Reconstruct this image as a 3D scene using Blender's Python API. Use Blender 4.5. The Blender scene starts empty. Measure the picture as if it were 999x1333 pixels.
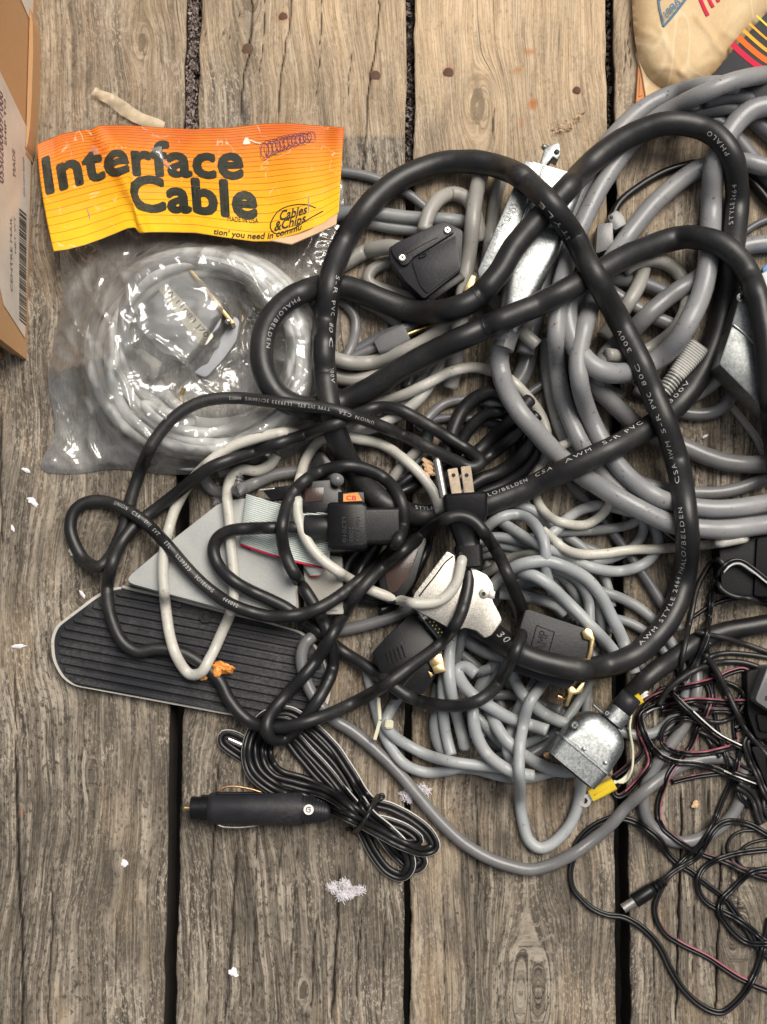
import bpy, bmesh, math, random
import numpy as np
from mathutils import Vector, Matrix
random.seed(7); rng = np.random.default_rng(7)
SC = bpy.context.scene
COL = SC.collection
R = math.radians

# ------------------------------------------------------------------ camera, sky, sun, exposure
PXM = 0.0005                       # one photograph pixel on the deck is about half a millimetre
DIST = 0.75; TILT = R(6.2); HALF = 0.5*1333*PXM
cam_d = bpy.data.cameras.new('camera'); cam = bpy.data.objects.new('camera', cam_d); COL.objects.link(cam)
cam.location = (0, -DIST*math.sin(TILT), DIST*math.cos(TILT)); cam.rotation_euler = (TILT, 0, 0)
cam_d.sensor_fit = 'VERTICAL'; cam_d.angle = 2*math.atan(HALF/DIST); cam_d.clip_start = 0.02; cam_d.clip_end = 50
SC.camera = cam
world = bpy.data.worlds.new('World'); SC.world = world; world.use_nodes = True
wn = world.node_tree.nodes; wl = world.node_tree.links; wn.clear()
SUN_EL, SUN_AZ = R(57), R(38)     # azimuth measured from the top of the picture, clockwise
sky = wn.new('ShaderNodeTexSky'); sky.sky_type = 'NISHITA'; sky.sun_disc = False
sky.sun_elevation = SUN_EL; sky.sun_rotation = SUN_AZ; sky.air_density = 1.0; sky.dust_density = 6.0; sky.ozone_density = 0.6
hsv = wn.new('ShaderNodeHueSaturation'); hsv.inputs['Saturation'].default_value = 0.22
bg = wn.new('ShaderNodeBackground'); bg.inputs['Strength'].default_value = 0.070
wo = wn.new('ShaderNodeOutputWorld')
wl.new(sky.outputs[0], hsv.inputs['Color']); wl.new(hsv.outputs[0], bg.inputs[0]); wl.new(bg.outputs[0], wo.inputs[0])
sun_d = bpy.data.lights.new('sun', 'SUN'); sun_d.energy = 2.7; sun_d.angle = R(38); sun_d.color = (1.0, 0.92, 0.81)
sun = bpy.data.objects.new('sun', sun_d); COL.objects.link(sun); sun.location = (0.5, 1, 2)
sd = Vector((math.sin(SUN_AZ)*math.cos(SUN_EL), math.cos(SUN_AZ)*math.cos(SUN_EL), math.sin(SUN_EL)))
sun.rotation_euler = sd.to_track_quat('Z', 'Y').to_euler()
SC.view_settings.view_transform = 'Standard'; SC.view_settings.look = 'None'
SC.view_settings.exposure = 0.27; SC.view_settings.gamma = 1.0; SC.view_settings.use_curve_mapping = False
SC.cycles.max_bounces = 8; SC.cycles.transparent_max_bounces = 16

# ------------------------------------------------------------------ points in the place
CT, ST = math.cos(TILT), math.sin(TILT)
KPX = HALF/DIST/666.5
def P(px, py, z=0.0):              # z in pixel units (half millimetres) above the deck
    px = np.asarray(px, float); py = np.asarray(py, float); z = np.asarray(z, float)*PXM
    dx = (px-499.5)*KPX; dy = -(py-666.5)*KPX
    wy = dy*CT + ST; wz = dy*ST - CT
    t = (z - cam.location.z)/wz
    return np.stack([dx*t, cam.location.y + wy*t, z + 0*t], -1)
def PV(px, py, z=0.0): return Vector([float(q) for q in P(px, py, z)])
def pxsize(p):                     # metres per pixel at a point
    p = np.asarray(p); d = p - np.array(cam.location)
    depth = d[..., 1]*ST - d[..., 2]*CT
    return KPX*depth

# ------------------------------------------------------------------ materials
class NT:
    def __init__(s, name):
        s.m = bpy.data.materials.new(name); s.m.use_nodes = True; s.t = s.m.node_tree; s.t.nodes.clear()
        s.out = s.n('ShaderNodeOutputMaterial'); s.c = {}
    def n(s, typ, **kw):
        nd = s.t.nodes.new(typ)
        for k, v in kw.items(): setattr(nd, k, v)
        return nd
    def put(s, sock, v):
        if hasattr(v, 'is_output') or isinstance(v, bpy.types.NodeSocket): s.t.links.new(v, sock)
        elif isinstance(v, tuple) and len(v) == 3 and sock.type == 'RGBA': sock.default_value = (*v, 1)
        else: sock.default_value = v
    def obj(s):
        if 'o' not in s.c: s.c['o'] = s.n('ShaderNodeTexCoord').outputs['Object']
        return s.c['o']
    def mapping(s, vec, scale=(1,1,1), loc=(0,0,0), rot=(0,0,0)):
        m = s.n('ShaderNodeMapping'); s.put(m.inputs['Vector'], vec); m.inputs['Scale'].default_value = scale
        m.inputs['Location'].default_value = loc; m.inputs['Rotation'].default_value = rot
        return m.outputs[0]
    def noise(s, vec, scale, detail=4, rough=.55, dist=0):
        n = s.n('ShaderNodeTexNoise'); s.put(n.inputs['Vector'], vec); n.inputs['Scale'].default_value = scale
        n.inputs['Detail'].default_value = detail; n.inputs['Roughness'].default_value = rough; n.inputs['Distortion'].default_value = dist
        return n.outputs['Fac']
    def voro(s, vec, scale, out='Distance', feature='F1'):
        n = s.n('ShaderNodeTexVoronoi', feature=feature); s.put(n.inputs['Vector'], vec); n.inputs['Scale'].default_value = scale
        return n.outputs[out]
    def ramp(s, fac, stops):
        r = s.n('ShaderNodeValToRGB'); s.put(r.inputs[0], fac); e = r.color_ramp.elements
        while len(e) < len(stops): e.new(0.5)
        for el, (p, c) in zip(e, stops):
            el.position = p; el.color = (c, c, c, 1) if not isinstance(c, tuple) else (*c, 1)
        return r.outputs[0]
    def mix(s, fac, a, b, mode='MIX'):
        m = s.n('ShaderNodeMix', data_type='RGBA', blend_type=mode)
        s.put(m.inputs[0], fac); s.put(m.inputs[6], a); s.put(m.inputs[7], b); return m.outputs[2]
    def math(s, op, a, b=0.0, c=0.0):
        m = s.n('ShaderNodeMath', operation=op); s.put(m.inputs[0], a); s.put(m.inputs[1], b); s.put(m.inputs[2], c); return m.outputs[0]
    def attr(s, name, out='Fac'):
        a = s.n('ShaderNodeAttribute', attribute_name=name); return a.outputs[out]
    def bump(s, h, strength=.3, dist=.001):
        b = s.n('ShaderNodeBump'); s.put(b.inputs['Height'], h); b.inputs['Strength'].default_value = strength; b.inputs['Distance'].default_value = dist
        return b.outputs[0]
    def pbr(s, col, rough=.5, metal=0., normal=None, spec=.5, **kw):
        p = s.n('ShaderNodeBsdfPrincipled'); s.put(p.inputs['Base Color'], col); s.put(p.inputs['Roughness'], rough); s.put(p.inputs['Metallic'], metal)
        p.inputs['Specular IOR Level'].default_value = spec
        if normal is not None: s.put(p.inputs['Normal'], normal)
        for k, v in kw.items(): s.put(p.inputs[k], v)
        s.t.links.new(p.outputs[0], s.out.inputs[0]); return s.m

def plastic(name, col, dust=(.30, .27, .23), dustamt=.25, rough=(.3, .5), bump=.15, spots=0.0, scale=90, spec=.5):
    s = NT(name); v = s.obj()
    n1 = s.noise(v, scale*.35, 4); n2 = s.noise(v, scale*6, 5, .65)
    var = s.ramp(n1, [(.3, .82), (.7, 1.12)])
    c = s.mix(1.0, col, var, 'MULTIPLY')
    d = s.math('MULTIPLY', s.ramp(n1, [(.42, 0.), (.72, 1.)]), s.ramp(n2, [(.38, 0.), (.66, 1.)]))
    c = s.mix(s.math('MULTIPLY', d, dustamt), c, dust)
    if spots:
        sp = s.ramp(s.noise(v, scale*3.2, 3, .6), [(.64, 0.), (.70, 1.)])
        c = s.mix(s.math('MULTIPLY', sp, spots), c, (.07, .045, .03))
    r = s.n('ShaderNodeMapRange'); s.put(r.inputs[0], n1); r.inputs[1].default_value = .3; r.inputs[2].default_value = .7
    r.inputs[3].default_value = rough[0]; r.inputs[4].default_value = rough[1]
    return s.pbr(c, r.outputs[0], 0, s.bump(s.noise(v, scale*8, 4), bump, .0006), spec)

def metal(name, col, rough=.35, grain=1500, amt=.25, dark=.5):
    s = NT(name); v = s.obj()
    sp = s.voro(v, grain*.6, 'Color'); n = s.noise(v, grain, 3, .7); n1 = s.noise(v, 55, 4)
    g = s.math('ADD', s.math('MULTIPLY', sp, .5), s.math('MULTIPLY', n, .5))
    c = s.mix(s.ramp(g, [(.3, 0.), (.7, 1.)]), tuple(x*(1-amt) for x in col), tuple(min(1, x*(1+amt*.6)) for x in col))
    c = s.mix(s.ramp(n1, [(.52, 0.), (.75, dark)]), c, tuple(x*.45 for x in col))
    return s.pbr(c, s.math('ADD', rough-.1, s.math('MULTIPLY', n1, .25)), 1.0, s.bump(n, .12, .0004))

M = {}
M['rubber'] = plastic('black_rubber', (.012, .012, .013), (.11, .10, .085), .26, (.36, .50), .10, spec=.5)
M['adapter'] = plastic('matt_black_plastic', (.006, .006, .007), (.08, .07, .06), .10, (.5, .65), .2, spec=.2)
M['black'] = plastic('black_plastic', (.006, .006, .007), (.10, .09, .08), .10, (.26, .38), .12, spec=.26)
M['gloss'] = plastic('glossy_black', (.007, .007, .008), (.10, .09, .08), .2, (.26, .40), .08, spec=.42)
M['char'] = plastic('charcoal_plastic', (.017, .017, .021), (.13, .12, .11), .2, (.34, .5), .22, spec=.3)
M['gthick'] = plastic('thick_grey_vinyl', (.245, .249, .260), (.30, .26, .21), .55, (.22, .42), .16, .7)
M['gwarm'] = plastic('warm_grey_vinyl', (.31, .30, .275), (.34, .30, .24), .5, (.28, .46), .16, .45)
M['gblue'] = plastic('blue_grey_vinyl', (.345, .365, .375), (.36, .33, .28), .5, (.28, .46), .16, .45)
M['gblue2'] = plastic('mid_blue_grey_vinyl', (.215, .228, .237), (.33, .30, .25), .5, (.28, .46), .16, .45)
M['coilgrey'] = plastic('pale_coil_vinyl', (.62, .63, .63), (.5, .38, .34), .15, (.3, .4), .08)
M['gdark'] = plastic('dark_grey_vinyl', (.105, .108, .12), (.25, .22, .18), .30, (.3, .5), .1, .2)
M['gmid'] = plastic('mid_grey_vinyl', (.155, .155, .16), (.3, .27, .22), .30, (.20, .36), .1, .2)
M['glight'] = plastic('light_grey_vinyl', (.42, .415, .39), (.36, .30, .22), .5, (.28, .46), .16, .45)
M['white'] = plastic('off_white_vinyl', (.56, .545, .49), (.34, .25, .15), .5, (.28, .46), .16, .45)
M['print'] = plastic('white_ink', (.46, .46, .44), (.12, .12, .12), .6, (.5, .6), .05)
M['pink'] = plastic('pink_stripe', (.30, .075, .105), (.2, .1, .1), .3, (.35, .5), .05)
M['stripe'] = plastic('white_stripe', (.72, .71, .68), (.4, .36, .3), .2, (.3, .5), .05)
M['casegrey'] = plastic('pedal_grey', (.40, .41, .40), (.25, .22, .16), .30, (.4, .55), .3)
M['beige'] = plastic('beige_plastic', (.44, .42, .37), (.25, .22, .16), .3, (.4, .55), .2)
M['pad'] = plastic('pad_rubber', (.021, .0215, .026), (.14, .13, .12), .5, (.40, .55), .3, spec=.32)
M['bagconn'] = plastic('slate_grey_plastic', (.30, .31, .335), (.4, .4, .4), .2, (.4, .5), .2)
M['gal'] = metal('galvanised_steel', (.40, .42, .42), .40, 1500, .36, .55)
M['steel'] = metal('dull_zinc_steel', (.27, .285, .285), .46, 1300, .26, .6)
M['die'] = metal('die_cast_silver', (.50, .475, .43), .42, 6000, .55, .12)
M['gold'] = metal('gold_plate', (.64, .48, .24), .28, 900, .2, .5)
M['copper'] = metal('copper_strand', (.75, .45, .25), .35, 900, .3, .4)
M['chrome'] = metal('nickel', (.74, .71, .66), .26, 500, .08, .2)
M['rust'] = plastic('rusty_nail', (.15, .085, .055), (.3, .2, .14), .5, (.7, .85), .6)
M['orange'] = plastic('orange_tape', (.80, .30, .05), (.9, .6, .3), .4, (.35, .5), .3)
M['tan'] = plastic('tan_paper', (.70, .46, .27), (.8, .6, .4), .4, (.6, .8), .3)
M['yellow'] = plastic('yellow_vinyl', (.78, .58, .03), (.5, .4, .1), .2, (.5, .6), .1, spec=.3)
M['red'] = plastic('red_print', (.62, .03, .07), (.5, .1, .1), .2, (.75, .85), .05, spec=.15)
M['blue'] = plastic('blue_print', (.06, .15, .24), (.2, .25, .3), .4, (.6, .7), .05)
M['bluep'] = plastic('blue_plastic', (.03, .22, .52), (.2, .2, .3), .2, (.3, .5), .05)
M['amber'] = plastic('amber_print', (.85, .42, .05), (.5, .3, .1), .2, (.75, .85), .05, spec=.15)
M['ink'] = plastic('dark_ink', (.026, .028, .020), (.30, .26, .16), .18, (.45, .55), .05, spec=.25)
M['purple'] = plastic('pen_ink', (.09, .03, .09), (.2, .1, .2), .3, (.5, .6), .05)
M['paper'] = plastic('label_paper', (.62, .54, .46), (.45, .34, .26), .35, (.7, .85), .2)
M['label'] = plastic('cream_label', (.72, .68, .56), (.5, .45, .35), .3, (.6, .75), .2)
M['fluff'] = plastic('white_lint', (.86, .82, .86), (.9, .9, .9), .2, (.9, 1.), .5)
M['chip'] = plastic('wood_chip', (.62, .42, .26), (.4, .3, .2), .5, (.8, .9), .5)
M['ribbon'] = plastic('ribbon_cable', (.62, .68, .65), (.5, .5, .45), .2, (.35, .5), .1)
M['pinfill'] = plastic('brown_plastic', (.06, .035, .028), (.1, .08, .07), .3, (.15, .3), .1)
M['tie'] = plastic('nylon_tie', (.62, .60, .44), (.5, .45, .3), .2, (.35, .5), .1)
def cardboard():
    s = NT('cardboard'); v = s.obj()
    n = s.noise(v, 900, 5, .65); n1 = s.noise(v, 12, 4); fl = s.noise(s.mapping(v, (1, 1, 9)), 260, 3)
    c = s.mix(s.ramp(n, [(.3, 0.), (.72, 1.)]), (.43, .235, .105), (.52, .30, .14))
    c = s.mix(s.ramp(n1, [(.35, .0), (.75, .35)]), c, (.36, .20, .095))
    return s.pbr(c, .8, 0, s.bump(s.math('ADD', n, fl), .25, .0008))
M['card'] = cardboard()
def kraft():
    s = NT('kraft_paper'); v = s.obj()
    n = s.noise(v, 700, 5, .65); n1 = s.noise(v, 28, 5, .6, .4)
    cr = s.math('ABSOLUTE', s.math('SUBTRACT', s.noise(s.mapping(v, (1.5, .55, .6), (0, 0, 0), (0, 0, .7)), 16, 2, .4, .5), .5))
    c = s.mix(s.ramp(n1, [(.36, 0.), (.66, 1.)]), (.70, .53, .31), (.58, .385, .195))
    c = s.mix(s.math('MULTIPLY', s.ramp(n, [(.35, 0.), (.7, 1.)]), .35), c, (.50, .34, .18))
    c = s.mix(s.ramp(cr, [(.0, .55), (.012, 0.)]), c, (.78, .64, .43))
    h = s.math('ADD', s.math('MULTIPLY', s.ramp(cr, [(0., 1.), (.05, 0.)]), .9), s.math('MULTIPLY', n1, 1.6))
    return s.pbr(c, .75, 0, s.bump(h, .25, .001))
M['kraft'] = kraft()
def film():
    s = NT('clear_film'); v = s.obj()
    n = s.noise(v, 30, 3, .5, .9); n2 = s.noise(v, 90, 2, .5, .6)
    b = s.bump(s.math('ADD', s.math('MULTIPLY', n, 1.), s.math('MULTIPLY', n2, .10)), .75, .006)
    tr = s.n('ShaderNodeBsdfTransparent'); tr.inputs[0].default_value = (.95, .95, .94, 1)
    gl = s.n('ShaderNodeBsdfGlossy'); gl.inputs['Roughness'].default_value = .11; s.put(gl.inputs['Normal'], b); gl.inputs[0].default_value = (1, 1, 1, 1)
    df = s.n('ShaderNodeBsdfDiffuse'); df.inputs[0].default_value = (.84, .82, .78, 1)
    fr = s.n('ShaderNodeFresnel'); fr.inputs['IOR'].default_value = 1.62; s.put(fr.inputs['Normal'], b)
    haze = s.math('MULTIPLY', s.ramp(s.noise(v, 38, 5, .6, .8), [(.30, .4), (.70, 1.)]), .22)
    m1 = s.n('ShaderNodeMixShader'); s.put(m1.inputs[0], haze); s.t.links.new(tr.outputs[0], m1.inputs[1]); s.t.links.new(df.outputs[0], m1.inputs[2])
    m2 = s.n('ShaderNodeMixShader'); s.put(m2.inputs[0], s.math('MULTIPLY', fr.outputs[0], 1.7)); s.t.links.new(m1.outputs[0], m2.inputs[1]); s.t.links.new(gl.outputs[0], m2.inputs[2])
    s.t.links.new(m2.outputs[0], s.out.inputs[0]); return s.m
M['film'] = film()
def header_print():
    s = NT('striped_print'); uv = s.n('ShaderNodeUVMap'); sep = s.n('ShaderNodeSeparateXYZ'); s.put(sep.inputs[0], uv.outputs[0])
    u, vv = sep.outputs[0], sep.outputs[1]
    o = s.obj(); n1 = s.noise(o, 60, 4)
    base = s.ramp(vv, [(0.0, (.72, .135, .02)), (.18, (.78, .18, .018)), (.45, (.84, .31, .012)), (.75, (.85, .43, .012)), (1., (.86, .49, .015))])
    base = s.mix(s.ramp(n1, [(.40, 0.), (.75, .45)]), base, (.80, .30, .02))
    nn = s.math('MULTIPLY', s.math('LOGARITHM', s.math('MULTIPLY_ADD', vv, 3.9, 1.0), math.e), 13.8)
    fr = s.math('FRACT', nn)
    duty = s.math('DIVIDE', .34, s.math('MULTIPLY_ADD', vv, 3.9, 1.0))
    ln = s.math('LESS_THAN', fr, duty)
    c = s.mix(s.math('MULTIPLY', ln, .75), base, (.20, .075, .015))
    # creases worn through the ink
    w = s.noise(s.mapping(o, (1, 1, 1)), 34, 3, .5, .6)
    cr = s.ramp(s.math('ABSOLUTE', s.math('SUBTRACT', w, .5)), [(0.0, 1.), (.006, 0.)])
    c = s.mix(s.math('MULTIPLY', cr, s.ramp(s.noise(o, 90, 3), [(.5, 0.), (.62, .7)])), c, (.85, .70, .52))
    return s.pbr(c, .5, 0, s.bump(s.noise(o, 60, 4, .5, .6), .15, .0015), .22)
M['header'] = header_print()

def wood():
    s = NT('weathered_board'); g = s.attr('grain', 'Vector'); o = s.obj()
    ring_seed = g
    fib = s.noise(s.mapping(g, (1, .030, 1)), 1000, 4, .65)       # long fine fibres
    fib2 = s.noise(s.mapping(g, (1, .035, 1)), 300, 5, .62)       # growth ring bands
    fib3 = s.noise(s.mapping(g, (1, .08, 1)), 95, 4, .6)          # broad streaks
    spk = s.noise(s.mapping(g, (1, .40, 1)), 760, 6, .74)        # weather speckle
    spk2 = s.noise(s.mapping(g, (1, .55, 1)), 420, 5, .7)
    blo = s.noise(o, 16, 5, .6)
    tan_mix = s.attr('tan_mix', 'Fac')                                  # 1 tan wood, 0 grey wood
    rid = s.noise(s.mapping(g, (1, .016, 1)), 210, 3, .55)        # pale raised summer wood
    brk = s.noise(s.mapping(g, (1, .22, 1)), 150, 4, .65)
    grey = s.ramp(fib2, [(.32, (.034, .028, .022)), (.46, (.092, .076, .060)), (.60, (.195, .163, .128))])
    pale = s.math('MULTIPLY', s.ramp(rid, [(.515, 0.), (.56, 1.), (.68, .4)]), s.ramp(brk, [(.42, .0), (.54, 1.)]))
    grey = s.mix(s.math('MULTIPLY', pale, .85), grey, (.45, .39, .31))
    patch = s.noise(s.mapping(o, (1, .45, 1)), 19, 4, .6)
    grey = s.mix(s.math('MULTIPLY', s.ramp(spk, [(.515, 0.), (.585, 1.)]), s.ramp(patch, [(.38, .10), (.60, .95)])), grey, (.44, .38, .305))
    grey = s.mix(s.math('MULTIPLY', s.ramp(spk2, [(.38, 1.), (.48, 0.)]), s.ramp(patch, [(.42, .9), (.62, .2)])), grey, (.026, .023, .018))
    grey = s.mix(s.ramp(blo, [(.44, 0.), (.62, .62)]), grey, (.066, .056, .042))
    tan = s.ramp(fib2, [(.28, (.40, .28, .165)), (.48, (.62, .455, .285)), (.68, (.74, .57, .38))])
    tan = s.mix(s.ramp(fib, [(.40, .6), (.56, 0.)]), tan, (.30, .215, .14))
    tan = s.mix(s.ramp(blo, [(.46, 0.), (.76, .45)]), tan, (.42, .32, .215))
    tan = s.mix(s.ramp(spk, [(.66, 0.), (.80, .5)]), tan, (.24, .175, .115))
    tan = s.mix(s.ramp(spk2, [(.34, .5), (.44, 0.)]), tan, (.24, .175, .115))
    tan = s.mix(s.ramp(spk, [(.48, 0.), (.60, .22)]), tan, (.78, .60, .41))
    c = s.mix(tan_mix, grey, tan)
    c = s.mix(s.math('MULTIPLY', s.ramp(fib3, [(.30, .6), (.46, 0.)]), s.math('MULTIPLY_ADD', tan_mix, -.72, 1.)), c, (.080, .064, .050))
    c = s.mix(s.math('MULTIPLY', s.ramp(fib, [(.52, 0.), (.64, 1.)]), .34), c, s.mix(tan_mix, (.37, .33, .265), (.72, .55, .37)))
    c = s.mix(s.math('MULTIPLY', s.ramp(s.noise(s.mapping(g, (1, .012, 1)), 700, 3, .6), [(.30, 1.), (.36, 0.)]), .75), c, (.045, .035, .028))
    c = s.mix(s.attr('crack', 'Fac'), c, (.022, .018, .016))
    c = s.mix(s.attr('stain', 'Fac'), c, (.42, .15, .045))
    h = s.math('ADD', s.math('MULTIPLY_ADD', rid, 1.2, s.math('MULTIPLY', fib2, .9)), s.math('ADD', s.math('MULTIPLY', fib, .5), s.math('MULTIPLY', spk, .35)))
    return s.pbr(c, .82, 0, s.bump(h, .75, .0012), .3)
M['wood'] = wood()
def soil():
    s = NT('dark_soil'); v = s.obj(); n = s.noise(v, 40, 6, .65)
    return s.pbr(s.mix(n, (.02, .016, .012), (.07, .055, .04)), .95, 0, s.bump(n, .6, .01))
M['soil'] = soil()
M['joist'] = plastic('old_joist', (.10, .085, .065), (.2, .17, .13), .5, (.8, .95), .8, 0, 120)
M['debris'] = plastic('gap_debris', (.34, .27, .24), (.5, .45, .42), .6, (.85, .95), .6, .5, 300)

# ------------------------------------------------------------------ object helpers
def tag(o, label=None, cat=None, group=None, kind=None):
    if label: o['label'] = label
    if cat: o['category'] = cat
    if group: o['group'] = group
    if kind: o['kind'] = kind
    return o
def link(name, me, mats, parent=None, loc=None, smooth=True):
    if not isinstance(mats, (list, tuple)): mats = [mats]
    for m in mats: me.materials.append(m)
    if smooth:
        me.polygons.foreach_set('use_smooth', [True]*len(me.polygons))
    o = bpy.data.objects.new(name, me); COL.objects.link(o)
    if parent is not None: o.parent = parent
    if loc is not None: o.location = loc
    return o
def empty(name, loc, label, cat, group=None):
    e = bpy.data.objects.new(name, None); COL.objects.link(e); e.location = loc; e.empty_display_size = .01
    return tag(e, label, cat, group)
def mesh_np(name, verts, faces):
    me = bpy.data.meshes.new(name); me.from_pydata([tuple(v) for v in verts], [], [tuple(int(i) for i in f) for f in faces]); me.update(); return me
def from_bm(name, bm, mats, parent=None, loc=(0, 0, 0), smooth=False, auto=35):
    bmesh.ops.recalc_face_normals(bm, faces=bm.faces)
    if smooth:
        for f in bm.faces: f.smooth = True
        for e in bm.edges:
            e.smooth = not (len(e.link_faces) == 2 and e.calc_face_angle(0) > R(auto))
    bm.transform(Matrix.Translation(-Vector(loc)))
    me = bpy.data.meshes.new(name); bm.to_mesh(me); bm.free()
    o = link(name, me, mats, None, None, False)
    if parent is not None:
        o.parent = parent
        off = Vector(loc) - world_loc(parent); o.location = off
    else: o.location = loc
    return o
def world_loc(o):
    l = Vector(o.location)
    while o.parent: o = o.parent; l += Vector(o.location)
    return l
def prism_bm(poly, z0, z1, bevel=1.5, seg=2, taper=0.0):
    """poly: outline (photo coordinates of the top face); z0..z1 in half-millimetres; vertical walls"""
    bm = bmesh.new()
    top = [PV(x, y, z1) for x, y in poly]
    c = sum(top, Vector())/len(top)
    tv = [bm.verts.new(p) for p in top]
    bv = [bm.verts.new(Vector((c.x+(p.x-c.x)*(1+taper), c.y+(p.y-c.y)*(1+taper), z0*PXM))) for p in top]
    n = len(top); ft = bm.faces.new(tv); bm.faces.new(bv[::-1])
    for i in range(n): bm.faces.new((tv[i], bv[i], bv[(i+1) % n], tv[(i+1) % n]))
    if bevel:
        bmesh.ops.recalc_face_normals(bm, faces=bm.faces)
        ed = [e for e in bm.edges if any(v in tv for v in e.verts)]
        bmesh.ops.bevel(bm, geom=ed, offset=bevel*PXM, segments=seg, affect='EDGES', profile=.5, clamp_overlap=True)
    return bm
def prism(name, poly, z0, z1, mat, parent=None, bevel=1.5, seg=2, taper=0.0):
    bm = prism_bm(poly, z0, z1, bevel, seg, taper)
    c = sum((v.co for v in bm.verts), Vector())/len(bm.verts); c.z = z0*PXM
    return from_bm(name, bm, mat, parent, c, True)
def box_rot(cx, cy, w, h, ang):
    a = R(ang); ca, sa = math.cos(a), math.sin(a)
    return [(cx+x*ca-y*sa, cy+x*sa+y*ca) for x, y in ((-w/2, -h/2), (w/2, -h/2), (w/2, h/2), (-w/2, h/2))]
def rpoly(poly, r, n=4):
    """round the corners of an outline"""
    out = []; N = len(poly)
    for i in range(N):
        p0, p1, p2 = (np.array(poly[j % N], float) for j in (i-1, i, i+1))
        d0 = p0-p1; d2 = p2-p1; l0 = np.linalg.norm(d0); l2 = np.linalg.norm(d2); rr = min(r, l0*.45, l2*.45)
        a = p1+d0/l0*rr; b = p1+d2/l2*rr
        for k in range(n+1):
            t = k/n; out.append(tuple((1-t)**2*a+2*t*(1-t)*p1+t*t*b))
    return out
def lathe(name, prof, p0, p1, mat, parent=None, n=20, squash=1.0):
    """prof: (distance along in px, radius in px); axis from world point p0 towards p1"""
    p0 = Vector(p0); ax = (Vector(p1)-p0).normalized(); up = Vector((0, 0, 1)); sd = ax.cross(up)
    if sd.length < 1e-4: sd = Vector((1, 0, 0))
    sd.normalize(); up = sd.cross(ax).normalized()
    bm = bmesh.new(); rings = []
    for d, r in prof:
        rings.append([bm.verts.new(p0+ax*d*PXM+(sd*math.cos(2*math.pi*k/n)+up*math.sin(2*math.pi*k/n)*squash)*max(r, .02)*PXM) for k in range(n)])
    for a, b in zip(rings, rings[1:]):
        for k in range(n): bm.faces.new((a[k], a[(k+1) % n], b[(k+1) % n], b[k]))
    bm.faces.new(rings[0][::-1]); bm.faces.new(rings[-1])
    return from_bm(name, bm, mat, parent, p0, True, 40)
def catmull(pts, step):
    """smooth curve through points, resampled at a fixed step; extra columns ride along"""
    p = np.array(pts, float); q = np.vstack([2*p[0]-p[1], p, 2*p[-1]-p[-2]]); out = []
    for i in range(1, len(q)-2):
        p0, p1, p2, p3 = q[i-1:i+3]
        t1 = np.linalg.norm((p1-p0)[:2])**.5+1e-6; t2 = t1+np.linalg.norm((p2-p1)[:2])**.5+1e-6; t3 = t2+np.linalg.norm((p3-p2)[:2])**.5+1e-6
        m = max(4, int(np.linalg.norm((p2-p1)[:2])/1.5)); t = np.linspace(t1, t2, m, endpoint=False)[:, None]
        A1 = (t1-t)/t1*p0+t/t1*p1; A2 = (t2-t)/(t2-t1)*p1+(t-t1)/(t2-t1)*p2; A3 = (t3-t)/(t3-t2)*p2+(t-t2)/(t3-t2)*p3
        B1 = (t2-t)/t2*A1+t/t2*A2; B2 = (t3-t)/(t3-t1)*A2+(t-t1)/(t3-t1)*A3
        out.append((t2-t)/(t2-t1)*B1+(t-t1)/(t2-t1)*B2)
    out = np.vstack(out+[q[-2:-1]])
    d = np.r_[0, np.cumsum(np.linalg.norm(np.diff(out[:, :2], axis=0), axis=1))]
    n = max(4, int(d[-1]/step)); s = np.linspace(0, d[-1], n+1)
    return np.stack([np.interp(s, d, out[:, k]) for k in range(out.shape[1])], -1)
def frames(c):
    t = np.gradient(c, axis=0); t /= np.linalg.norm(t, axis=1)[:, None]+1e-12
    up = np.array([0, 0, 1.])-t*t[:, 2:3]; up /= np.linalg.norm(up, axis=1)[:, None]+1e-9
    side = np.cross(up, t)            # left of travel seen from above
    return t, up, side
def tube_arrays(c, rad, n, voff=0, phase=0):
    t, up, side = frames(c); a = np.linspace(0, 2*math.pi, n, endpoint=False)+phase
    rad = np.broadcast_to(rad, (len(c),))
    v = c[:, None]+rad[:, None, None]*(np.cos(a)[None, :, None]*up[:, None]+np.sin(a)[None, :, None]*side[:, None])
    m = len(c); i = np.arange(m-1)[:, None]*n; k = np.arange(n)[None]; k2 = (k+1) % n
    f = np.stack([i+k, i+n+k, i+n+k2, i+k2], -1).reshape(-1, 4)+voff
    caps = [list(range(voff, voff+n)), list(range(voff+(m-1)*n, voff+m*n))[::-1]]
    return v.reshape(-1, 3), f, caps
def tube(name, c, rad, mat, parent=None, n=10, loc=None):
    c = np.asarray(c, float); v, f, caps = tube_arrays(c, rad, n)
    base = np.array(loc if loc is not None else (world_loc(parent) if parent is not None else c[0]))
    me = mesh_np(name, v-base, list(f)+caps)
    o = link(name, me, mat, parent, None if parent is not None else base)
    if parent is not None: o.location = Vector(base)-world_loc(parent)
    return o
_tc = {}
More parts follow.
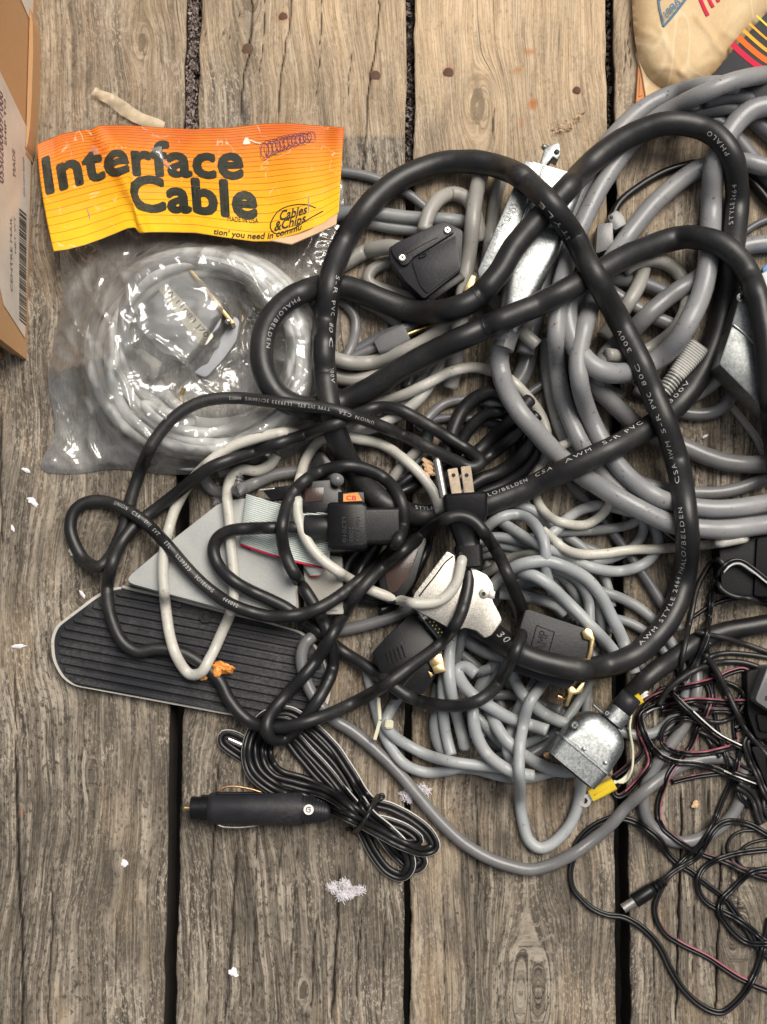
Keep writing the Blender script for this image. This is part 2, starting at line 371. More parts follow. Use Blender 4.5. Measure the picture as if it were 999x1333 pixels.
def text_mesh(s, bold=0.0, shear=0.0, cut=0, space=1.0):
    """flat lettering, scaled so that capitals are 1 high; returns vertices, faces, width"""
    key = (s, bold, shear, cut, space)
    if key in _tc: return _tc[key]
    cu = bpy.data.curves.new('lettering', 'FONT'); cu.body = s; cu.offset = bold if bold < .03 else 0; cu.shear = shear; cu.resolution_u = 3; cu.space_character = space if bold < .03 else 1.0+bold*1.1
    o = bpy.data.objects.new('lettering', cu); COL.objects.link(o)
    bpy.context.view_layer.update()
    me = bpy.data.meshes.new_from_object(o.evaluated_get(bpy.context.evaluated_depsgraph_get()))
    bm = bmesh.new(); bm.from_mesh(me)
    bpy.data.objects.remove(o); bpy.data.curves.remove(cu); bpy.data.meshes.remove(me)
    bmesh.ops.triangulate(bm, faces=bm.faces)
    if bold >= .03:
        src = bm.copy(); tmp = bpy.data.meshes.new('tmp')
        for k in range(10):
            b2 = src.copy(); a = 2*math.pi*k/10; bmesh.ops.translate(b2, verts=b2.verts, vec=(bold*math.cos(a), bold*math.sin(a), 0)); b2.to_mesh(tmp); b2.free(); bm.from_mesh(tmp)
        src.free(); bpy.data.meshes.remove(tmp)
    xs = [v.co.x for v in bm.verts]; w0, w1 = min(xs), max(xs); cap = .72
    for v in bm.verts: v.co = Vector(((v.co.x-w0)/cap, v.co.y/cap, 0))
    w = (w1-w0)/cap
    if cut:
        for d in np.arange(cut, w, cut):
            bmesh.ops.bisect_plane(bm, geom=bm.verts[:]+bm.edges[:]+bm.faces[:], plane_co=(d, 0, 0), plane_no=(1, 0, 0))
        for d in np.arange(-.3, 1.3, cut):
            bmesh.ops.bisect_plane(bm, geom=bm.verts[:]+bm.edges[:]+bm.faces[:], plane_co=(0, d, 0), plane_no=(0, 1, 0))
    bm.verts.index_update()
    r = (np.array([v.co[:2] for v in bm.verts]), [[v.index for v in f.verts] for f in bm.faces], w)
    bm.free(); _tc[key] = r; return r
def flat_text(name, s, p0, p1, h, z, mat, parent, bold=.01, shear=0, thick=0.0):
    """lettering on a level face from photo point p0 to p1"""
    v, f, w = text_mesh(s, bold, shear); p0 = np.array(p0, float); p1 = np.array(p1, float)
    d = (p1-p0); L = np.linalg.norm(d); d /= L; nrm = np.array([d[1], -d[0]])
    q = p0+v[:, :1]/w*L*d+v[:, 1:]*h*nrm
    pts = P(q[:, 0], q[:, 1], z); base = np.array(world_loc(parent))
    return link(name, mesh_np(name, pts-base, f), mat, parent, None, False)
def inside(poly, x, y):
    x = np.asarray(x); y = np.asarray(y); r = np.zeros(x.shape, bool); n = len(poly)
    for i in range(n):
        x0, y0 = poly[i]; x1, y1 = poly[(i+1) % n]
        c = ((y0 > y) != (y1 > y)) & (x < (x1-x0)*(y-y0)/((y1-y0) or 1e-9)+x0); r ^= c
    return r
def vnoise(x, y, seed=0):
    x = np.asarray(x, float); y = np.asarray(y, float)
    xi = np.floor(x).astype(np.int64); yi = np.floor(y).astype(np.int64); fx = x-xi; fy = y-yi
    fx = fx*fx*(3-2*fx); fy = fy*fy*(3-2*fy)
    def h(a, b):
        q = (a*374761393+b*668265263+seed*1274126177) & 0x7fffffff
        q = ((q ^ (q >> 13))*1274126177) & 0x7fffffff; return ((q ^ (q >> 16)) & 0xffff)/65535.
    return (h(xi, yi)*(1-fx)+h(xi+1, yi)*fx)*(1-fy)+(h(xi, yi+1)*(1-fx)+h(xi+1, yi+1)*fx)*fy
def fbm(x, y, o=4, seed=0):
    s = 0; a = .5
    for k in range(o): s = s+a*vnoise(x*2**k, y*2**k, seed+k); a *= .5
    return s
# ------------------------------------------------------------------ the ground below and the deck
def sheet(name, mat, z, size, kind):
    me = mesh_np(name, [(-size, -size, z), (size, -size, z), (size, size, z), (-size, size, z)], [(0, 1, 2, 3)])
    return tag(link(name, me, mat, None, None, False), 'dark bare soil under the deck', kind=kind)
sheet('ground', M['soil'], -.30, 6, 'structure')
deck = bpy.data.objects.new('deck', None); COL.objects.link(deck); deck['kind'] = 'structure'; deck['label'] = 'weathered grey brown wooden deck of wide boards'
BT = 64                            # board thickness in half millimetres
Y0, Y1 = -320, 1640
def line(xt, xb): return lambda y: xt+(xb-xt)*np.asarray(y, float)/1333
# name, left edge (x at top, x at bottom), right edge, tan share at top and at bottom
BOARDS = [
 ((-372, -420), (-62, -104), .30, .0, 1), ((-52, -92), (243.5, 213), .42, .0, 2), ((262.5, 229), (529, 525.5), .95, .0, 3),
 ((540, 534), (788, 802), 1.05, .10, 4), ((797.5, 822), (1072, 1110), .8, .0, 5), ((1082, 1122), (1380, 1440), .6, .1, 6)]
CRACKS = [  # photo points, half width, depth
 ([(20, 955), (23, 1060), (26, 1150), (30, 1230), (30, 1333), (31, 1500)], 1.5, 14), ([(66, 1130), (69, 1200), (64, 1290), (65, 1400)], 1.0, 10),
 ([(55, 960), (57, 1010)], .6, 5), ([(2, 520), (2, 660), (4, 720)], 1.2, 8), ([(20, 860), (20, 960)], 1.0, 8),
 ([(330, -40), (325, 64), (318, 100), (313, 160)], 1.0, 8), ([(318, 10), (297, 40), (290, 48)], .6, 4), ([(290, 48), (268, 44)], .6, 4), ([(290, 42), (310, 55)], .5, 4),
 ([(384, -60), (377, 30), (367, 90), (362, 160)], .9, 8), ([(346, -20), (342, 60), (335, 110)], .5, 5), ([(420, -30), (417, 60), (412, 130)], .6, 5),
 ([(497, -50), (490, 50), (480, 120), (475, 200), (472, 240)], .9, 8), ([(458, 60), (452, 150)], .5, 4),
 ([(646, 130), (641, 160), (646, 200)], .8, 6), ([(285, 985), (283, 1010), (274, 1180), (270, 1333)], .8, 9), ([(309, 1100), (304, 1190), (297, 1290), (294, 1333)], 1.1, 11),
 ([(368, 1075), (366, 1110), (358, 1180)], .7, 7), ([(443, 1115), (441, 1170), (438, 1230), (432, 1333)], 1.3, 12), ([(472, 1160), (466, 1260), (460, 1333)], .8, 8), ([(412, 1180), (408, 1260), (405, 1320)], .8, 8),
 ([(335, 1080), (331, 1230), (326, 1333)], .7, 7), ([(251, 1120), (247, 1230), (244, 1333)], .6, 6), ([(388, 1090), (383, 1190), (378, 1270)], .7, 7), ([(502, 1150), (500, 1240), (497, 1333)], .7, 7), ([(235, 960), (237, 1040), (232, 1100)], .6, 6), ([(150, 1150), (152, 1230), (149, 1300)], .5, 5), ([(105, 980), (108, 1080)], .5, 5), ([(576, 1150), (580, 1250), (577, 1333)], .6, 6), ([(850, 880), (848, 960)], .7, 7), ([(905, 1160), (902, 1250), (900, 1320)], .6, 6), ([(966, 1030), (962, 1130), (960, 1220)], .7, 7), ([(745, 1120), (742, 1200)], .5, 5), ([(620, 1010), (622, 1120), (626, 1200)], .8, 7), ([(653, 1250), (646, 1333)], .6, 5),
 ([(887, 1020), (886, 1110), (883, 1200), (880, 1333)], 1.3, 12), ([(940, 1090), (936, 1180), (933, 1260), (931, 1333)], 1.2, 12), ([(923, 1010), (922, 1075)], 1.0, 9), ([(850, 1140), (851, 1230), (852, 1333)], .6, 6),
 ([(907, 560), (905, 640), (908, 700)], .7, 6), ([(815, 40), (812, 120)], .6, 5), ([(822, 10), (818, 60), (826, 110)], .5, 5)]
KNOTS = [(185, 54, 13), (322, -6, 22), (622, 138, 26), (690, 1290, 34), (830, 48, 14), (120, 1010, 8), (395, 1290, 12), (960, 1215, 20), (140, 700, 12), (880, 720, 16)]
STAINS = [(369, 22, 9, 8, .55), (688, 66, 9, 3, .7), (675, 92, 6, 5, .7), (694, 136, 6, 7, .95), (680, 158, 4, 7, .4), (584, 93, 9, 8, .5), (751, 118, 6, 6, .3), (28, 1056, 3, 3, .5), (489, 99, 8, 8, .25)]
def board(lft, rgt, w0, w1, seed):
    fine = seed not in (1, 6)
    L, Rr = line(*lft), line(*rgt); w = rgt[0]-lft[0]
    nx = int(w/1.7) if fine else 40; ny = 330 if fine else 60
    u = np.linspace(0, 1, nx); u = np.r_[0, .5/w, 1.2/w, u[1:-1], 1-1.2/w, 1-.5/w, 1]; u.sort(); nx = len(u)
    yy = np.linspace(Y0, Y1, ny)
    U, Y = np.meshgrid(u, yy); ex = (vnoise(Y/23, Y*0, seed+50)-.5)*2.6+(vnoise(Y/7, Y*0, seed+51)-.5)*1.2; ex2 = (vnoise(Y/29, Y*0, seed+60)-.5)*2.6
    X = L(Y)+(Rr(Y)-L(Y))*U + ex*np.maximum(0, 1-U*w/10)+ex2*np.maximum(0, 1-(1-U)*w/10)
    e = np.minimum(U, 1-U)*w
    z = -3.2*np.exp(-e/1.6)
    z += (fbm(X/3.2, Y/90, 3, seed)-.45)*1.0 + (fbm(X/60, Y/200, 2, seed+9)-.4)*2.0
    crack = np.zeros_like(X); stain = np.zeros_like(X)
    for pts, hw, dp in CRACKS:
        p = catmull(pts, 4) if len(pts) > 2 else np.array(pts, float)
        o = np.argsort(p[:, 1]); xs = np.interp(Y, p[o, 1], p[o, 0]); inr = (Y > p[o[0], 1]) & (Y < p[o[-1], 1])
        slope = 1 if abs(p[-1, 1]-p[0, 1]) > abs(p[-1, 0]-p[0, 0]) else 0
        if slope:
            xs = xs+(vnoise(Y/11, Y*0, 77)-.5)*2.2
            tap = np.clip(np.minimum(Y-p[o[0], 1], p[o[-1], 1]-Y)/25, 0, 1)
            d = np.abs(X-xs); k = np.where(inr, np.clip(1-d/(hw*1.3*np.maximum(tap, .15)), 0, 1), 0)*np.sqrt(tap)
        else:
            d = np.full_like(X, 99.)
            for q in catmull(np.vstack([pts[0], np.mean(pts, 0)+[0, 1.5], pts[-1]]), 1.2): d = np.minimum(d, np.hypot(X-q[0], (Y-q[1])*.6))
            k = np.clip(1-d/(hw*1.6), 0, 1)
        z -= dp*k; crack = np.maximum(crack, np.minimum(1, k*2.0))
    # grain coordinate: fibres swing round the knots
    GX = X+(fbm(Y/260, X/240, 2, seed+20)-.5)*70+(fbm(Y/80, X/60, 2, seed+21)-.5)*16
    for kx, ky, kr in KNOTS:
        dx = GX*0+X-kx; dy = (Y-ky)*.42; r2 = dx*dx+dy*dy
        GX = GX-dx*kr*kr/(r2+kr*kr*.35)*.95
        inn = 0 if kr > 30 else np.clip(1.25-r2/(kr*kr*.10)-.5*fbm(X/8, Y/16, 2, 44), 0, 1); GX = GX*(1-inn)+(kx+(np.sqrt(r2)*.9+fbm(X/9, Y/20, 2, 41)*14)+900)*inn
        z -= 1.2*np.exp(-r2/(kr*kr*.2))
    for sx, sy, a, b, s in STAINS:
        q = ((X-sx)/a)**2+((Y-sy)/b)**2+(fbm(X/6, Y/6, 3, 5)-.5)*1.4
        stain = np.maximum(stain, s*np.clip(1.3-q, 0, 1))
    tan_mix = np.clip(w0+(w1-w0)*np.clip((Y+40)/520, 0, 1)**.8+(fbm(X/70, Y/170, 3, seed+30)-.47)*.8+(fbm(X/9, Y/60, 3, seed+31)-.47)*.5, 0, 1)  # tan at the top, turning grey towards the bottom
    if seed == 3: tan_mix = np.clip(tan_mix-.42*(Y > 178+2*np.sin(X/9))*(X > 440)*np.clip((330-Y)/60, 0, 1), 0, 1)  # greyer band right of the card, below a wavy level edge
    if seed == 3: tan_mix = np.clip(tan_mix-.45*np.exp(-((X-300)/75)**2)*np.clip(1-Y/500, 0, 1), 0, 1)
    top = P(X, Y, z).reshape(-1, 3)
    n = nx*ny; idx = np.arange(n).reshape(ny, nx)
    F = np.stack([idx[1:, :-1], idx[1:, 1:], idx[:-1, 1:], idx[:-1, :-1]], -1).reshape(-1, 4)
    per = np.r_[idx[0, :], idx[1:, -1], idx[-1, -2::-1], idx[-2:0:-1, 0]]
    low = top[per].copy(); low[:, 2] = -BT*PXM; m = len(per)
    mid = top[per].copy(); mid[:, 2] = -7*PXM
    a = per; b = np.roll(per, -1); c = n+np.roll(np.arange(m), -1); d = n+np.arange(m)
    FS = np.vstack([np.stack([a, b, c, d], -1), np.stack([d, c, c+m, d+m], -1)])
    V = np.vstack([top, mid, low]); base = np.array([*P((lft[0]+rgt[0])/2, 666, 0)[:2], 0.])
    me = bpy.data.meshes.new('deck_board')
    Fall = np.vstack([F, FS]); nb = len(Fall)
    me.vertices.add(len(V)); me.vertices.foreach_set('co', (V-base).ravel().astype(np.float32))
    me.loops.add(nb*4+m); me.loops.foreach_set('vertex_index', np.r_[Fall.ravel(), np.arange(n+2*m-1, n+m-1, -1)].astype(np.int32))
    me.polygons.add(nb+1); me.polygons.foreach_set('loop_start', np.r_[np.arange(nb)*4, nb*4].astype(np.int32))
    me.update(calc_edges=True); me.validate()
    pad = lambda q: np.r_[q.ravel(), q.ravel()[per], q.ravel()[per]].astype(np.float32)
    for nm, q in (('crack', crack), ('stain', stain), ('tan_mix', tan_mix)):
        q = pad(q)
        if nm == 'crack': q[n:] = .97           # gap sides near black: old dirt, with gap shade painted into the colour
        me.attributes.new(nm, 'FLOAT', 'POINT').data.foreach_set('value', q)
    gv = np.stack([pad(GX)*PXM, pad(Y+seed*3777.)*PXM, np.r_[np.zeros(n), np.full(2*m, .01)]+seed*.37], -1).astype(np.float32)
    me.attributes.new('grain', 'FLOAT_VECTOR', 'POINT').data.foreach_set('vector', gv.ravel())
    return link('deck_board', me, M['wood'], deck, Vector(base))
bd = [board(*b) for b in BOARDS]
for b, lb in zip(bd, (None, 'dark brown grey board under the box and the clear bag', None, 'tan board with orange rust spots', None, None)):
    if lb: b['label'] = lb
def nail(x, y, r, b, mat):
    lathe('nail_head', [(-4, r*.9), (0, r), (.8, r*.97), (1.3, r*.6)], PV(x, y, .9), PV(x, y, 10), mat, bd[b], 14)
nail(323, 64, 7.6, 2, M['rust']); nail(489, 99, 7.2, 2, M['rust']); nail(584, 95, 7.2, 3, M['rust']); nail(751, 118, 5.5, 3, M['rust']); nail(369, 22, 6, 2, M['rust'])
def joist():
    v = [P(-420, -60, -BT-3), P(1450, -60, -BT-3), P(1450, 232, -BT-3), P(-420, 232, -BT-3)]
    v = np.array(v); lo = v.copy(); lo[:, 2] -= .14
    me = mesh_np('deck_joist', np.vstack([v, lo]), [(0, 3, 2, 1), (4, 5, 6, 7), (0, 1, 5, 4), (1, 2, 6, 5), (2, 3, 7, 6), (3, 0, 4, 7)])
    o = link('deck_joist', me, M['joist'], deck, None, False)
joist()
def debris():
    V, F = [], []
    for gx, gb, n, z in ((253, 220, 2600, -12), (534.5, 530, 900, -20), (792.5, 810, 700, -22)):
        for k in range(n):
            y = rng.uniform(-60, 228); x = gx+(gb-gx)*y/1333+rng.normal(0, 5 if gx < 300 else 3.2)
            zz = z-abs(rng.normal(0, 14)); s = rng.uniform(.8, 3.4); c = P(x, y, zz)
            q = rng.normal(0, 1, (5, 3))*s*PXM*.7; q[:, 1] *= 1.3
            i = len(V); V += list(c+q); F += [(i, i+1, i+2), (i, i+2, i+3), (i+1, i+4, i+2), (i+3, i+4, i)]
    o = link('gap_debris', mesh_np('gap_debris', V, F), M['debris'], None, None, False)
    tag(o, 'seeds and dry crumbs caught in the gaps between boards', kind='stuff')
debris()
# ------------------------------------------------------------------ cables: courses traced over the deck, then draped on one another
CAB = []; OBS = {}
def C(key, r, mat, L, label, pts, group=None, cat='cable', name='grey_cable', twin=None, stripe=None, pin=None, wob=.5, step=None):
    pts = [tuple(p) if len(p) == 3 else (p[0], p[1], L) for p in pts]
    CAB.append(dict(key=key, r=r, mat=mat, label=label, pts=pts, group=group, cat=cat, name=name, twin=twin, stripe=stripe, pin=pin or {}, wob=wob, step=step or max(2.2, min(5, r*.42))))
def OB(key, poly, h, L, z=None, pct=88): OBS[key] = dict(poly=poly, h=h, L=L, z=z, fixed=z is not None, pct=pct)

# solid things the cables rest on (outline in the photo, height, level)
PAD = [(66, 832), (72, 815), (128, 772), (155, 762), (296, 795), (340, 806), (400, 824), (425, 858), (432, 888), (428, 918), (412, 938), (385, 946), (340, 938), (299, 931), (95, 893), (80, 882), (68, 860)]
BODY = [(160, 757), (218, 708), (284, 656), (300, 651), (346, 646), (368, 662), (387, 786), (380, 802), (340, 803), (296, 794)]
OB('pad', PAD, 17, .2, 0); OB('body', BODY, 46, .3, 0)
BAG = [(78, 322), (80, 400), (68, 455), (63, 500), (72, 560), (54, 610), (95, 617), (150, 611), (225, 618), (300, 612), (370, 598), (410, 570), (428, 520), (440, 440), (443, 380), (448, 300), (446, 240), (440, 200), (250, 180), (60, 200)]
COILR = [(118, 470), (130, 400), (170, 345), (230, 315), (300, 315), (370, 345), (415, 400), (425, 460), (405, 530), (350, 580), (270, 605), (200, 595), (145, 545)]
OB('bag', COILR, 50, .72, 0)
OB('dsubtop', [(506, 322), (578, 287), (603, 300), (600, 352), (552, 389), (528, 366), (508, 338)], 34, 3.6)
OB('longhood', [(684, 205), (757, 250), (670, 445), (648, 438), (620, 352)], 40, 3.2)
OB('silver', [(581, 715), (619, 741), (638, 752), (645, 782), (653, 805), (632, 830), (573, 811), (534, 790), (538, 770)], 30, 5.5)
OB('darkhood', [(485, 848), (538, 797), (580, 855), (552, 905), (512, 913)], 28, 4.2)
OB('amp', [(687, 796), (772, 823), (765, 862), (741, 896), (667, 872)], 30, 3.6)
OB('steelhood', [(756, 928), (808, 962), (780, 1012), (722, 978)], 44, 3.8)
OB('righthood', [(968, 372), (951, 426), (935, 474), (990, 528), (1080, 520), (1080, 380)], 44, 2.6)
OB('iec', [(398, 670), (430, 655), (478, 660), (520, 662), (520, 708), (478, 716), (430, 716), (398, 700)], 40, 8.5)
OB('plug', [(572, 645), (632, 645), (632, 690), (618, 740), (600, 740), (580, 690)], 40, 10.5)
OB('ribbon', [(310, 636), (440, 662), (446, 745), (390, 752), (310, 716)], 18, .4, 46); OB('case', [(395, 720), (446, 724), (448, 800), (396, 801)], 42, .4, 0); OB('jack', [(390, 624), (446, 624), (476, 640), (476, 668), (390, 668)], 58, 2, 0)
OB('adapter', [(936, 705), (1060, 690), (1060, 790), (936, 775)], 40, .5, 0)
OB('parcel', [(823, -60), (845, 100), (872, 119), (885, 118), (1010, 15), (1010, -60)], 40, .5, 0)

B = dict(name='black_cable', cat='cable')
# --- the thick printed black cable: one course from the silver hood to the right edge
C('B1', 15.5, 'rubber', 8, 'long thick black cable with white lettering, its loops crossing the whole heap', [
 (618, 800, 5.5), (645, 828, 5.5), (668, 846, 5.8), (700, 860, 6), (735, 868, 6), (770, 871, 6.2), (805, 862, 6.4), (835, 846, 6.6), (862, 820, 6.8), (882, 784, 7), (892, 745, 7.2), (896, 700, 7.6), (891, 650, 8),
 (882, 600, 8), (868, 555, 8), (846, 500, 8), (822, 448, 8), (795, 398, 8), (768, 348, 8), (742, 300, 8), (712, 260, 8), (680, 231, 8), (645, 216, 8), (605, 211, 8), (560, 217, 8), (515, 238, 8), (475, 275, 8), (447, 318, 8), (432, 360, 8), (425, 405, 8), (422, 450, 8), (424, 495, 7.8), (432, 545, 7.6), (448, 590, 7.2), (470, 625, 6.8), (500, 655, 6.2), (540, 671, 5.6), (585, 669, 5.4), (630, 657, 5.2),
 (680, 639, 5), (730, 615, 5), (780, 591, 5), (830, 565, 5), (870, 538, 5), (902, 503, 5), (925, 460, 5), (940, 410, 5), (950, 350, 5), (957, 295, 5), (960, 245, 5), (953, 205, 5), (932, 176, 5), (900, 162, 5), (862, 161, 5), (822, 176, 5), (785, 200, 5), (755, 228, 5), (727, 258, 5), (697, 290, 5), (668, 325, 5),
 (648, 357, 5), (622, 386, 5), (590, 402, 5), (550, 406, 5), (512, 397, 5), (478, 383, 5), (446, 373, 5), (412, 374, 5), (380, 387, 5), (354, 412, 5), (341, 445, 5), (344, 482, 5), (360, 512, 5), (392, 530, 5), (425, 530, 5), (460, 518, 5), (500, 496, 5), (540, 470, 5), (580, 450, 5), (620, 431, 5), (660, 415, 5), (700, 397, 5.4), (740, 376, 5.8),
 (780, 354, 6), (820, 332, 6.4), (860, 316, 6.6), (900, 309, 6.6), (935, 316, 6.6), (962, 337, 6.6), (981, 372, 6.6), (992, 415, 6.6), (1000, 470, 6.6), (1006, 540, 6), (1015, 620, 5)], wob=.8, **B)
C('B2', 12.5, 'rubber', 4.2, 'thick black cable running into the zinc hood at the lower right', [(796, 937, 3.8), (810, 918, 3.85), (826, 900, 4), (850, 876), (880, 855), (910, 834), (945, 822), (980, 815), (1040, 806)], wob=.8, **B)

# --- power cord
C('P1', 8.3, 'rubber', 10, 'black power cord with a three pin plug, looped over the foot pedal', [
 (610, 742, 10.5), (609, 765, 10.4), (596, 808, 10.2), (570, 841, 10), (534, 868, 10), (500, 893, 10), (466, 912, 10), (432, 928, 10), (398, 940, 9.8), (364, 947, 9.6), (335, 944, 9), (316, 932, 9), (298, 910, 9), (285, 885, 9), (262, 864, 9), (235, 849, 9), (205, 845, 9), (178, 848, 9), (160, 836, 9), (147, 810, 9), (140, 776, 9), (144, 742, 9.4),
 (155, 712, 9.6), (175, 685, 9.6), (202, 664, 9.6), (235, 638, 9.6), (272, 610, 9.6), (306, 596, 9.6), (340, 585, 9.6), (375, 573, 9.6), (410, 562, 9.6), (440, 551, 9.6), (466, 539, 9.8), (490, 531, 9.8), (515, 532, 9.8), (541, 544, 10), (568, 560, 10.2), (595, 577, 10.4), (614, 589, 10.5), (626, 602, 10.6), (614, 609, 10.7), (595, 601, 10.8), (566, 587, 11), (534, 571, 11), (500, 556, 11), (466, 544, 11), (432, 533, 11), (381, 526, 11), (340, 521, 11), (306, 518, 11), (275, 520, 11), (246, 530, 11), (219, 551, 11), (198, 579, 11), (184, 610, 11), (172, 645, 10), (163, 680, 9),
 (153, 706, 9), (143, 726, 9), (129, 738, 9.6), (112, 731, 10), (99, 711, 10.4), (92, 688, 10.6), (96, 667, 10.8), (110, 655, 11), (129, 652, 11), (153, 658, 11), (178, 672, 11), (198, 688, 11), (220, 712, 11), (246, 742, 11), (272, 767, 11), (300, 786, 11.2), (325, 796, 11.4), (350, 802, 11.6), (375, 802, 11.6), (402, 797, 11.6), (432, 783, 11.7), (462, 761, 11.8), (490, 738, 11.9), (513, 712, 12), (525, 684, 12), (524, 658, 12), (512, 634, 12), (493, 618, 12), (470, 609, 12), (445, 607, 12), (420, 613, 11.8), (398, 625, 11.6), (380, 645, 11.4), (371, 668, 11.2),
 (367, 698, 10.9), (375, 730, 10.8), (392, 760, 10.7), (411, 790, 10.7), (424, 815, 10.6), (433, 845, 10.2), (433, 870, 10), (423, 896, 9.4), (404, 926, 9), (388, 947, 8.8), (370, 962, 8.8), (354, 962, 9.5), (347, 948, 10.4), (352, 930, 11), (372, 906, 12), (398, 877, 12.3), (420, 848, 12.6), (439, 815, 12.8), (460, 780, 12.9), (487, 749, 13), (520, 721, 13), (550, 697, 13), (574, 679, 13), (597, 672, 13), (616, 678, 13), (634, 698, 12.8), (651, 726, 12.6), (667, 762, 12.4), (680, 795, 12), (679, 826, 11.6), (668, 856, 11), (650, 888, 10), (628, 909, 9.4), (602, 918, 9.2), (568, 917, 9),
 (534, 908, 9), (505, 888, 9), (473, 865, 9.4), (442, 845, 9.6), (418, 824, 9.8), (392, 806, 10.2), (372, 791, 10.4), (350, 780, 10.6), (326, 769, 10.8), (303, 755, 10.9), (285, 737, 11), (278, 716, 11), (284, 700, 10.6), (300, 691, 10), (325, 688, 11.6), (355, 687, 11.8), (385, 687, 9), (402, 688, 8.6)], pin={0: ('plug', .5), -1: ('iec', .5)}, wob=.25, name='power_cord', cat='power cord')

# --- off-white cables
C('W1', 7.2, 'white', 7, 'off-white cable drooping over the ribbed pedal pad and rising past the bag', [(360, 592, 2), (352, 605, 2.2), (335, 613, 2.6), (315, 612, 3), (301, 622, 4), (296, 645, 6), (299, 675), (301, 708), (305, 755, 9.5), (302, 792, 9.6), (289, 824, 9.8), (273, 858, 10), (262, 876, 10), (248, 878, 10), (232, 858, 10), (221, 827, 10), (216, 793, 9.8), (213, 759, 9.6), (213, 725, 9.4), (219, 692, 9.2), (234, 650, 8), (256, 618, 8), (280, 596, 8), (306, 580, 8), (335, 570, 7.8), (368, 563, 7), (400, 560, 6), (440, 548, 5), (483, 528, 5), (520, 516, 5), (551, 502, 5), (585, 485, 5), (615, 478, 5), (643, 484, 3), (664, 494, 2.2), (688, 518, 1.2), (704, 540, 1), (711, 562, 1), (708, 592, 1)], name='white_cable')
C('W2', 7.0, 'white', 8.8, 'off-white cable ring passing over the silver connector hood', [(604, 715, 8.8), (600, 738, 8.8), (594, 760, 8.8), (576, 780, 8.8), (548, 786, 9), (514, 779, 9), (476, 765, 9), (446, 748, 9), (418, 727, 8.6), (398, 700, 8.0), (388, 670, 8.0), (388, 645, 8.4), (392, 619, 8.6), (401, 594, 8.4), (416, 575, 7), (440, 568, 6.5), (466, 572, 6.5), (495, 578, 6.8), (522, 594, 7), (549, 619, 7.4), (566, 644, 8), (574, 668, 9)], name='white_cable')
C('W3', 6.4, 'white', 4.4, 'off-white cable lying straight from the bundle to the right under the lettered cable', [(706, 690, 3.6), (722, 704, 3.8), (738, 716, 4), (756, 721), (785, 721), (820, 716), (860, 714), (900, 711), (930, 708), (955, 704), (975, 699), (990, 690, 3), (1010, 676, 2)], name='white_cable')
C('W4', 6.2, 'white', 3.0, 'off-white loop with brown scuffs below the slanting black cable', [(748, 573, 1.2), (722, 586, 1.6), (704, 606, 2), (696, 632, 2.6), (702, 656, 3), (718, 674), (740, 682), (762, 683), (782, 672), (794, 656, 2.4), (800, 640, 2)], name='white_cable')

# --- thick greys of the big coil on the right
g1 = dict(cat='cable')
C('GA', 11.8, 'gthick', 3.4, 'thick grey cable arching along the top of the coil below the parcel', [(1030, 98), (999, 98), (960, 104), (919, 120), (882, 138), (850, 158), (822, 186), (800, 216), (780, 248), (762, 284), (745, 322), (733, 360), (726, 400), (724, 440), (725, 475), (731, 512), (742, 545), (757, 577, 3), (775, 605, 2.6), (800, 632, 2.3), (835, 655, 2.0), (875, 672, 1.8), (920, 676, 1.6), (960, 674, 1.6), (1020, 664, 1.6)], **g1)
C('GA2', 12, 'gthick', 2.6, 'grey cable just outside the topmost arc of the coil, touching the kraft parcel', [(960, 110, 2), (915, 112), (875, 123), (840, 140), (815, 161), (793, 186), (776, 214), (758, 246), (740, 280, 2.2), (722, 318, 1.8), (708, 360, 1.4), (696, 410, 1.2), (684, 460, 1)], **g1)
C('GB', 12.2, 'gthick', 3.6, 'thick grey cable bending down the middle of the coil with a bright sheen', [(1030, 222), (999, 218), (969, 211), (938, 211, 3.4), (908, 221), (880, 240), (851, 266), (824, 299), (800, 332), (783, 362), (771, 392), (760, 430), (753, 470), (756, 505), (767, 540), (785, 577), (806, 608), (830, 631), (860, 649), (888, 657), (918, 662), (950, 662), (999, 655), (1040, 648)], **g1)
C('GV', 13.6, 'gthick', 4.2, 'thickest grey cable standing upright beside the STYLE lettering', [(1030, 142, 3.8), (999, 138, 3.8), (977, 144, 3.8), (959, 160, 3.8), (944, 182, 3.8), (932, 208), (927, 240), (926, 270), (925, 305), (922, 340), (915, 378), (902, 410), (884, 440), (862, 464), (835, 480), (805, 486), (780, 481, 4), (758, 464, 3.2), (745, 440, 2.8), (739, 408, 2.4), (742, 380, 2)], **g1)
C('GV2', 9.2, 'gwarm', 2.8, 'warm grey cable curling inside the thick upright grey cable', [(812, 352, 2), (828, 342, 2.4), (846, 338), (866, 342), (884, 356), (893, 378), (893, 402), (880, 428), (860, 446), (838, 458), (812, 464), (790, 462)], **g1)
C('GW', 12, 'gmid', 3.0, 'grey cable slanting up to the right through the open centre of the coil', [(935, 340), (905, 365), (879, 381), (852, 402), (828, 425), (805, 446, 2.6), (788, 466, 2), (775, 500, 1.6)], **g1)
C('GX2', 9.6, 'gwarm', 2.6, 'short warm grey cable dropping behind the lettered cable in the coil', [(850, 306, 3), (842, 335), (833, 368), (818, 395), (800, 420, 2.2), (785, 440, 1.8)], **g1)
C('GD', 12, 'gmid', 1.4, 'grey cable sweeping low across bare deck at the right edge', [(738, 400), (746, 440), (757, 475), (772, 500), (790, 518), (808, 535), (830, 554), (856, 569), (886, 580), (919, 594), (955, 603), (999, 604), (1040, 602)], **g1)
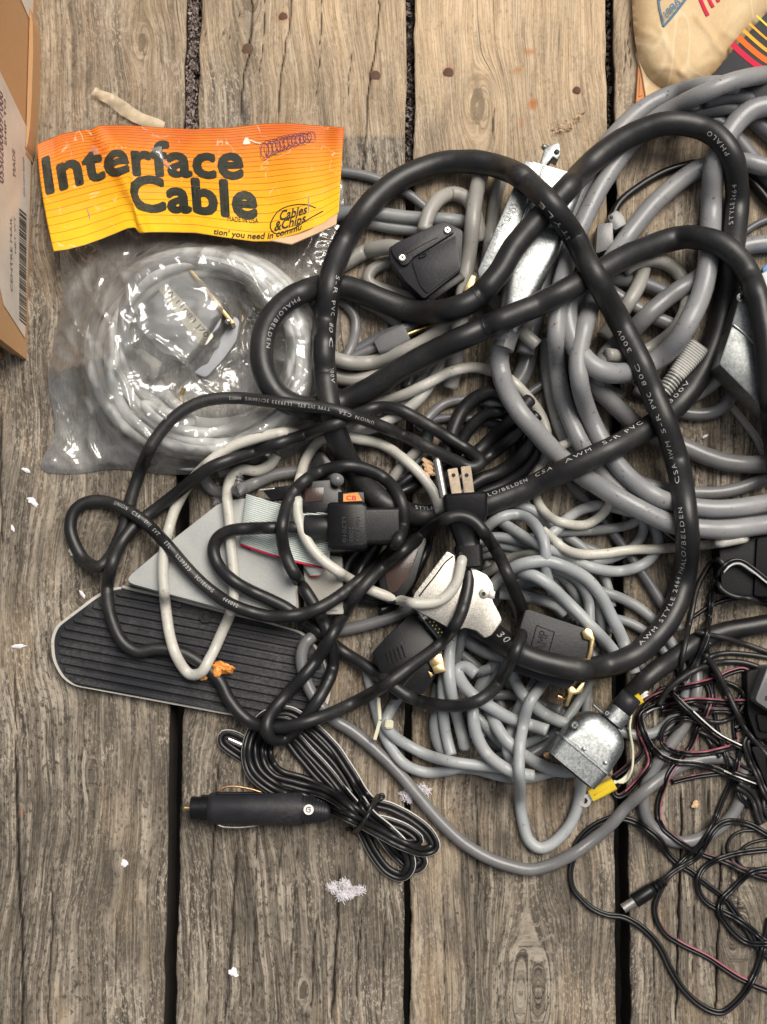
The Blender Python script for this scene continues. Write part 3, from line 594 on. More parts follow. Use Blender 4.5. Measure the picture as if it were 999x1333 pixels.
C('GX', 12.8, 'gthick', 3.3, 'thick grey cable leaving the long galvanised hood and sweeping to the lower right', [(662, 418, 3.2), (653, 444), (650, 470), (658, 504), (676, 536), (700, 564), (720, 586), (741, 606), (768, 625), (800, 645), (840, 666), (876, 682), (908, 688), (945, 689), (999, 683), (1040, 676)], pin={0: ('longhood', .45)}, **g1)
C('GE', 8.6, 'gmid', 1.0, 'slim grey cable peeping out between the two lower right arcs', [(800, 610), (835, 628), (870, 637), (905, 642), (950, 639), (999, 623), (1030, 610)], **g1)
C('GS1', 8.6, 'gmid', 2.0, 'small grey hook below the zinc box at the right edge', [(940, 462, 1.6), (948, 485), (953, 505), (947, 524), (930, 536), (905, 539), (880, 534), (850, 518, 1.6), (825, 505, 1.2)], **g1)
C('GS2', 8.6, 'gwarm', 2.4, 'warm grey cable tucked between the zinc box and the lettered cable', [(952, 470), (940, 488), (922, 505), (900, 516), (875, 518), (850, 508, 2)], **g1)
C('GS3', 5.2, 'gwarm', .6, 'thin grey cable crossing bare boards to the right edge', [(940, 518), (953, 530), (969, 549), (983, 567), (993, 588), (1004, 615)], **g1)
C('GC', 11.5, 'gthick', 2.2, 'grey cable end showing at the right edge below the upper coil', [(940, 330), (975, 320), (999, 317), (1035, 316)], **g1)
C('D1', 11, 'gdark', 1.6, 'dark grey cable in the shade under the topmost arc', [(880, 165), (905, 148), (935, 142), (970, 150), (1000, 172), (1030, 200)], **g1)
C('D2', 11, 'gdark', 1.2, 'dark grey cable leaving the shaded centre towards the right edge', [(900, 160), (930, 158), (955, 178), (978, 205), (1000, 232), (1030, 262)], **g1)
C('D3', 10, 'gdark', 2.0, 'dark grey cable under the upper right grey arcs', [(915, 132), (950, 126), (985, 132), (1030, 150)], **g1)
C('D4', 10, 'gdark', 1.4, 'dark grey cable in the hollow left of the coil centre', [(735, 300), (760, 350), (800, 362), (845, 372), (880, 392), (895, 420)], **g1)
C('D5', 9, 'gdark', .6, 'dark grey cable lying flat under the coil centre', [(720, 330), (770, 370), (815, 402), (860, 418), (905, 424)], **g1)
C('D6', 9, 'gmid', .8, 'grey cable on the deck under the middle of the coil', [(790, 375), (815, 392), (845, 410), (880, 425)], **g1)
C('D7', 12, 'gmid', .8, 'grey cable at the bottom of the heap left of the coil', [(700, 380, 1.6), (694, 430), (685, 475), (672, 500), (650, 515)], **g1)
C('D8', 6, 'gmid', .5, 'small grey cable between the hood cable and the coil', [(672, 526), (690, 511), (712, 497), (738, 490)], **g1)
C('GF2', 11, 'gmid', 1.0, 'grey cable lying on the boards under the crossing of lettered cables', [(742, 430), (752, 490), (770, 540), (795, 590), (830, 630), (870, 655), (910, 668), (960, 668)], **g1)
C('BK1', 5, 'gloss', .6, 'slim black cable curving across the clear patch inside the coil', [(795, 285), (807, 264), (831, 244), (859, 227), (884, 217), (915, 212), (950, 222), (978, 240), (999, 262), (1020, 280)], **B)
C('BK2', 4.4, 'gloss', 1.0, 'slim black cable beside the upright black cable at the right', [(960, 226), (974, 231), (989, 246), (1002, 262), (1020, 275)], **B)
C('BK3', 4.8, 'gdark', .4, 'slim dark grey cable meeting the right edge above the blue plastic', [(960, 310), (974, 299), (989, 290), (1010, 283)], **g1)

# --- greys at the upper left of the heap
C('T1', 6.4, 'gmid', 1.4, 'dark grey cable emerging from behind the orange card', [(425, 222, 1), (450, 224), (478, 229), (508, 240), (535, 255), (556, 272), (580, 295), (600, 320)], **g1)
C('T2', 9.2, 'gblue2', 2.0, 'grey cable crossing below the card towards the round hook', [(415, 286, 1), (450, 278), (480, 277), (510, 281), (540, 284), (580, 286), (620, 292)], **g1)
C('T2b', 8, 'gblue2', 1.0, 'second grey cable just below the one crossing under the card', [(470, 288), (510, 296), (540, 300), (575, 306), (610, 312)], **g1)
C('T3', 9.6, 'gwarm', 3.4, 'warm grey cable making a hook above the black connector', [(552, 302, 3.6), (554, 292, 3.6), (560, 274, 3.6), (572, 259), (590, 252), (606, 257), (616, 270), (622, 290, 2.6), (626, 315, 2)], pin={0: ('dsubtop', .5)}, **g1)
C('T4', 10.4, 'gwarm', 5, 'warm grey cable standing beside the galvanised hood and across the black connector', [(634, 205, 4.4), (624, 235, 4.6), (618, 265), (614, 300), (609, 340), (604, 375, 4.4), (600, 410, 4), (596, 440, 3.6), (592, 475, 3), (586, 505, 2)], **g1)
C('T4b', 8.6, 'gwarm', 2.0, 'grey cable half hidden between the hook and the galvanised hood', [(655, 225), (645, 262), (640, 300), (634, 340), (628, 380)], **g1)
C('T5', 10.4, 'gwarm', 3.0, 'grey cable running from the bag into the left end of the black connector', [(425, 350, 1), (445, 344, 2), (466, 332), (488, 324), (512, 322), (530, 328, 3.6)], pin={-1: ('dsubtop', .4)}, **g1)
C('T6', 8.2, 'gwarm', 2.6, 'grey cable curling left of the black connector', [(520, 338, 1.6), (500, 343, 2), (484, 352), (479, 364), (488, 373), (506, 379), (526, 386), (545, 392), (566, 396), (590, 398, 2)], **g1)
C('T7', 6.4, 'gmid', 1.4, 'short grey loop by the edge of the clear bag', [(432, 386), (450, 396), (462, 412), (463, 432), (456, 455), (446, 474, 1)], **g1)
C('T8', 9.6, 'gwarm', 3.0, 'grey cable climbing right above the slanting black cable, upper of two', [(425, 462, 2), (445, 470), (468, 473), (494, 469), (522, 459), (548, 446), (570, 432), (590, 418, 2.6), (610, 405, 2)], **g1)
C('T9', 9.6, 'gwarm', 2.4, 'grey cable climbing right above the slanting black cable, lower of two', [(425, 486, 1.6), (446, 492), (468, 494), (494, 488), (524, 472), (552, 452), (578, 434), (600, 415, 2)], **g1)
C('T10', 9.4, 'gblue2', 1.6, 'grey cable passing under both black cables towards the lower left', [(600, 420), (582, 446), (565, 476), (545, 505), (522, 530), (495, 552), (465, 566), (435, 572)], **g1)
C('T11', 7.4, 'glight', 3.6, 'pale grey cable beside the off-white cable under the slanting black cable', [(600, 440, 2.6), (582, 466), (566, 490), (552, 512), (536, 528), (510, 545), (480, 558), (450, 560)], **g1)
C('T13', 6.4, 'gmid', 1.2, 'grey cable arching behind the bunch of black cords', [(545, 560), (560, 541), (576, 527), (600, 521), (630, 522), (655, 530)], **g1)
C('T14', 6, 'gdark', .8, 'dark grey cable behind the bunch of black cords', [(540, 556), (570, 546), (600, 544), (640, 550), (670, 562)], **g1)
C('T15', 7, 'gwarm', 1.2, 'grey cable end pointing at the plug from the upper left', [(555, 575), (540, 590), (525, 605), (512, 622), (500, 640)], **g1)
C('T16', 8, 'gblue2', .9, 'grey cable near the twisted tan scrap', [(560, 560), (550, 590), (535, 612), (522, 632)], **g1)
C('S1', 8.2, 'gmid', 4.6, 'grey cable looping above the ribbon cable', [(262, 606, 1), (266, 622, 1.6), (276, 636, 3), (296, 641, 5.4), (318, 635, 5), (340, 625), (362, 617), (388, 614), (415, 615), (440, 625, 4)], **g1)
C('S2', 5.6, 'gwarm', 1.0, 'slim grey cable under the bag corner next to the coiled spring', [(285, 618), (304, 614), (330, 613), (350, 607), (359, 596), (356, 584)], **g1)

C('T17', 8, 'gdark', 1.0, 'dark grey cable lying behind the grey jack with the brass shaft', [(440, 468), (462, 458), (484, 446), (512, 433), (545, 424), (590, 416)], **g1)
C('T18', 8.4, 'gmid', .7, 'grey cable crossing the dark hollow under the black connector', [(470, 392), (492, 402), (515, 418), (530, 440), (538, 470), (530, 505)], **g1)
C('T19', 9, 'gwarm', 1.2, 'grey cable passing behind the galvanised hood into the coil', [(560, 330), (590, 345), (625, 372), (650, 400), (672, 425), (700, 450)], **g1)
C('D9', 11, 'gmid', 1.0, 'grey cable arc deep inside the coil beside the open centre', [(770, 345), (752, 380), (745, 420), (752, 460), (775, 500), (810, 520)], **g1)
C('D10', 10, 'gthick', .8, 'grey cable arc lying outermost on the boards at the lower left of the coil', [(712, 440), (714, 480), (720, 520), (732, 560), (752, 598), (780, 630), (815, 655)], **g1)
# --- bunch of black cords in the centre
k = dict(name='black_cable', cat='cable')
C('K1', 9.4, 'gloss', 2.6, 'glossy black cord forming the outermost arch of the dark bunch', [(575, 620, 2), (582, 585), (592, 555), (603, 534), (620, 518), (643, 511), (664, 522), (676, 548), (672, 575)], **k)
C('K2', 8.4, 'gloss', 2.2, 'glossy black cord forming the inner arch of the dark bunch', [(590, 600), (604, 568), (620, 549), (640, 538), (660, 540), (676, 560), (680, 590)], **k)
C('K3', 9, 'rubber', 3.0, 'dull black cord slanting up right in the dark bunch', [(560, 640, 2), (590, 615), (624, 587), (645, 566), (668, 545), (690, 520, 1.8)], **k)
C('K4', 8, 'gloss', 2.7, 'glossy black cord second from the top among the slanting cords', [(580, 636), (620, 606), (648, 586), (676, 562), (700, 540, 2)], **k)
C('K5', 9, 'rubber', 3.0, 'dusty black cord third among the slanting cords near the plug', [(590, 648, 2), (624, 625), (650, 615), (674, 598), (690, 577), (700, 555, 1.6)], **k)
C('K6', 8, 'gloss', 2.4, 'glossy black cord lowest of the slanting cords near the plug', [(596, 660, 2), (628, 642), (656, 631), (680, 616), (697, 592), (702, 568, 2)], **k)
C('K7', 7, 'gloss', 2.0, 'glossy black cord running under the tan scrap', [(490, 655), (515, 636), (545, 612), (572, 588), (592, 560)], **k)
C('K7b', 6, 'gloss', 2.6, 'slim glossy cord just left of the round earth pin', [(470, 668), (505, 648), (540, 632), (570, 612), (590, 596)], **k)
C('K8', 9, 'gloss', 4.6, 'glossy black cord loop below the socket end', [(500, 690), (490, 708), (478, 728), (467, 745), (466, 762), (482, 775), (505, 770), (525, 750), (545, 720)], **k)
C('K9', 8, 'gloss', 4.0, 'glossy black cord curl left of the loop below the socket end', [(480, 700), (464, 718), (453, 732), (449, 750), (455, 768), (472, 780), (495, 782)], **k)
C('K10', 6, 'gloss', 5.0, 'glossy black cord running beside the silver hood', [(560, 690), (556, 715), (545, 740), (532, 765), (515, 785), (495, 795)], **k)

# --- blue-grey bundle in the middle
gb = dict(cat='cable')
C('M10', 6.6, 'gdark', .6, 'dark grey cable slanting down right across the board gap', [(735, 620), (748, 637), (766, 656), (788, 681), (806, 704), (824, 729), (844, 757), (858, 780), (872, 800), (885, 820)], **gb)
C('M1', 8.2, 'gblue', 4.4, 'blue-grey cable in a wide arch over the middle bundle', [(628, 782, 3), (644, 760), (664, 742), (686, 733), (712, 731), (740, 740), (764, 754), (783, 777), (796, 802), (808, 826), (818, 850, 4), (826, 876, 3)], **gb)
C('M2', 8.2, 'gblue', 4.2, 'pale cable crossing the corner of the black AMP hood', [(652, 752), (674, 746), (694, 749), (713, 760), (732, 777), (752, 797), (771, 817), (790, 837), (806, 856), (824, 872, 3)], **gb)
C('M3', 8.2, 'gblue', 3.6, 'blue-grey cable stub ending above the black AMP hood', [(650, 772), (668, 773), (688, 777), (710, 782), (726, 789), (737, 799)], **gb)
C('M4', 7.4, 'gblue', 4.6, 'blue-grey cable bending down sharply below the lettered black cable', [(630, 690, 3), (646, 677), (664, 670), (684, 673), (699, 686), (708, 704), (711, 726), (712, 748, 3.4), (720, 772, 3)], **gb)
C('M5', 7.2, 'gblue', 3.8, 'blue-grey cable making a long loop below the coil', [(640, 668), (654, 680), (672, 692), (692, 704), (712, 714), (731, 722), (752, 732), (776, 740), (802, 744), (828, 739), (847, 727), (856, 712), (855, 694, 2), (846, 680, 1.4), (828, 669, 1.3), (806, 662, 1.3), (782, 658, 1.5), (758, 663, 2), (738, 676, 2.6), (722, 692, 3), (706, 704, 3)], **gb)
C('M8', 6.4, 'gblue2', 2.4, 'grey cable running level under the scuffed off-white loop', [(700, 700), (720, 694), (745, 692), (772, 691), (800, 687), (822, 682, 2), (834, 674, 1.6)], **gb)
C('M8b', 6.4, 'gblue2', 3.0, 'grey cable hooking round below the level cable', [(830, 668, 1.5), (837, 678, 2.6), (837, 692), (829, 707), (812, 720), (788, 729), (762, 731), (740, 726)], **gb)
C('M9', 5.6, 'gwarm', 1.6, 'slim warm grey cable passing under the slanting black cable', [(705, 580), (694, 600), (686, 630), (687, 656), (695, 684), (706, 702)], **gb)
C('M11', 7, 'gblue2', 2.0, 'grey cable fanning right from the bundle, upper of two', [(740, 770), (768, 768), (796, 774), (820, 784), (840, 798), (862, 820), (880, 845)], **gb)
C('M12', 6.4, 'gblue2', 1.8, 'grey cable fanning right from the bundle, lower of two', [(750, 812), (780, 805), (808, 807), (830, 816), (850, 831), (868, 852)], **gb)
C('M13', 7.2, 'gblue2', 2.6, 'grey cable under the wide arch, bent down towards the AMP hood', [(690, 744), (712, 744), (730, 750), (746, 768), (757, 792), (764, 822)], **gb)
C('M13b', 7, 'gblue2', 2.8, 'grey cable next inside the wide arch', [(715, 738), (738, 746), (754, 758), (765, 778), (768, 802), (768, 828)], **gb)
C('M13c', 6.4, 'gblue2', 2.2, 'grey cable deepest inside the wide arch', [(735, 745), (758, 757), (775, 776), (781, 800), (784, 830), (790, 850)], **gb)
C('M14', 6.4, 'gwarm', 3.6, 'warm grey cable with a dark red scuff beside the silver hood', [(625, 752), (640, 742), (660, 729), (680, 723), (700, 721), (716, 724, 3)], **gb)
C('M15', 6.8, 'gblue2', 3.0, 'grey cable at the left of the bundle, uppermost', [(622, 708), (640, 700), (660, 701), (682, 707), (704, 716)], **gb)
C('M16', 7.2, 'gblue', 2.6, 'grey cable at the left of the bundle, second down', [(618, 716), (640, 709), (664, 711), (686, 719), (706, 730)], **gb)
C('M16b', 6.4, 'gblue2', 1.8, 'grey cable at the left of the bundle, third down', [(612, 728), (636, 721), (660, 722), (690, 732), (715, 750)], **gb)
C('M17', 6.4, 'gblue2', 2.6, 'grey cable leaving the silver hood edge to the right', [(630, 776), (650, 770), (672, 765), (694, 758), (716, 760)], **gb)
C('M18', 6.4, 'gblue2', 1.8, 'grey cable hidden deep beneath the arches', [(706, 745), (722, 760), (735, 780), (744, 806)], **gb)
C('M19', 6.6, 'gblue2', .8, 'grey cable on the boards right of the AMP hood', [(772, 850), (790, 845), (815, 850), (835, 868), (848, 892)], **gb)
# --- blue-grey bundle, lower
C('N1', 8.2, 'gblue', 3.4, 'blue-grey cable end pointing down, brown speck at its middle', [(592, 800, 4), (588, 826), (585, 852), (585, 880), (589, 908), (597, 938), (603, 960), (606, 974)], **gb)
C('N2', 6.4, 'gblue2', 2.6, 'thin blue-grey cable right beside the downward cable end', [(604, 812), (601, 832), (595, 856), (590, 885), (592, 915)], **gb)
C('N3', 7.4, 'gblue', 2.8, 'blue-grey cable end pointing down, leftmost of the pair', [(578, 868), (577, 896), (577, 924), (580, 952), (586, 976), (588, 983)], **gb)
C('N4', 8.2, 'gblue', 3.8, 'blue-grey cable ending in a blunt stub left of the zinc hood', [(620, 878, 2), (606, 868, 2.6), (596, 872, 3), (599, 884), (608, 897), (622, 910), (640, 921), (662, 934), (688, 943), (713, 951)], **gb)
C('N5', 8, 'gblue', 3.2, 'blue-grey cable curving down right below the black cord loop', [(616, 900), (616, 926), (619, 950), (628, 972), (643, 990), (666, 1004), (694, 1010)], **gb)
C('N6', 8, 'gblue', 3.4, 'blue-grey cable swinging under the zinc hood', [(632, 900), (636, 920), (645, 942), (658, 962), (678, 980), (702, 995), (724, 1003), (748, 1004), (770, 998, 2.6)], **gb)
C('N7', 7.6, 'gblue', 4.0, 'blue-grey twisted cable hanging lowest in a deep U over the boards', [(712, 882, 3), (704, 894, 3.2), (690, 914), (683, 937), (678, 964), (676, 992, 4.2), (677, 1020), (678, 1048), (682, 1074), (690, 1096), (702, 1104), (716, 1100), (734, 1084), (747, 1064), (754, 1040), (757, 1014), (757, 985, 2)], **gb)
C('N8', 7.8, 'gblue', 2.8, 'blue-grey cable sloping behind the stub towards the zinc hood', [(660, 862), (668, 880), (676, 897), (688, 912), (706, 927), (726, 938), (748, 946)], **gb)
C('N9', 7.4, 'gblue', 3.0, 'blue-grey cable along the lower rim of the bundle from the nylon tie', [(540, 885, 2.4), (522, 904), (508, 925), (502, 943, 3.4), (512, 957), (534, 972), (560, 984), (590, 992), (620, 996), (650, 999), (680, 1006)], **gb)
C('N10', 7.2, 'gblue', 2.6, 'blue-grey cable passing through the nylon tie and along the boards', [(478, 870), (484, 900), (490, 925), (497, 948, 2.8), (508, 972), (526, 994), (552, 1005), (582, 1003), (612, 995), (640, 990, 2)], **gb)
C('N11', 8, 'gblue2', 2.0, 'blue-grey cable under the silver hood, arching to the right', [(600, 828), (616, 840), (634, 850), (656, 856), (680, 862)], **gb)
C('N11b', 7.4, 'gblue2', 1.6, 'blue-grey cable under the silver hood, second of two', [(590, 822), (614, 826), (640, 838), (664, 848)], **gb)
C('N12', 11, 'gblue2', 1.6, 'thick blue-grey cable turning down inside the black cord loop', [(674, 852), (650, 862), (634, 882), (624, 905), (619, 930), (622, 960)], **gb)
C('N13', 6.4, 'gblue2', 1.6, 'thin blue-grey cable low in the bundle, first of the slanting ones', [(618, 928), (634, 948), (650, 966), (668, 978)], **gb)
C('N13b', 6.4, 'gblue2', 1.2, 'thin blue-grey cable low in the bundle, rising right under the stub', [(648, 986), (668, 976), (690, 966), (712, 954)], **gb)
C('N13c', 9, 'gdark', .9, 'dark grey cable low in the bundle, rising right behind the zinc hood', [(650, 1000), (676, 990), (702, 976), (724, 952), (735, 925)], **gb)
C('N14', 7, 'gblue', 1.4, 'blue-grey cable lying lowest along the rim under the U', [(590, 1000), (620, 1002), (655, 1011), (690, 1012), (720, 1005), (750, 1000)], **gb)
C('N15', 6.2, 'gblue2', 1.2, 'blue-grey cable upright behind the zinc hood', [(772, 868), (766, 890), (764, 912), (762, 940)], **gb)
C('N17', 7, 'gblue2', 1.0, 'grey cable between the zinc hood and the yellow sleeve', [(800, 950), (830, 957), (852, 954), (870, 941), (885, 922), (893, 898), (888, 870), (876, 845)], **gb)
BUL = ['half buried strand at the left of the bundle, running from under the plug', 'half buried strand just under the silver hood edge going down right', 'half buried strand crossing under the wide arch', 'half buried strand level with the straight off-white cable', "half buried strand below the dark hood's gold latch", 'half buried strand between the silver hood and the blunt stub', 'half buried strand right of the downward cable end pair', 'half buried strand left of the lowest U, rising to the AMP hood', 'half buried strand left of the downward cable ends', "half buried strand pointing at the zinc hood's flange", "half buried strand above the AMP hood's left corner", 'half buried strand under the long loop of the bundle']
for q, pts in enumerate([[(640, 700), (668, 715), (700, 735), (725, 765), (738, 800)], [(630, 735), (660, 752), (690, 770), (722, 790), (745, 815)], [(655, 690), (690, 712), (735, 745), (770, 785), (795, 825)], [(690, 700), (730, 705), (770, 715), (800, 730)],
    [(600, 850), (625, 872), (645, 900), (655, 935), (650, 970)], [(640, 850), (662, 890), (690, 925), (725, 950)], [(590, 900), (610, 935), (640, 965), (680, 985)], [(700, 870), (690, 900), (665, 930), (640, 948), (612, 955)], [(570, 890), (566, 920), (572, 950), (590, 975)], [(640, 905), (668, 905), (700, 915), (730, 925)], [(655, 765), (672, 790), (680, 815)], [(720, 690), (748, 705), (775, 730), (790, 760), (796, 790)]]):
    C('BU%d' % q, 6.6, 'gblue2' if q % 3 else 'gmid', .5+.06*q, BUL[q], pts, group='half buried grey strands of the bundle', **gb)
C('BV0', 6.8, 'gblue', 2.0, 'blue-grey strand arching from the silver hood over to the diagonal dark cable', [(640, 790), (660, 762), (690, 748), (730, 746), (765, 762), (790, 790), (800, 815)], **gb)
C('BV1', 6.6, 'gblue', 1.6, 'blue-grey strand crossing left of the zinc hood from the AMP hood to the rim', [(700, 880), (684, 905), (668, 940), (660, 975), (668, 1000)], **gb)
C('BV2', 6.8, 'gblue2', 1.8, 'blue-grey strand swinging left under the black cord loop', [(640, 870), (610, 880), (582, 905), (566, 940), (572, 972), (590, 992)], **gb)
C('BV3', 6.6, 'gblue', 2.2, 'blue-grey strand curling under the sharply bent cable below the lettering', [(660, 655), (690, 662), (712, 680), (726, 706), (722, 730), (700, 745)], **gb)
C('BV4', 6.6, 'gblue2', 1.4, 'blue-grey strand running down between the gold clips', [(735, 790), (755, 815), (772, 850), (768, 885), (752, 915), (735, 940)], **gb)
# --- long grey cable lying on the deck
C('NL', 8.0, 'gmid', 1.6, 'long grey cable sweeping over the boards below the heap and looping at the right', [(545, 790, 2), (520, 800, 2), (480, 813, 2), (446, 820, 2.4), (418, 824, 2.4), (400, 835, 2.4), (393, 852, 2.4), (396, 878, 2.4), (408, 906, 2.4), (432, 934), (459, 952), (486, 974), (517, 1004), (545, 1037), (570, 1066), (602, 1096), (636, 1117), (667, 1128), (690, 1132), (716, 1126), (744, 1113), (772, 1093), (797, 1072), (814, 1052), (836, 1033), (860, 1014), (883, 999), (905, 990), (929, 986), (951, 989), (965, 1001), (969, 1020), (963, 1042), (951, 1064), (935, 1079), (913, 1091), (895, 1096), (875, 1095), (858, 1085), (844, 1068), (838, 1046, 1.4), (842, 1020, 1.2), (852, 1000, 1.2), (866, 979, 1.2), (884, 955, 1.2), (896, 934, 1.2), (905, 908, 1.2), (907, 880, 1.2), (902, 850, 1)], **gb)

# --- thin twin wires at the lower right
def T(key, L, label, pts, second='gloss', stripe=None, r=2.6, single=False, mat='gloss', name='twin_wire', group=None):
    C(key, r*(.92 if single else .80), mat, L, label, pts, group=group, cat='wire', name=name, twin=None if single else second, stripe=stripe, wob=.4, step=2.6)
T('w1', 4.6, 'black and pink twin wire leaving the braided end and hooking round under the grey adapter', [(799, 1012), (816, 999), (836, 978), (832, 954), (830, 934), (840, 915), (860, 903), (882, 896), (911, 890), (933, 884), (952, 875), (969, 872), (978, 881), (977, 895), (967, 905), (958, 918)], stripe='pink')
T('w2', 5.0, 'black and pink twin wire curling over the yellow ring terminal', [(806, 1020), (799, 1030), (804, 1037), (813, 1034), (832, 1014), (846, 993), (843, 974), (835, 954), (834, 938), (845, 925), (862, 915), (885, 908)], stripe='pink')
T('w3', 5.6, 'black twin wire with a white stripe crossing the looped grey cable', [(862, 917), (846, 922), (834, 932), (838, 950), (847, 970), (861, 984), (879, 992), (903, 994), (925, 999), (951, 1010), (975, 1019), (999, 1028), (1020, 1036)], stripe='stripe')
T('w4', 5.2, 'black and pink twin wire in a round loop above the pale crumb', [(920, 942), (905, 937), (890, 935), (875, 938), (864, 949), (861, 964), (870, 975), (890, 981), (917, 981), (940, 976), (962, 970), (985, 962), (1010, 958)], stripe='pink')
T('w5', 6.2, 'black twin wire with a white stripe running straight to the right edge', [(872, 900), (886, 914), (900, 927), (916, 942), (936, 958), (960, 970), (980, 979), (1000, 988), (1020, 997)], stripe='stripe')
T('w6', 4.0, 'black wire running level below the pink twin wire', [(876, 906), (890, 911), (906, 917), (924, 922), (950, 922), (972, 922), (999, 935)], single=True, r=3.4)
T('w7', 5.0, 'black wire in a round arc left of the grey adapter', [(880, 915), (895, 926), (912, 935), (932, 940), (948, 937), (960, 929), (969, 914), (967, 901), (955, 892), (940, 886), (925, 875)], single=True, r=3.4)
T('w8', 5.8, 'black and pink twin wire running level into the grey adapter', [(860, 925), (880, 917), (900, 912), (924, 912), (950, 914), (972, 914), (985, 920), (1000, 930), (1015, 940)], stripe='pink')
T('w9', 7.6, 'straight black wire laid on top from upper left to lower right', [(918, 852), (931, 870), (943, 893), (956, 920), (969, 946), (981, 962), (1000, 985), (1015, 1005)], single=True, r=4.2, mat='rubber')
T('w10', 7.2, 'black wire arching over the top of the wire tangle', [(858, 918), (868, 900), (886, 884), (911, 870), (940, 862), (969, 863), (1000, 874), (1020, 884)], single=True, r=4.4, mat='rubber')
T('w11', 3.6, 'black wire with a white stripe running straight down through the tangle', [(926, 868), (929, 895), (931, 926), (937, 956), (945, 982), (950, 1000)], stripe='stripe', r=2.2)
T('w12', 4.2, 'black and pink twin wire winding down beside the long grey loop', [(918, 884), (925, 905), (919, 926), (910, 945), (900, 970), (888, 988), (876, 1000), (864, 1025), (857, 1052), (861, 1074), (875, 1088), (896, 1103), (918, 1113), (944, 1122), (969, 1134), (999, 1144), (1020, 1150)], stripe='pink')
T('w13', 4.6, 'black and pink twin wire crossing the right side of the grey loop', [(970, 968), (963, 982), (959, 998), (951, 1020), (940, 1045), (928, 1074), (914, 1096), (897, 1113), (884, 1126), (866, 1145), (852, 1156)], stripe='pink')
T('w14', 5.0, 'black twin wire ending in the barrel plug', [(1020, 1098), (999, 1086), (975, 1073), (955, 1069), (940, 1072), (928, 1083), (919, 1099), (908, 1116), (892, 1126), (876, 1136), (861, 1149)], r=2.8)
T('w15', 3.0, 'black and pink twin wire curving from under the barrel plug to the right edge', [(872, 1140), (860, 1160), (853, 1180), (856, 1199), (867, 1216), (884, 1227), (903, 1237), (923, 1247), (944, 1261), (965, 1274), (999, 1289), (1020, 1297)], stripe='pink')
T('w16', 2.6, 'black twin wire in the largest loop over the bare boards below', [(1020, 1265), (999, 1244), (985, 1230), (970, 1206), (957, 1187), (943, 1169), (928, 1157), (911, 1144), (899, 1134), (884, 1125), (868, 1109), (861, 1096), (849, 1084), (831, 1072), (814, 1066, 1.2), (798, 1065, 1), (781, 1071, .9), (762, 1084, .8), (750, 1100, .8), (746, 1118, .8), (743, 1138), (746, 1155), (756, 1169), (772, 1183), (792, 1191), (810, 1193), (828, 1202), (847, 1218), (861, 1236), (874, 1263), (887, 1284), (908, 1305), (926, 1316), (940, 1318), (953, 1310), (969, 1293, 3.4), (981, 1272, 3.6), (990, 1248, 3.6), (996, 1224, 3.6), (1002, 1195, 3.6)], r=2.9)
T('w17', 5.0, 'black twin wire in the left of two linked loops at the right edge', [(1020, 1104), (999, 1106), (979, 1108), (955, 1112), (932, 1120), (916, 1131), (909, 1146), (911, 1162), (921, 1175), (938, 1185), (959, 1196), (976, 1208), (992, 1222), (1012, 1236)], r=2.8)
T('w18', 5.6, 'black twin wire in the right of two linked loops at the right edge', [(1020, 1133), (999, 1132), (981, 1135), (967, 1144), (953, 1158), (940, 1172), (937, 1187), (945, 1201), (958, 1216), (974, 1227), (999, 1229), (1020, 1228)], r=2.8)
T('w19', 3.6, 'single thin black wire in a round loop at the right edge', [(1000, 1085), (977, 1081), (960, 1084), (950, 1093), (947, 1104), (953, 1119), (966, 1129), (985, 1131), (1010, 1130)], single=True, r=2.2)
T('w20', 6.6, 'black wire falling in a narrow arc right of the lettered cable', [(942, 735), (937, 729), (929, 731), (916, 748), (907, 768), (901, 798), (895, 826), (889, 856), (885, 880), (876, 900)], single=True, r=4, mat='rubber')
T('w21', 7.0, 'black twin wire with a bright white edge arching over the black adapter', [(1020, 770), (999, 756), (980, 741), (963, 731), (950, 733), (938, 745), (928, 766), (925, 792), (922, 820), (917, 836), (910, 852), (902, 870), (888, 890)], stripe='stripe', r=3)
T('w22', 6.0, 'black wire sagging across the lower corner of the black adapter', [(933, 752), (938, 765), (952, 775), (978, 780), (1000, 787), (1020, 794)], single=True, r=3.4, mat='rubber')
T('w23', 3.0, 'black wire on the boards left of the black adapter', [(898, 806), (906, 801), (924, 789), (950, 780), (980, 778)], single=True, r=3)
T('w24', 6.0, 'black wire fanning right below the thick embossed cable', [(905, 822), (922, 826), (942, 830), (969, 838), (1000, 849), (1020, 856)], single=True, r=3.8, mat='rubber')
T('w25', 5.6, 'black wire fanning right just above the arching wire', [(912, 868), (925, 855), (947, 850), (975, 852), (1000, 856), (1020, 860)], single=True, r=3.8, mat='rubber')
T('w26', 5.0, 'black wire dropping from the knot beside the thick embossed cable', [(916, 826), (920, 846), (926, 862), (934, 882), (944, 905)], single=True, r=3.8)
T('w27', 6.4, 'black wire slanting down left from the knot', [(925, 836), (915, 852), (900, 868), (880, 888), (866, 902), (858, 920)], single=True, r=4.2)
T('w28', 6.6, 'flat black twin wire folded in a sharp bend at the right edge', [(1020, 1060), (999, 1036), (988, 1012), (978, 990), (971, 968), (975, 961), (985, 968), (1000, 982), (1020, 1000)], r=3.4, mat='rubber', second='rubber')
T('w29', 6.0, 'flat black wire bunch end hanging at the right edge', [(960, 1022), (975, 1032), (984, 1046), (988, 1062), (992, 1072)], r=4.2, mat='rubber', second='rubber')
T('w30', 5.6, 'black wire curling in the dark corner at the right edge', [(1015, 1012), (998, 1030), (994, 1048), (1002, 1066), (1020, 1075)], r=3.6, single=True, mat='rubber')
T('w31', 4.8, 'black wire lying behind the folded twin wire', [(955, 1005), (975, 1012), (1000, 1016), (1020, 1022)], r=3.4, single=True)
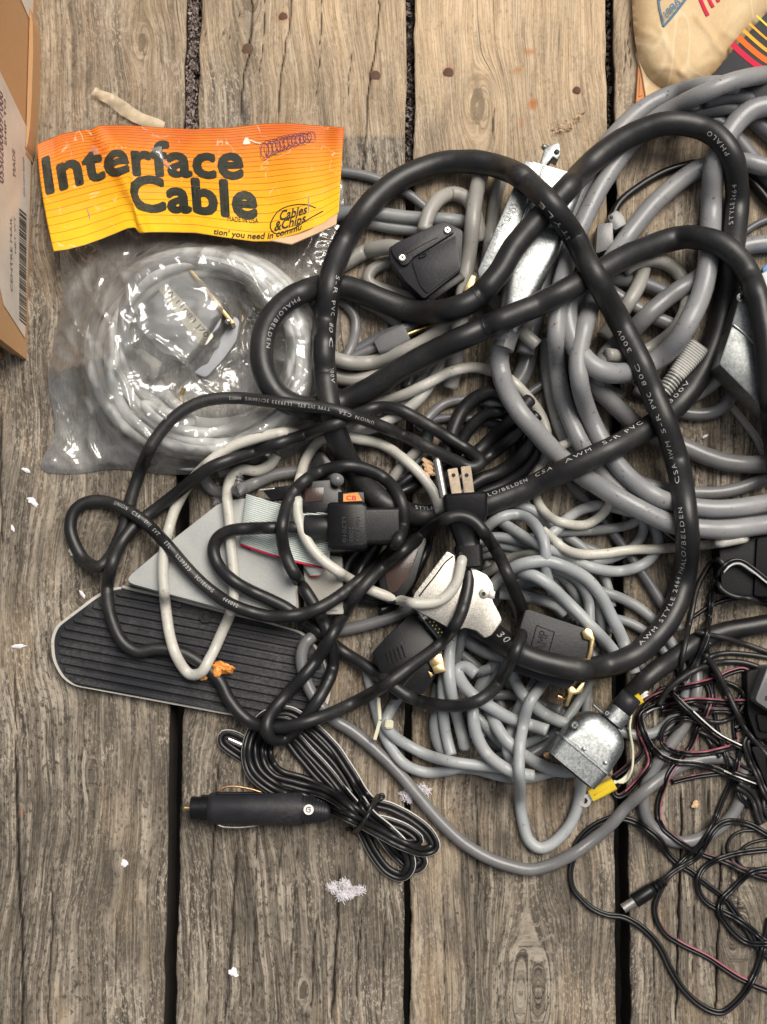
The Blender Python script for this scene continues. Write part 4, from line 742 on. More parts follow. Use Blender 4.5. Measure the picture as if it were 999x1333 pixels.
T('w32', 3.2, 'black and pink twin wire pointing left inside the grey loop', [(875, 1018), (895, 1013), (918, 1009), (940, 1007), (965, 1012)], stripe='pink', r=2.4)
T('w33', 3.0, 'black wire slanting through the small pink loop', [(905, 940), (916, 955), (928, 972), (938, 986)], single=True, r=3)
T('w34', 5.4, 'black wire with a white stripe bowing out near the grey adapter', [(958, 950), (972, 944), (985, 950), (1000, 964), (1018, 985)], stripe='stripe', r=2.4)
T('w35', 3.0, 'pink striped wire dropping behind the straight black wire', [(965, 905), (958, 925), (956, 945), (958, 962)], stripe='pink', r=2.2)

T('w36', 4.4, 'slim black wire hooking round below the knot near the yellow sleeve', [(852, 905), (862, 896), (880, 902), (892, 920), (888, 940), (872, 952), (855, 962)], single=True, r=2.8)
T('w37', 4.0, 'black and pink twin wire weaving level behind the straight black wire', [(860, 930), (885, 925), (910, 928), (935, 925), (962, 928), (990, 940), (1015, 948)], stripe='pink', r=2.3)
T('w38', 3.4, 'slim black wire crossing the grey loop near its top right', [(905, 950), (928, 962), (950, 982), (972, 1000), (1000, 1012)], single=True, r=2.8)
T('w39', 4.6, 'black twin wire wandering along the right edge above the linked loops', [(1012, 1046), (990, 1052), (972, 1046), (962, 1030), (970, 1014), (992, 1006), (1015, 1008)], r=2.3)
T('w40', 2.4, 'black wire curling just above the two linked loops', [(1015, 1092), (990, 1094), (972, 1100), (960, 1116), (968, 1130), (990, 1138), (1015, 1140)], single=True, r=2.4)
# --- car plug cord, a bound hank of flat twin cord (one cord, traced in passes)
H = dict(name='car_plug_cord', cat='cord', group=None)
def hank():
    return [(425, 1056, 1), (410, 1049, 1.4), (386, 1041, 3.4), (352, 1027, 3.6), (328, 1006, 3.6), (321, 982, 3.6), (327, 955, 3.4), (345, 932, 3), (375, 926, 2), (405, 944, 2), (434, 972, 2), (456, 1004, 2), (482, 1042, 2.6), (510, 1052, 2.4), (540, 1068, 2.4), (560, 1086, 2.4), (566, 1102, 2.6), (552, 1108, 3), (525, 1100, 3.2), (495, 1084, 3.2), (464, 1068, 3.2), (430, 1052, 3.2), (392, 1037, 3.2), (358, 1023, 3.1), (336, 1004, 3), (329, 980, 3), (336, 952, 2.8), (356, 938, 2), (386, 944, 1.6),
      (414, 968, 1.6), (440, 996, 1.6), (462, 1030, 1.8), (482, 1060, 2), (506, 1080, 1.8), (528, 1104, 1.6), (534, 1128, 1.6), (524, 1140, 1.7), (506, 1134, 1.8), (488, 1112, 2), (472, 1082, 2.4), (452, 1052, 2.6), (422, 1032, 2.7), (385, 1022, 2.7), (354, 1012, 2.7), (340, 992, 2.7), (340, 966, 2.5), (354, 948, 1.6), (380, 956, 1.2), (404, 980, 1.2), (428, 1006, 1.2), (452, 1036, 1.4), (480, 1068, 1.6), (508, 1094, 1.2), (540, 1108, 1.2), (550, 1122, 1.2), (540, 1130, 1.2), (516, 1112, 1.3), (492, 1082, 1.6), (464, 1056, 2), (432, 1034, 2), (396, 1016, 2.2), (364, 1006, 2.2), (350, 988, 2.2), (352, 966, 1.6), (370, 960, .8), (392, 984, .8), (412, 1008, .8), (438, 1034, .9), (470, 1062, 1.2), (504, 1070, 1), (530, 1080, 1), (545, 1094, 1), (530, 1098, 1), (500, 1084, 1.1), (460, 1062, 1.1), (410, 1036, 1), (360, 1012, 1), (325, 990, 1), (302, 976, 1), (291, 966, 1), (292, 958, 1), (304, 958, 1), (322, 968, .8), (345, 982, .6)]
C('HK', 3.9, 'gloss', 2, 'hank of black twin cord with a white edge bound by a tie below the pedal', hank(), twin='gloss', stripe='stripe', wob=.3, step=2.8, name='car_plug_cord', cat='cord')

# --- coiled cable inside the clear bag
def coil():
    out = []; rad = [150, 128, 160, 112, 140, 98, 154, 120, 134, 104]; n = 9
    for i in range(n*24+1):
        a = i/24*2*math.pi+2.4; t = i/24; rx = rad[int(t) % 10]*(1-(t % 1))+rad[(int(t)+1) % 10]*(t % 1)
        j = 5*math.sin(a*1.7+t)
        out.append((268+(rx+j)*math.cos(a), 460+(rx*.92+j)*math.sin(a), .05+t*.06))
    return out+[(250, 548, .62), (215, 512, .63), (196, 486, .64)]
C('COIL', 6.9, 'coilgrey', .1, 'coiled grey interface cable sealed inside the clear bag', coil(), wob=.4)
C('COIL2', 7.2, 'gmid', .68, 'short grey cable curving round the slate connector in the bag', [(176, 470), (165, 445), (160, 412), (170, 380), (192, 352), (225, 340), (262, 342), (300, 352), (332, 372), (352, 402)], name='grey_cable', cat='cable')

# ------------------------------------------------------------------ drape
for i, c in enumerate(CAB):
    s = catmull(c['pts'], c['step']); n = len(s)
    t = np.arange(n)*c['step']
    if c['wob']:
        amp = c['wob']*np.minimum(1, np.minimum(t, t[::-1])/30)
        s[:, 0] += amp*(fbm(t/38, t*0+i*3.3, 3, i)-.44)*3.2; s[:, 1] += amp*(fbm(t/38, t*0+i*7.7, 3, i+500)-.44)*3.2
    c['s'] = s; c['n'] = n
ST0 = np.cumsum([0]+[c['n'] for c in CAB]); N = ST0[-1]
SX = np.concatenate([c['s'][:, 0] for c in CAB]); SY = np.concatenate([c['s'][:, 1] for c in CAB]); SL = np.concatenate([c['s'][:, 2] for c in CAB])
SR = np.concatenate([np.full(c['n'], c['r']*(1.25 if c['twin'] else 1.0)) for c in CAB]); SI = np.concatenate([np.full(c['n'], i) for i, c in enumerate(CAB)])
SK = np.concatenate([np.arange(c['n'])*c['step'] for c in CAB])
SLt = SL+SI*1e-5+SK*1e-8
pi_, pj_ = [], []
CH = 800
for a in range(0, N, CH):
    b = min(N, a+CH)
    d2 = (SX[a:b, None]-SX[None])**2+(SY[a:b, None]-SY[None])**2; rs = (SR[a:b, None]+SR[None])*1.0
    m = (d2 < rs**2) & (np.where(SI[a:b, None] == SI[None], SLt[a:b, None]-SLt[None], SI[a:b, None]-SI[None]) > 0)
    same = (SI[a:b, None] == SI[None]) & (np.abs(SK[a:b, None]-SK[None]) < 3.2*rs)
    ii, jj = np.nonzero(m & ~same); pi_.append(ii+a); pj_.append(jj)
PI, PJ = np.concatenate(pi_), np.concatenate(pj_)
D2 = (SX[PI]-SX[PJ])**2+(SY[PI]-SY[PJ])**2
# one order for each place where two cables meet: the level at the closest point decides
cl = np.full(len(PI), -1); NC = len(CAB); df = SI[PI] != SI[PJ]
pk = np.where(df, SI[PI]*NC+SI[PJ], -1)
for key in np.unique(pk[df]):
    idx = np.nonzero(pk == key)[0]; gap = 2.2*(CAB[key//NC]['r']+CAB[key % NC]['r'])+6
    o = idx[np.argsort(SK[PI[idx]])]; g1 = np.r_[0, np.cumsum(np.diff(SK[PI[o]]) > gap)]
    for q in range(g1[-1]+1):
        oo = o[g1 == q]; oo = oo[np.argsort(SK[PJ[oo]])]; g2 = np.r_[0, np.cumsum(np.diff(SK[PJ[oo]]) > gap)]
        for w in range(g2[-1]+1):
            e = oo[g2 == w]; near = e[D2[e] <= D2[e].min()+4]
            if np.mean(SLt[PI[near]]-SLt[PJ[near]]) < 0: PI[e], PJ[e] = PJ[e].copy(), PI[e].copy()
NEED = .93*np.sqrt(np.maximum(0, (SR[PI]+SR[PJ])**2-D2))
OBM = {k: inside(o['poly'], SX, SY) for k, o in OBS.items()}
SZ = SR.copy()
def smooth_all(z, w):
    out = z.copy()
    for i, c in enumerate(CAB):
        a, b = ST0[i], ST0[i+1]; q = z[a:b]
        m = max(1, int(round(w*min(c['r'], 14)/c['step'])))
        m = min(m, (b-a)//3)
        if m < 1: continue
        k = np.hanning(2*m+3)[1:-1]; k /= k.sum()
        out[a:b] = np.convolve(np.pad(q, m, 'edge'), k, 'valid')
    return out
pins = []
for i, c in enumerate(CAB):
    for e, (ob, fr) in c['pin'].items(): pins.append((i, e, ob, fr))
ITER = 46
for it in range(ITER):
    low = SR.copy()
    for k, o in OBS.items():
        if not o['fixed']:
            m = OBM[k] & (SL < o['L']-.05)
            o['z'] = float(np.percentile((SZ+SR)[m], o['pct'])) if m.any() else 0.
        m = OBM[k] & (SL > o['L']+.05)
        low[m] = np.maximum(low[m], o['z']+o['h']+SR[m])
    np.maximum.at(low, PI, SZ[PJ]+NEED)
    if it < ITER-3:
        SZ = np.maximum(low, smooth_all(low, 2.4)*.97)
        SZ = np.maximum(low-1.5, smooth_all(SZ, 1.3))
    else:
        SZ = smooth_all(np.maximum(low, smooth_all(low, 2.4)), 1.0)
    if it >= ITER-2: SZ = smooth_all(SZ, 2.0)
    SZ = np.minimum(SZ, np.maximum(SR, 34+10.5*SL+SR*.5))
    if it == ITER-1:
        lo2 = np.zeros(N)
        for k, o in OBS.items():
            m = OBM[k] & (SL > o['L']+.05); lo2[m] = np.maximum(lo2[m], o['z']+o['h']+SR[m]+1)
        SZ = np.maximum(SZ, lo2); SZ = np.maximum(smooth_all(SZ, 1.2), lo2)
    for i, e, ob, fr in pins:
        a, b = ST0[i], ST0[i+1]; zt = OBS[ob]['z']+OBS[ob]['h']*fr; m = min(16, (b-a)//2)
        w = np.linspace(1, 0, m)**.7
        if e == 0: SZ[a:a+m] = SZ[a:a+m]*(1-w)+zt*w
        else: SZ[b-m:b] = SZ[b-m:b]*(1-w[::-1])+zt*w[::-1]
for _i, _c in enumerate(CAB):
    _z = SZ[ST0[_i]:ST0[_i+1]]
    if _z.max() > 150: print('  high', _c['key'], round(_z.max()), [int(q) for q in _c['s'][_z.argmax(), :2]])
print('drape', N, 'samples', len(PI), 'contacts; highest', SZ.max(), {k: round(o['z'], 1) for k, o in OBS.items()})

OBJ = {}
def stripe_faces(me, base_f, m, n, lo, hi, slot):
    pass
for i, c in enumerate(CAB):
    a, b = ST0[i], ST0[i+1]
    ctr = P(SX[a:b], SY[a:b], SZ[a:b]); c['c'] = ctr
    sc = pxsize(ctr); rad = c['r']*sc
    t = np.arange(b-a)*c['step']
    rad = rad*(1+(fbm(t/14, t*0+i, 3, i+90)-.44)*(.07 if c['key'] in ('B1', 'B2') else .035))
    n = 14 if c['r'] > 10 else (12 if c['r'] > 6 else 8)
    mats = [M[c['mat']]]
    base = ctr[0].copy(); base[2] = 0
    if not c['twin']:
        v, f, caps = tube_arrays(ctr, rad, n); mi = np.zeros(len(f)+2, int)
        if c['stripe']:
            mats.append(M[c['stripe']]); k = np.arange(len(f)) % n; mi[:len(f)] = (k == 1)
        faces = list(f)+caps
    else:
        tt, up, sd = frames(ctr); ph = (fbm(t/70, t*0+i*1.9, 2, i+40)-.44)*(2.6 if c['key'] != 'HK' else 1.6)
        off = (np.cos(ph)[:, None]*sd+np.sin(ph)[:, None]*up)*(rad*.93)[:, None]
        v1, f1, c1 = tube_arrays(ctr-off, rad, n); v2, f2, c2 = tube_arrays(ctr+off, rad, n, len(v1))
        v = np.vstack([v1, v2]); faces = list(f1)+list(f2)+c1+c2
        mats += [M[c['twin']]]; mi = np.zeros(len(faces), int); mi[len(f1):len(f1)+len(f2)] = 1
        if c['stripe']:
            mats.append(M[c['stripe']])
            # the stripe sits on the outer shoulder of the second conductor
            ang = (np.arange(len(f2)) % n)*2*math.pi/n; phf = np.repeat(ph[:-1], n)
            tg = np.clip(((math.pi/2-phf+math.pi) % (2*math.pi)-math.pi)*(.8 if c['key'] == 'HK' else .55), -1.2, 1.2); dd = np.abs((ang-tg+math.pi/n+math.pi) % (2*math.pi)-math.pi)
            mi[len(f1):len(f1)+len(f2)][dd < (.56 if c['stripe'] == 'pink' else (.42 if c['key'] == 'HK' else .48))] = 2
    me = mesh_np(c['name'], v-base, faces)
    o = link(c['name'], me, mats, None, base); me.polygons.foreach_set('material_index', mi.astype(np.int32))
    tag(o, c['label'], c['cat'], c['group']); OBJ[c['key']] = o
CK = {c['key']: i for i, c in enumerate(CAB)}
def zat(key, x, y):
    i = CK[key]; a, b = ST0[i], ST0[i+1]; j = np.argmin((SX[a:b]-x)**2+(SY[a:b]-y)**2); return SZ[a+j]
def lettering(key, s, p0, p1, h, ang=38, mat='print', after=None, bold=.0):
    """white print wrapped on a cable between two photo points (measured along the cable)"""
    i = CK[key]; a, b = ST0[i], ST0[i+1]; c = CAB[i]; ctr = c['c']
    x, y = SX[a:b], SY[a:b]
    lo, hi = 0, b-a
    if after:
        j = np.argmin((x-after[0])**2+(y-after[1])**2); lo, hi = max(0, j-90), min(b-a, j+90)
    j0 = lo+np.argmin((x[lo:hi]-p0[0])**2+(y[lo:hi]-p0[1])**2); j1 = lo+np.argmin((x[lo:hi]-p1[0])**2+(y[lo:hi]-p1[1])**2)
    if j1 <= j0: return
    v, f, w = text_mesh(s, bold, 0, 0, 1.3)
    tt, up, sd = frames(ctr); rad = c['r']*pxsize(ctr)*1.018
    u = j0+v[:, 0]/w*(j1-j0); k = np.clip(u.astype(int), 0, b-a-2); fr = (u-k)[:, None]
    L = lambda q: q[k]*(1-fr)+q[k+1]*fr
    th = R(ang)+(v[:, 1]-.5)*h/c['r']
    q = L(ctr)+L(rad[:, None])*1.0*(np.cos(th)[:, None]*L(up)+np.sin(th)[:, None]*L(sd))+np.array([0, 0, .00012])*np.cos(th)[:, None]
    base = np.array(OBJ[key].location)
    link('printed_lettering', mesh_np('printed_lettering', q-base, f), M[mat], OBJ[key], None, False)
for s, p0, p1 in (('AWM', (832, 848), (856, 826)), ('STYLE 2464', (864, 817), (891, 750)), ('PHALO/BELDEN', (893, 738), (894, 664)), ('CSA', (889, 641), (883, 610)), ('AWM', (880, 596), (873, 568)), ('S-R PVC', (868, 556), (851, 512)), ('80C', (845, 498), (834, 474)), ('300V', (828, 460), (812, 428)), ('STYLE', (742, 300), (712, 260)),
    ('S-R PVC', (430, 365), (424, 410)), ('80C', (423, 430), (422, 456)), ('300V', (423, 472), (426, 506)), ('STYLE', (535, 670), (568, 671)), ('PHALO/BELDEN', (618, 660), (692, 634)), ('CSA', (706, 628), (730, 616)), ('AWM', (744, 609), (772, 596)), ('S-R PVC', (784, 589), (834, 563)), ('300V', (876, 532), (898, 508)), ('STYLE 2464', (956, 305), (958, 230)), ('PHALO', (950, 198), (928, 173)), ('PHALO/BELDEN', (385, 384), (342, 455))):
    lettering('B1', s, p0, p1, 6.0, 58 if p0 == (742, 300) else 40)
lettering('B1', '30', (655, 836), (668, 847), 10, 20)
for s, p0, p1 in (('UNION', (152, 658), (168, 666)), ('CSA', (174, 670), (182, 676)), ('TYPE', (188, 680), (198, 688)), ('SVT', (204, 694), (211, 702)), ('ETL', (217, 709), (223, 716)), ('LL39333', (228, 722), (248, 744)), ('3C/18AWG', (254, 751), (278, 771)), ('444012', (292, 781), (310, 790))):
    lettering('P1', s, p0, p1, 5.2, 14)
for s, p0, p1 in (('UNION CSA', (480, 548), (440, 536)), ('TYPE SVT ETL', (430, 533), (385, 527)), ('LL39333 3C/18AWG', (378, 526), (325, 519)), ('444012', (318, 518), (300, 518))):
    lettering('P1', s, p0, p1, 4.6, 14, after=(400, 528))
# ------------------------------------------------------------------ helpers for connectors
def cen(poly, z): 
    a = np.mean(np.array(poly, float), 0); return PV(a[0], a[1], z)
def thing(name, poly, z, label, cat, group=None): return empty(name, cen(poly, z), label, cat, group)
def screw(x, y, z, r, par, mat='chrome', axis=(0, 0, 1), h=3, cross=True):
    p = PV(x, y, z); ax = Vector(axis).normalized()
    s = lathe('screw', [(-2, r*.9), (0, r), (h*.6, r*.98), (h, r*.7)], p, p+ax*.01, M[mat], par, 14)
    if cross:
        q = p+ax*(h*PXM*1.02); u = ax.orthogonal().normalized(); v = ax.cross(u)
        bm = bmesh.new()
        for a, b in ((u, v), (v, u)):
            L, W = r*.62*PXM, r*.13*PXM
            vs = [bm.verts.new(q+a*sx*L+b*sy*W) for sx, sy in ((-1, -1), (1, -1), (1, 1), (-1, 1))]; bm.faces.new(vs)
        o = from_bm('screw_slot', bm, M['ink'], s, world_loc(s)); 
    return s
def wire(name, pts, r, mat, par, n=8, step=2):
    """a bent rod through (x, y, z) photo points"""
    s = catmull([(p[0], p[1], p[2]) for p in pts], step); c = P(s[:, 0], s[:, 1], s[:, 2]); return tube(name, c, r*pxsize(c), M[mat], par, n)
def tiltbox(name, p0, p1, w, h, mat, par, bevel=1.5, dz0=0):
    """bar from world point p0 to p1, w wide and h high (half millimetres)"""
    p0 = Vector(p0); p1 = Vector(p1); ax = (p1-p0); L = ax.length; ax.normalize(); sd = Vector((0, 0, 1)).cross(ax).normalized(); up = ax.cross(sd)
    bm = bmesh.new(); vs = []
    for t in (0, L):
        for a, b in ((-1, -1), (1, -1), (1, 1), (-1, 1)): vs.append(bm.verts.new(p0+ax*t+sd*a*w/2*PXM+up*b*h/2*PXM))
    for q in ((0, 1, 2, 3), (7, 6, 5, 4), (0, 4, 5, 1), (1, 5, 6, 2), (2, 6, 7, 3), (3, 7, 4, 0)): bm.faces.new([vs[i] for i in q])
    bmesh.ops.recalc_face_normals(bm, faces=bm.faces)
    if bevel: bmesh.ops.bevel(bm, geom=bm.edges[:], offset=bevel*PXM, segments=2, affect='EDGES', clamp_overlap=True)
    return from_bm(name, bm, M[mat], par, p0, True)
def loft(name, secs, mat, par, capped=True, auto=35):
    """rings of world points joined one after another"""
    bm = bmesh.new(); rings = [[bm.verts.new(Vector(p)) for p in s] for s in secs]; n = len(rings[0])
    for a, b in zip(rings, rings[1:]):
        for k in range(n): bm.faces.new((a[k], a[(k+1) % n], b[(k+1) % n], b[k]))
    if capped: bm.faces.new(rings[0][::-1]); bm.faces.new(rings[-1])
    c = sum((v.co for v in bm.verts), Vector())/len(bm.verts)
    return from_bm(name, bm, M[mat], par, c, True, auto)
def section(p, ax, w, h, rnd=.5, n=5, up=None):
    """rounded rectangle across an axis at a world point"""
    p = Vector(p); ax = Vector(ax).normalized(); sd = Vector((0, 0, 1)).cross(ax).normalized(); u = ax.cross(sd)
    out = []; r = rnd*min(w, h)/2
    for cx, cy, a0 in ((w/2-r, h/2-r, 0), (-w/2+r, h/2-r, 90), (-w/2+r, -h/2+r, 180), (w/2-r, -h/2+r, 270)):
        for k in range(n+1):
            a = R(a0+90*k/n); out.append(p+sd*(cx+r*math.cos(a))*PXM+u*(cy+r*math.sin(a))*PXM)
    return out

# ------------------------------------------------------------------ foot pedal
def pedal():
    t = thing('foot_pedal', PAD, 0, 'grey foot pedal with a black ribbed rubber tread, lying under the cords', 'foot pedal')
    from_bm('base_plate', prism_bm(rpoly(PAD, 14), 0, 13, 1.5), M['white'], t, world_loc(t), True)
    c = np.mean(np.array(PAD), 0); ins = [tuple(np.array(p)+(c-np.array(p))/np.linalg.norm(c-np.array(p))*4.2) for p in PAD]
    from_bm('tread_pad', prism_bm(rpoly(ins, 14), 8, 14, 1.2), M['pad'], t, world_loc(t), True)
    inner = [tuple(np.array(p)+(c-np.array(p))/np.linalg.norm(c-np.array(p))*9) for p in PAD]
    inner = rpoly(inner, 14); d = np.array([1, .193]); d /= np.linalg.norm(d); nn = np.array([-d[1], d[0]]); o0 = np.array([95., 893.])
    k = 0
    for s in np.arange(-7.5, -190, -11.1):
        q = o0+nn*s; ts = np.linspace(-80, 420, 1400); pts = q+ts[:, None]*d; m = inside(inner, pts[:, 0], pts[:, 1])
        if m.sum() < 60: continue
        a, b = pts[m][0]+d*3.4, pts[m][-1]-d*3.4
        out = []
        for cx, a0 in ((b, -90), (a, 90)):
            for j in range(6):
                an = R(a0+180*j/5); out.append(tuple(cx+3.5*(math.cos(an)*d+math.sin(an)*nn)))
        from_bm('rib', prism_bm(out, 13, 17.6, .9, 1), M['pad'], t, world_loc(t), True)
    from_bm('pedal_body', prism_bm(rpoly(BODY, 16), 8, 46, 7, 4, .05), M['casegrey'], t, world_loc(t), True)
    edge = [(159, 764), (222, 778), (296, 797), (340, 807)]
    wire('trim_lip', [(x, y, 16) for x, y in edge], 2.4, 'beige', t)
    p = PV(268, 803, 17)
    lathe('hex_nut', [(0, 8.2), (3.4, 8.2), (3.4, 4.6), (1.2, 4.2)], p, p+Vector((0, 0, .01)), M['char'], t, 6)
    lathe('bolt', [(0, 4.2), (2, 3.9), (2.2, 1.2)], p, p+Vector((0, 0, .01)), M['ink'], t, 12)
    return t
pedal()
def grey_box():
    poly = [(395, 720), (446, 724), (448, 800), (396, 801)]
    t = thing('switch_case', poly, 0, 'beige plastic case with an upright side bar right of the pedal body', 'plastic case')
    from_bm('case_body', prism_bm(poly, 0, 40, 3), M['beige'], t, world_loc(t), True)
    from_bm('side_bar', prism_bm([(380, 748), (388, 748), (389, 792), (381, 790)], 0, 44, 1.5), M['beige'], t, world_loc(t), True)
    from_bm('latch_slot', prism_bm([(404, 788), (440, 789), (440, 795), (404, 794)], 39, 42, .8), M['casegrey'], t, world_loc(t), True)
grey_box()

# ------------------------------------------------------------------ clear bag, its card and the connectors inside
zmap_x = np.arange(36, 460, 3.0); zmap_y = np.arange(150, 640, 3.0)
GXX, GYY = np.meshgrid(zmap_x, zmap_y)
hm = np.zeros_like(GXX)
for key in ('COIL', 'COIL2'):
    i = CK[key]
    for x, y, z in zip(SX[ST0[i]:ST0[i+1]], SY[ST0[i]:ST0[i+1]], SZ[ST0[i]:ST0[i+1]]):
        m = (np.abs(GXX-x) < 9) & (np.abs(GYY-y) < 9); hm[m] = np.maximum(hm[m], z+7.5)
hm[inside([(175, 400), (232, 345), (300, 395), (250, 480), (190, 500)], GXX, GYY)] = 42
def blur(a, n):
    k = np.hanning(2*n+3)[1:-1]; k /= k.sum()
    a = np.apply_along_axis(lambda v: np.convolve(np.pad(v, n, 'edge'), k, 'valid'), 0, a)
    return np.apply_along_axis(lambda v: np.convolve(np.pad(v, n, 'edge'), k, 'valid'), 1, a)
def dist_in(poly, x, y):
    d = np.full(x.shape, 1e9)
    for i in range(len(poly)):
        a = np.array(poly[i], float); b = np.array(poly[(i+1) % len(poly)], float); ab = b-a
        t = np.clip(((x-a[0])*ab[0]+(y-a[1])*ab[1])/(ab@ab), 0, 1); d = np.minimum(d, np.hypot(x-a[0]-t*ab[0], y-a[1]-t*ab[1]))
    return d
BAGS = [tuple(p) for p in catmull(BAG+[BAG[0]], 6)[:-1, :2]]
def bag():
    t = thing('clear_bag', BAG, 0, 'clear crinkled plastic bag stapled under an orange card reading Interface Cable', 'plastic bag')
    ix = inside(BAGS, GXX, GYY); d = dist_in(BAGS, GXX, GYY)
    h = np.maximum(blur(hm, 4)+2, blur(np.maximum(hm, blur(hm, 9)), 5)+3)
    h = np.maximum(h, blur(h, 12)*.95)
    rid = lambda sx, sy, a, sd: (1-np.abs(2*fbm((GXX*math.cos(a)+GYY*math.sin(a))/sx, (-GXX*math.sin(a)+GYY*math.cos(a))/sy, 3, sd)-.94))
    wr = 7*rid(60, 190, .6, 3)**7+7*rid(46, 170, -.6, 8)**7+4*rid(34, 90, 1.3, 13)**6+1.6*rid(20, 44, .1, 19)**4
    for (x0, y0), (x1, y1), a, wd in (((90, 330), (140, 420), 7, 3), ((130, 340), (105, 460), 6, 4), ((150, 480), (190, 570), 8, 3), ((110, 520), (125, 600), 8, 4), ((60, 605), (140, 520), 7, 3), ((240, 470), (200, 560), 7, 3), ((330, 560), (420, 470), 6, 4), ((355, 330), (420, 420), 6, 3), ((290, 330), (330, 420), 7, 3), ((200, 440), (290, 520), 7, 3), ((330, 380), (315, 460), 8, 3), ((240, 560), (330, 545), 6, 4)):
        ab = np.array([x1-x0, y1-y0], float); q = np.clip(((GXX-x0)*ab[0]+(GYY-y0)*ab[1])/(ab@ab), 0, 1)
        wr += a*np.exp(-(np.hypot(GXX-x0-q*ab[0]-4*np.sin(q*7), GYY-y0-q*ab[1])/wd)**2)
    z = 1.2+(h+wr)*(1-np.exp(-d/14))
    idx = -np.ones(GXX.shape, int); idx[ix] = np.arange(ix.sum())
    q = np.stack([idx[:-1, :-1], idx[1:, :-1], idx[1:, 1:], idx[:-1, 1:]], -1).reshape(-1, 4); q = q[(q >= 0).all(1)]
    b = np.array(world_loc(t)); fx, fy, fz = GXX[ix].copy(), GYY[ix].copy(), z[ix].copy(); ol = catmull(BAG+[BAG[0]], 1.0)[:, :2]
    ed = np.sort(np.concatenate([q[:, [0, 1]], q[:, [1, 2]], q[:, [2, 3]], q[:, [3, 0]]]), 1); ue, ct = np.unique(ed, axis=0, return_counts=True)
    for a in np.unique(ue[ct == 1]):
        k = np.argmin((ol[:, 0]-fx[a])**2+(ol[:, 1]-fy[a])**2); fx[a], fy[a] = ol[k]; fz[a] = 1.4
    link('front_film', mesh_np('front_film', P(fx, fy, fz)-b, q), M['film'], t)
    link('back_film', mesh_np('back_film', P(fx, fy, np.full(len(fx), .8))-b, q), M['film'], t)
    wire('bag_seam', [(x, y, 1.5) for x, y in BAG[3:12]], 1.0, 'stripe', t) if False else None
    # the card folded over the mouth of the bag
    T = np.array([(48, 188), (62, 178), (80, 170), (105, 165), (130, 163), (170, 163), (210, 166), (250, 168), (300, 166), (340, 161), (375, 160), (410, 163), (448, 166)], float)
    Bt = np.array([(70, 327), (86, 324), (110, 318), (132, 310), (152, 302), (166, 296), (176, 295), (181, 302), (215, 302), (255, 303), (300, 310), (330, 314), (352, 314), (385, 305), (420, 291), (441, 276)], float)
    def par(c):
        d = np.r_[0, np.cumsum(np.hypot(*np.diff(c, axis=0).T))]; d /= d[-1]; return lambda u: np.stack([np.interp(u, d, c[:, 0]), np.interp(u, d, c[:, 1])], -1)
    pt, pb = par(T), par(Bt)
    Hcap = float(np.max(h[(GYY > 280) & (GYY < 330) & ix]))
    def card(u, v):
        u = np.asarray(u, float); v = np.asarray(v, float); w = (1-v)[..., None]*pt(u)+v[..., None]*pb(u)
        # right edge bows out a little
        w[..., 0] += 6*np.sin(np.pi*v)*np.clip((u-.8)/.2, 0, 1)*0+(-3*np.sin(np.pi*v))*np.clip(1-u/.1, 0, 1)
        cr = u-(.20+.13*v); w[..., 1] += (4.5-3.5*v)*(1-1/(1+np.exp(-cr/.006)))*np.clip(u/.05, 0, 1)
        z = 9+Hcap*np.clip(v-.15, 0, 1)**1.2*1.05+10*np.exp(-(cr/.022)**2)*(.35+v)+5*np.sin(u*9+v*2)*v+3*np.sin(u*23+1)*(.4+.6*v)+9*np.clip(.22-u, 0, 1)*v*2.2
        z += 2.0*np.exp(-((v-.60-.05*np.sin(u*9))/.02)**2)+12*np.exp(-((u-.985)/.03)**2)*(1-v)*.5+6*np.exp(-((u-.80-.1*v)/.05)**2)*v
        z += 3.0*(fbm(u*9, v*3, 2, 4)-.45)+10*np.clip(1-u/.06, 0, 1)*(1-v)*.8
        return P(w[..., 0], w[..., 1], z)
    nu, nv = 200, 70; U, V = np.meshgrid(np.linspace(0, 1, nu), np.linspace(0, 1, nv))
    p = card(U, V).reshape(-1, 3); I = np.arange(nu*nv).reshape(nv, nu)
    F = np.stack([I[:-1, :-1], I[1:, :-1], I[1:, 1:], I[:-1, 1:]], -1).reshape(-1, 4)
    n = len(p); lo = p-np.array([0, 0, .0006]); per = np.r_[I[0, :], I[1:, -1], I[-1, -2::-1], I[-2:0:-1, 0]]
    FS = np.stack([per, n+per, n+np.roll(per, -1), np.roll(per, -1)], -1)
    me = mesh_np('header_card', np.vstack([p, lo])-b, np.vstack([F, F[:, ::-1]+n, FS[:, ::-1]]))
    uv = me.uv_layers.new(name='UVMap'); li = np.zeros(len(me.loops), np.int32); me.loops.foreach_get('vertex_index', li); li %= n
    uv.data.foreach_set('uv', np.stack([U.ravel()[li], V.ravel()[li]], -1).astype(np.float32).ravel())
    hc = link('header_card', me, [M['header'], M['tan']], t)
    mi = np.zeros(len(me.polygons), np.int32); mi[len(F):] = 1; me.polygons.foreach_set('material_index', mi)
    hl = np.array(world_loc(hc))
    def lay(name, s, u0, u1, v0, hgt, mat='ink', bold=.0, cut=0, shear=0., slope=0.):
        vv, f, w = text_mesh(s, bold, shear, cut); u = u0+vv[:, 0]/w*(u1-u0); q = v0+slope*(u-u0)-vv[:, 1]*hgt
        c = card(u, np.clip(q, 0, 1)); c[:, 2] += .0004
        return link(name, mesh_np(name, c-hl, f), M[mat], hc, None, True)
    lay('printed_lettering', 'Interface', .012, .672, .47, .33, bold=.038, cut=.10, slope=-.03)
    lay('printed_lettering', 'Cable', .285, .712, .80, .33, bold=.042, cut=.10, slope=-.01)
    lay('printed_lettering', 'MADE IN USA', .61, .712, .845, .044)
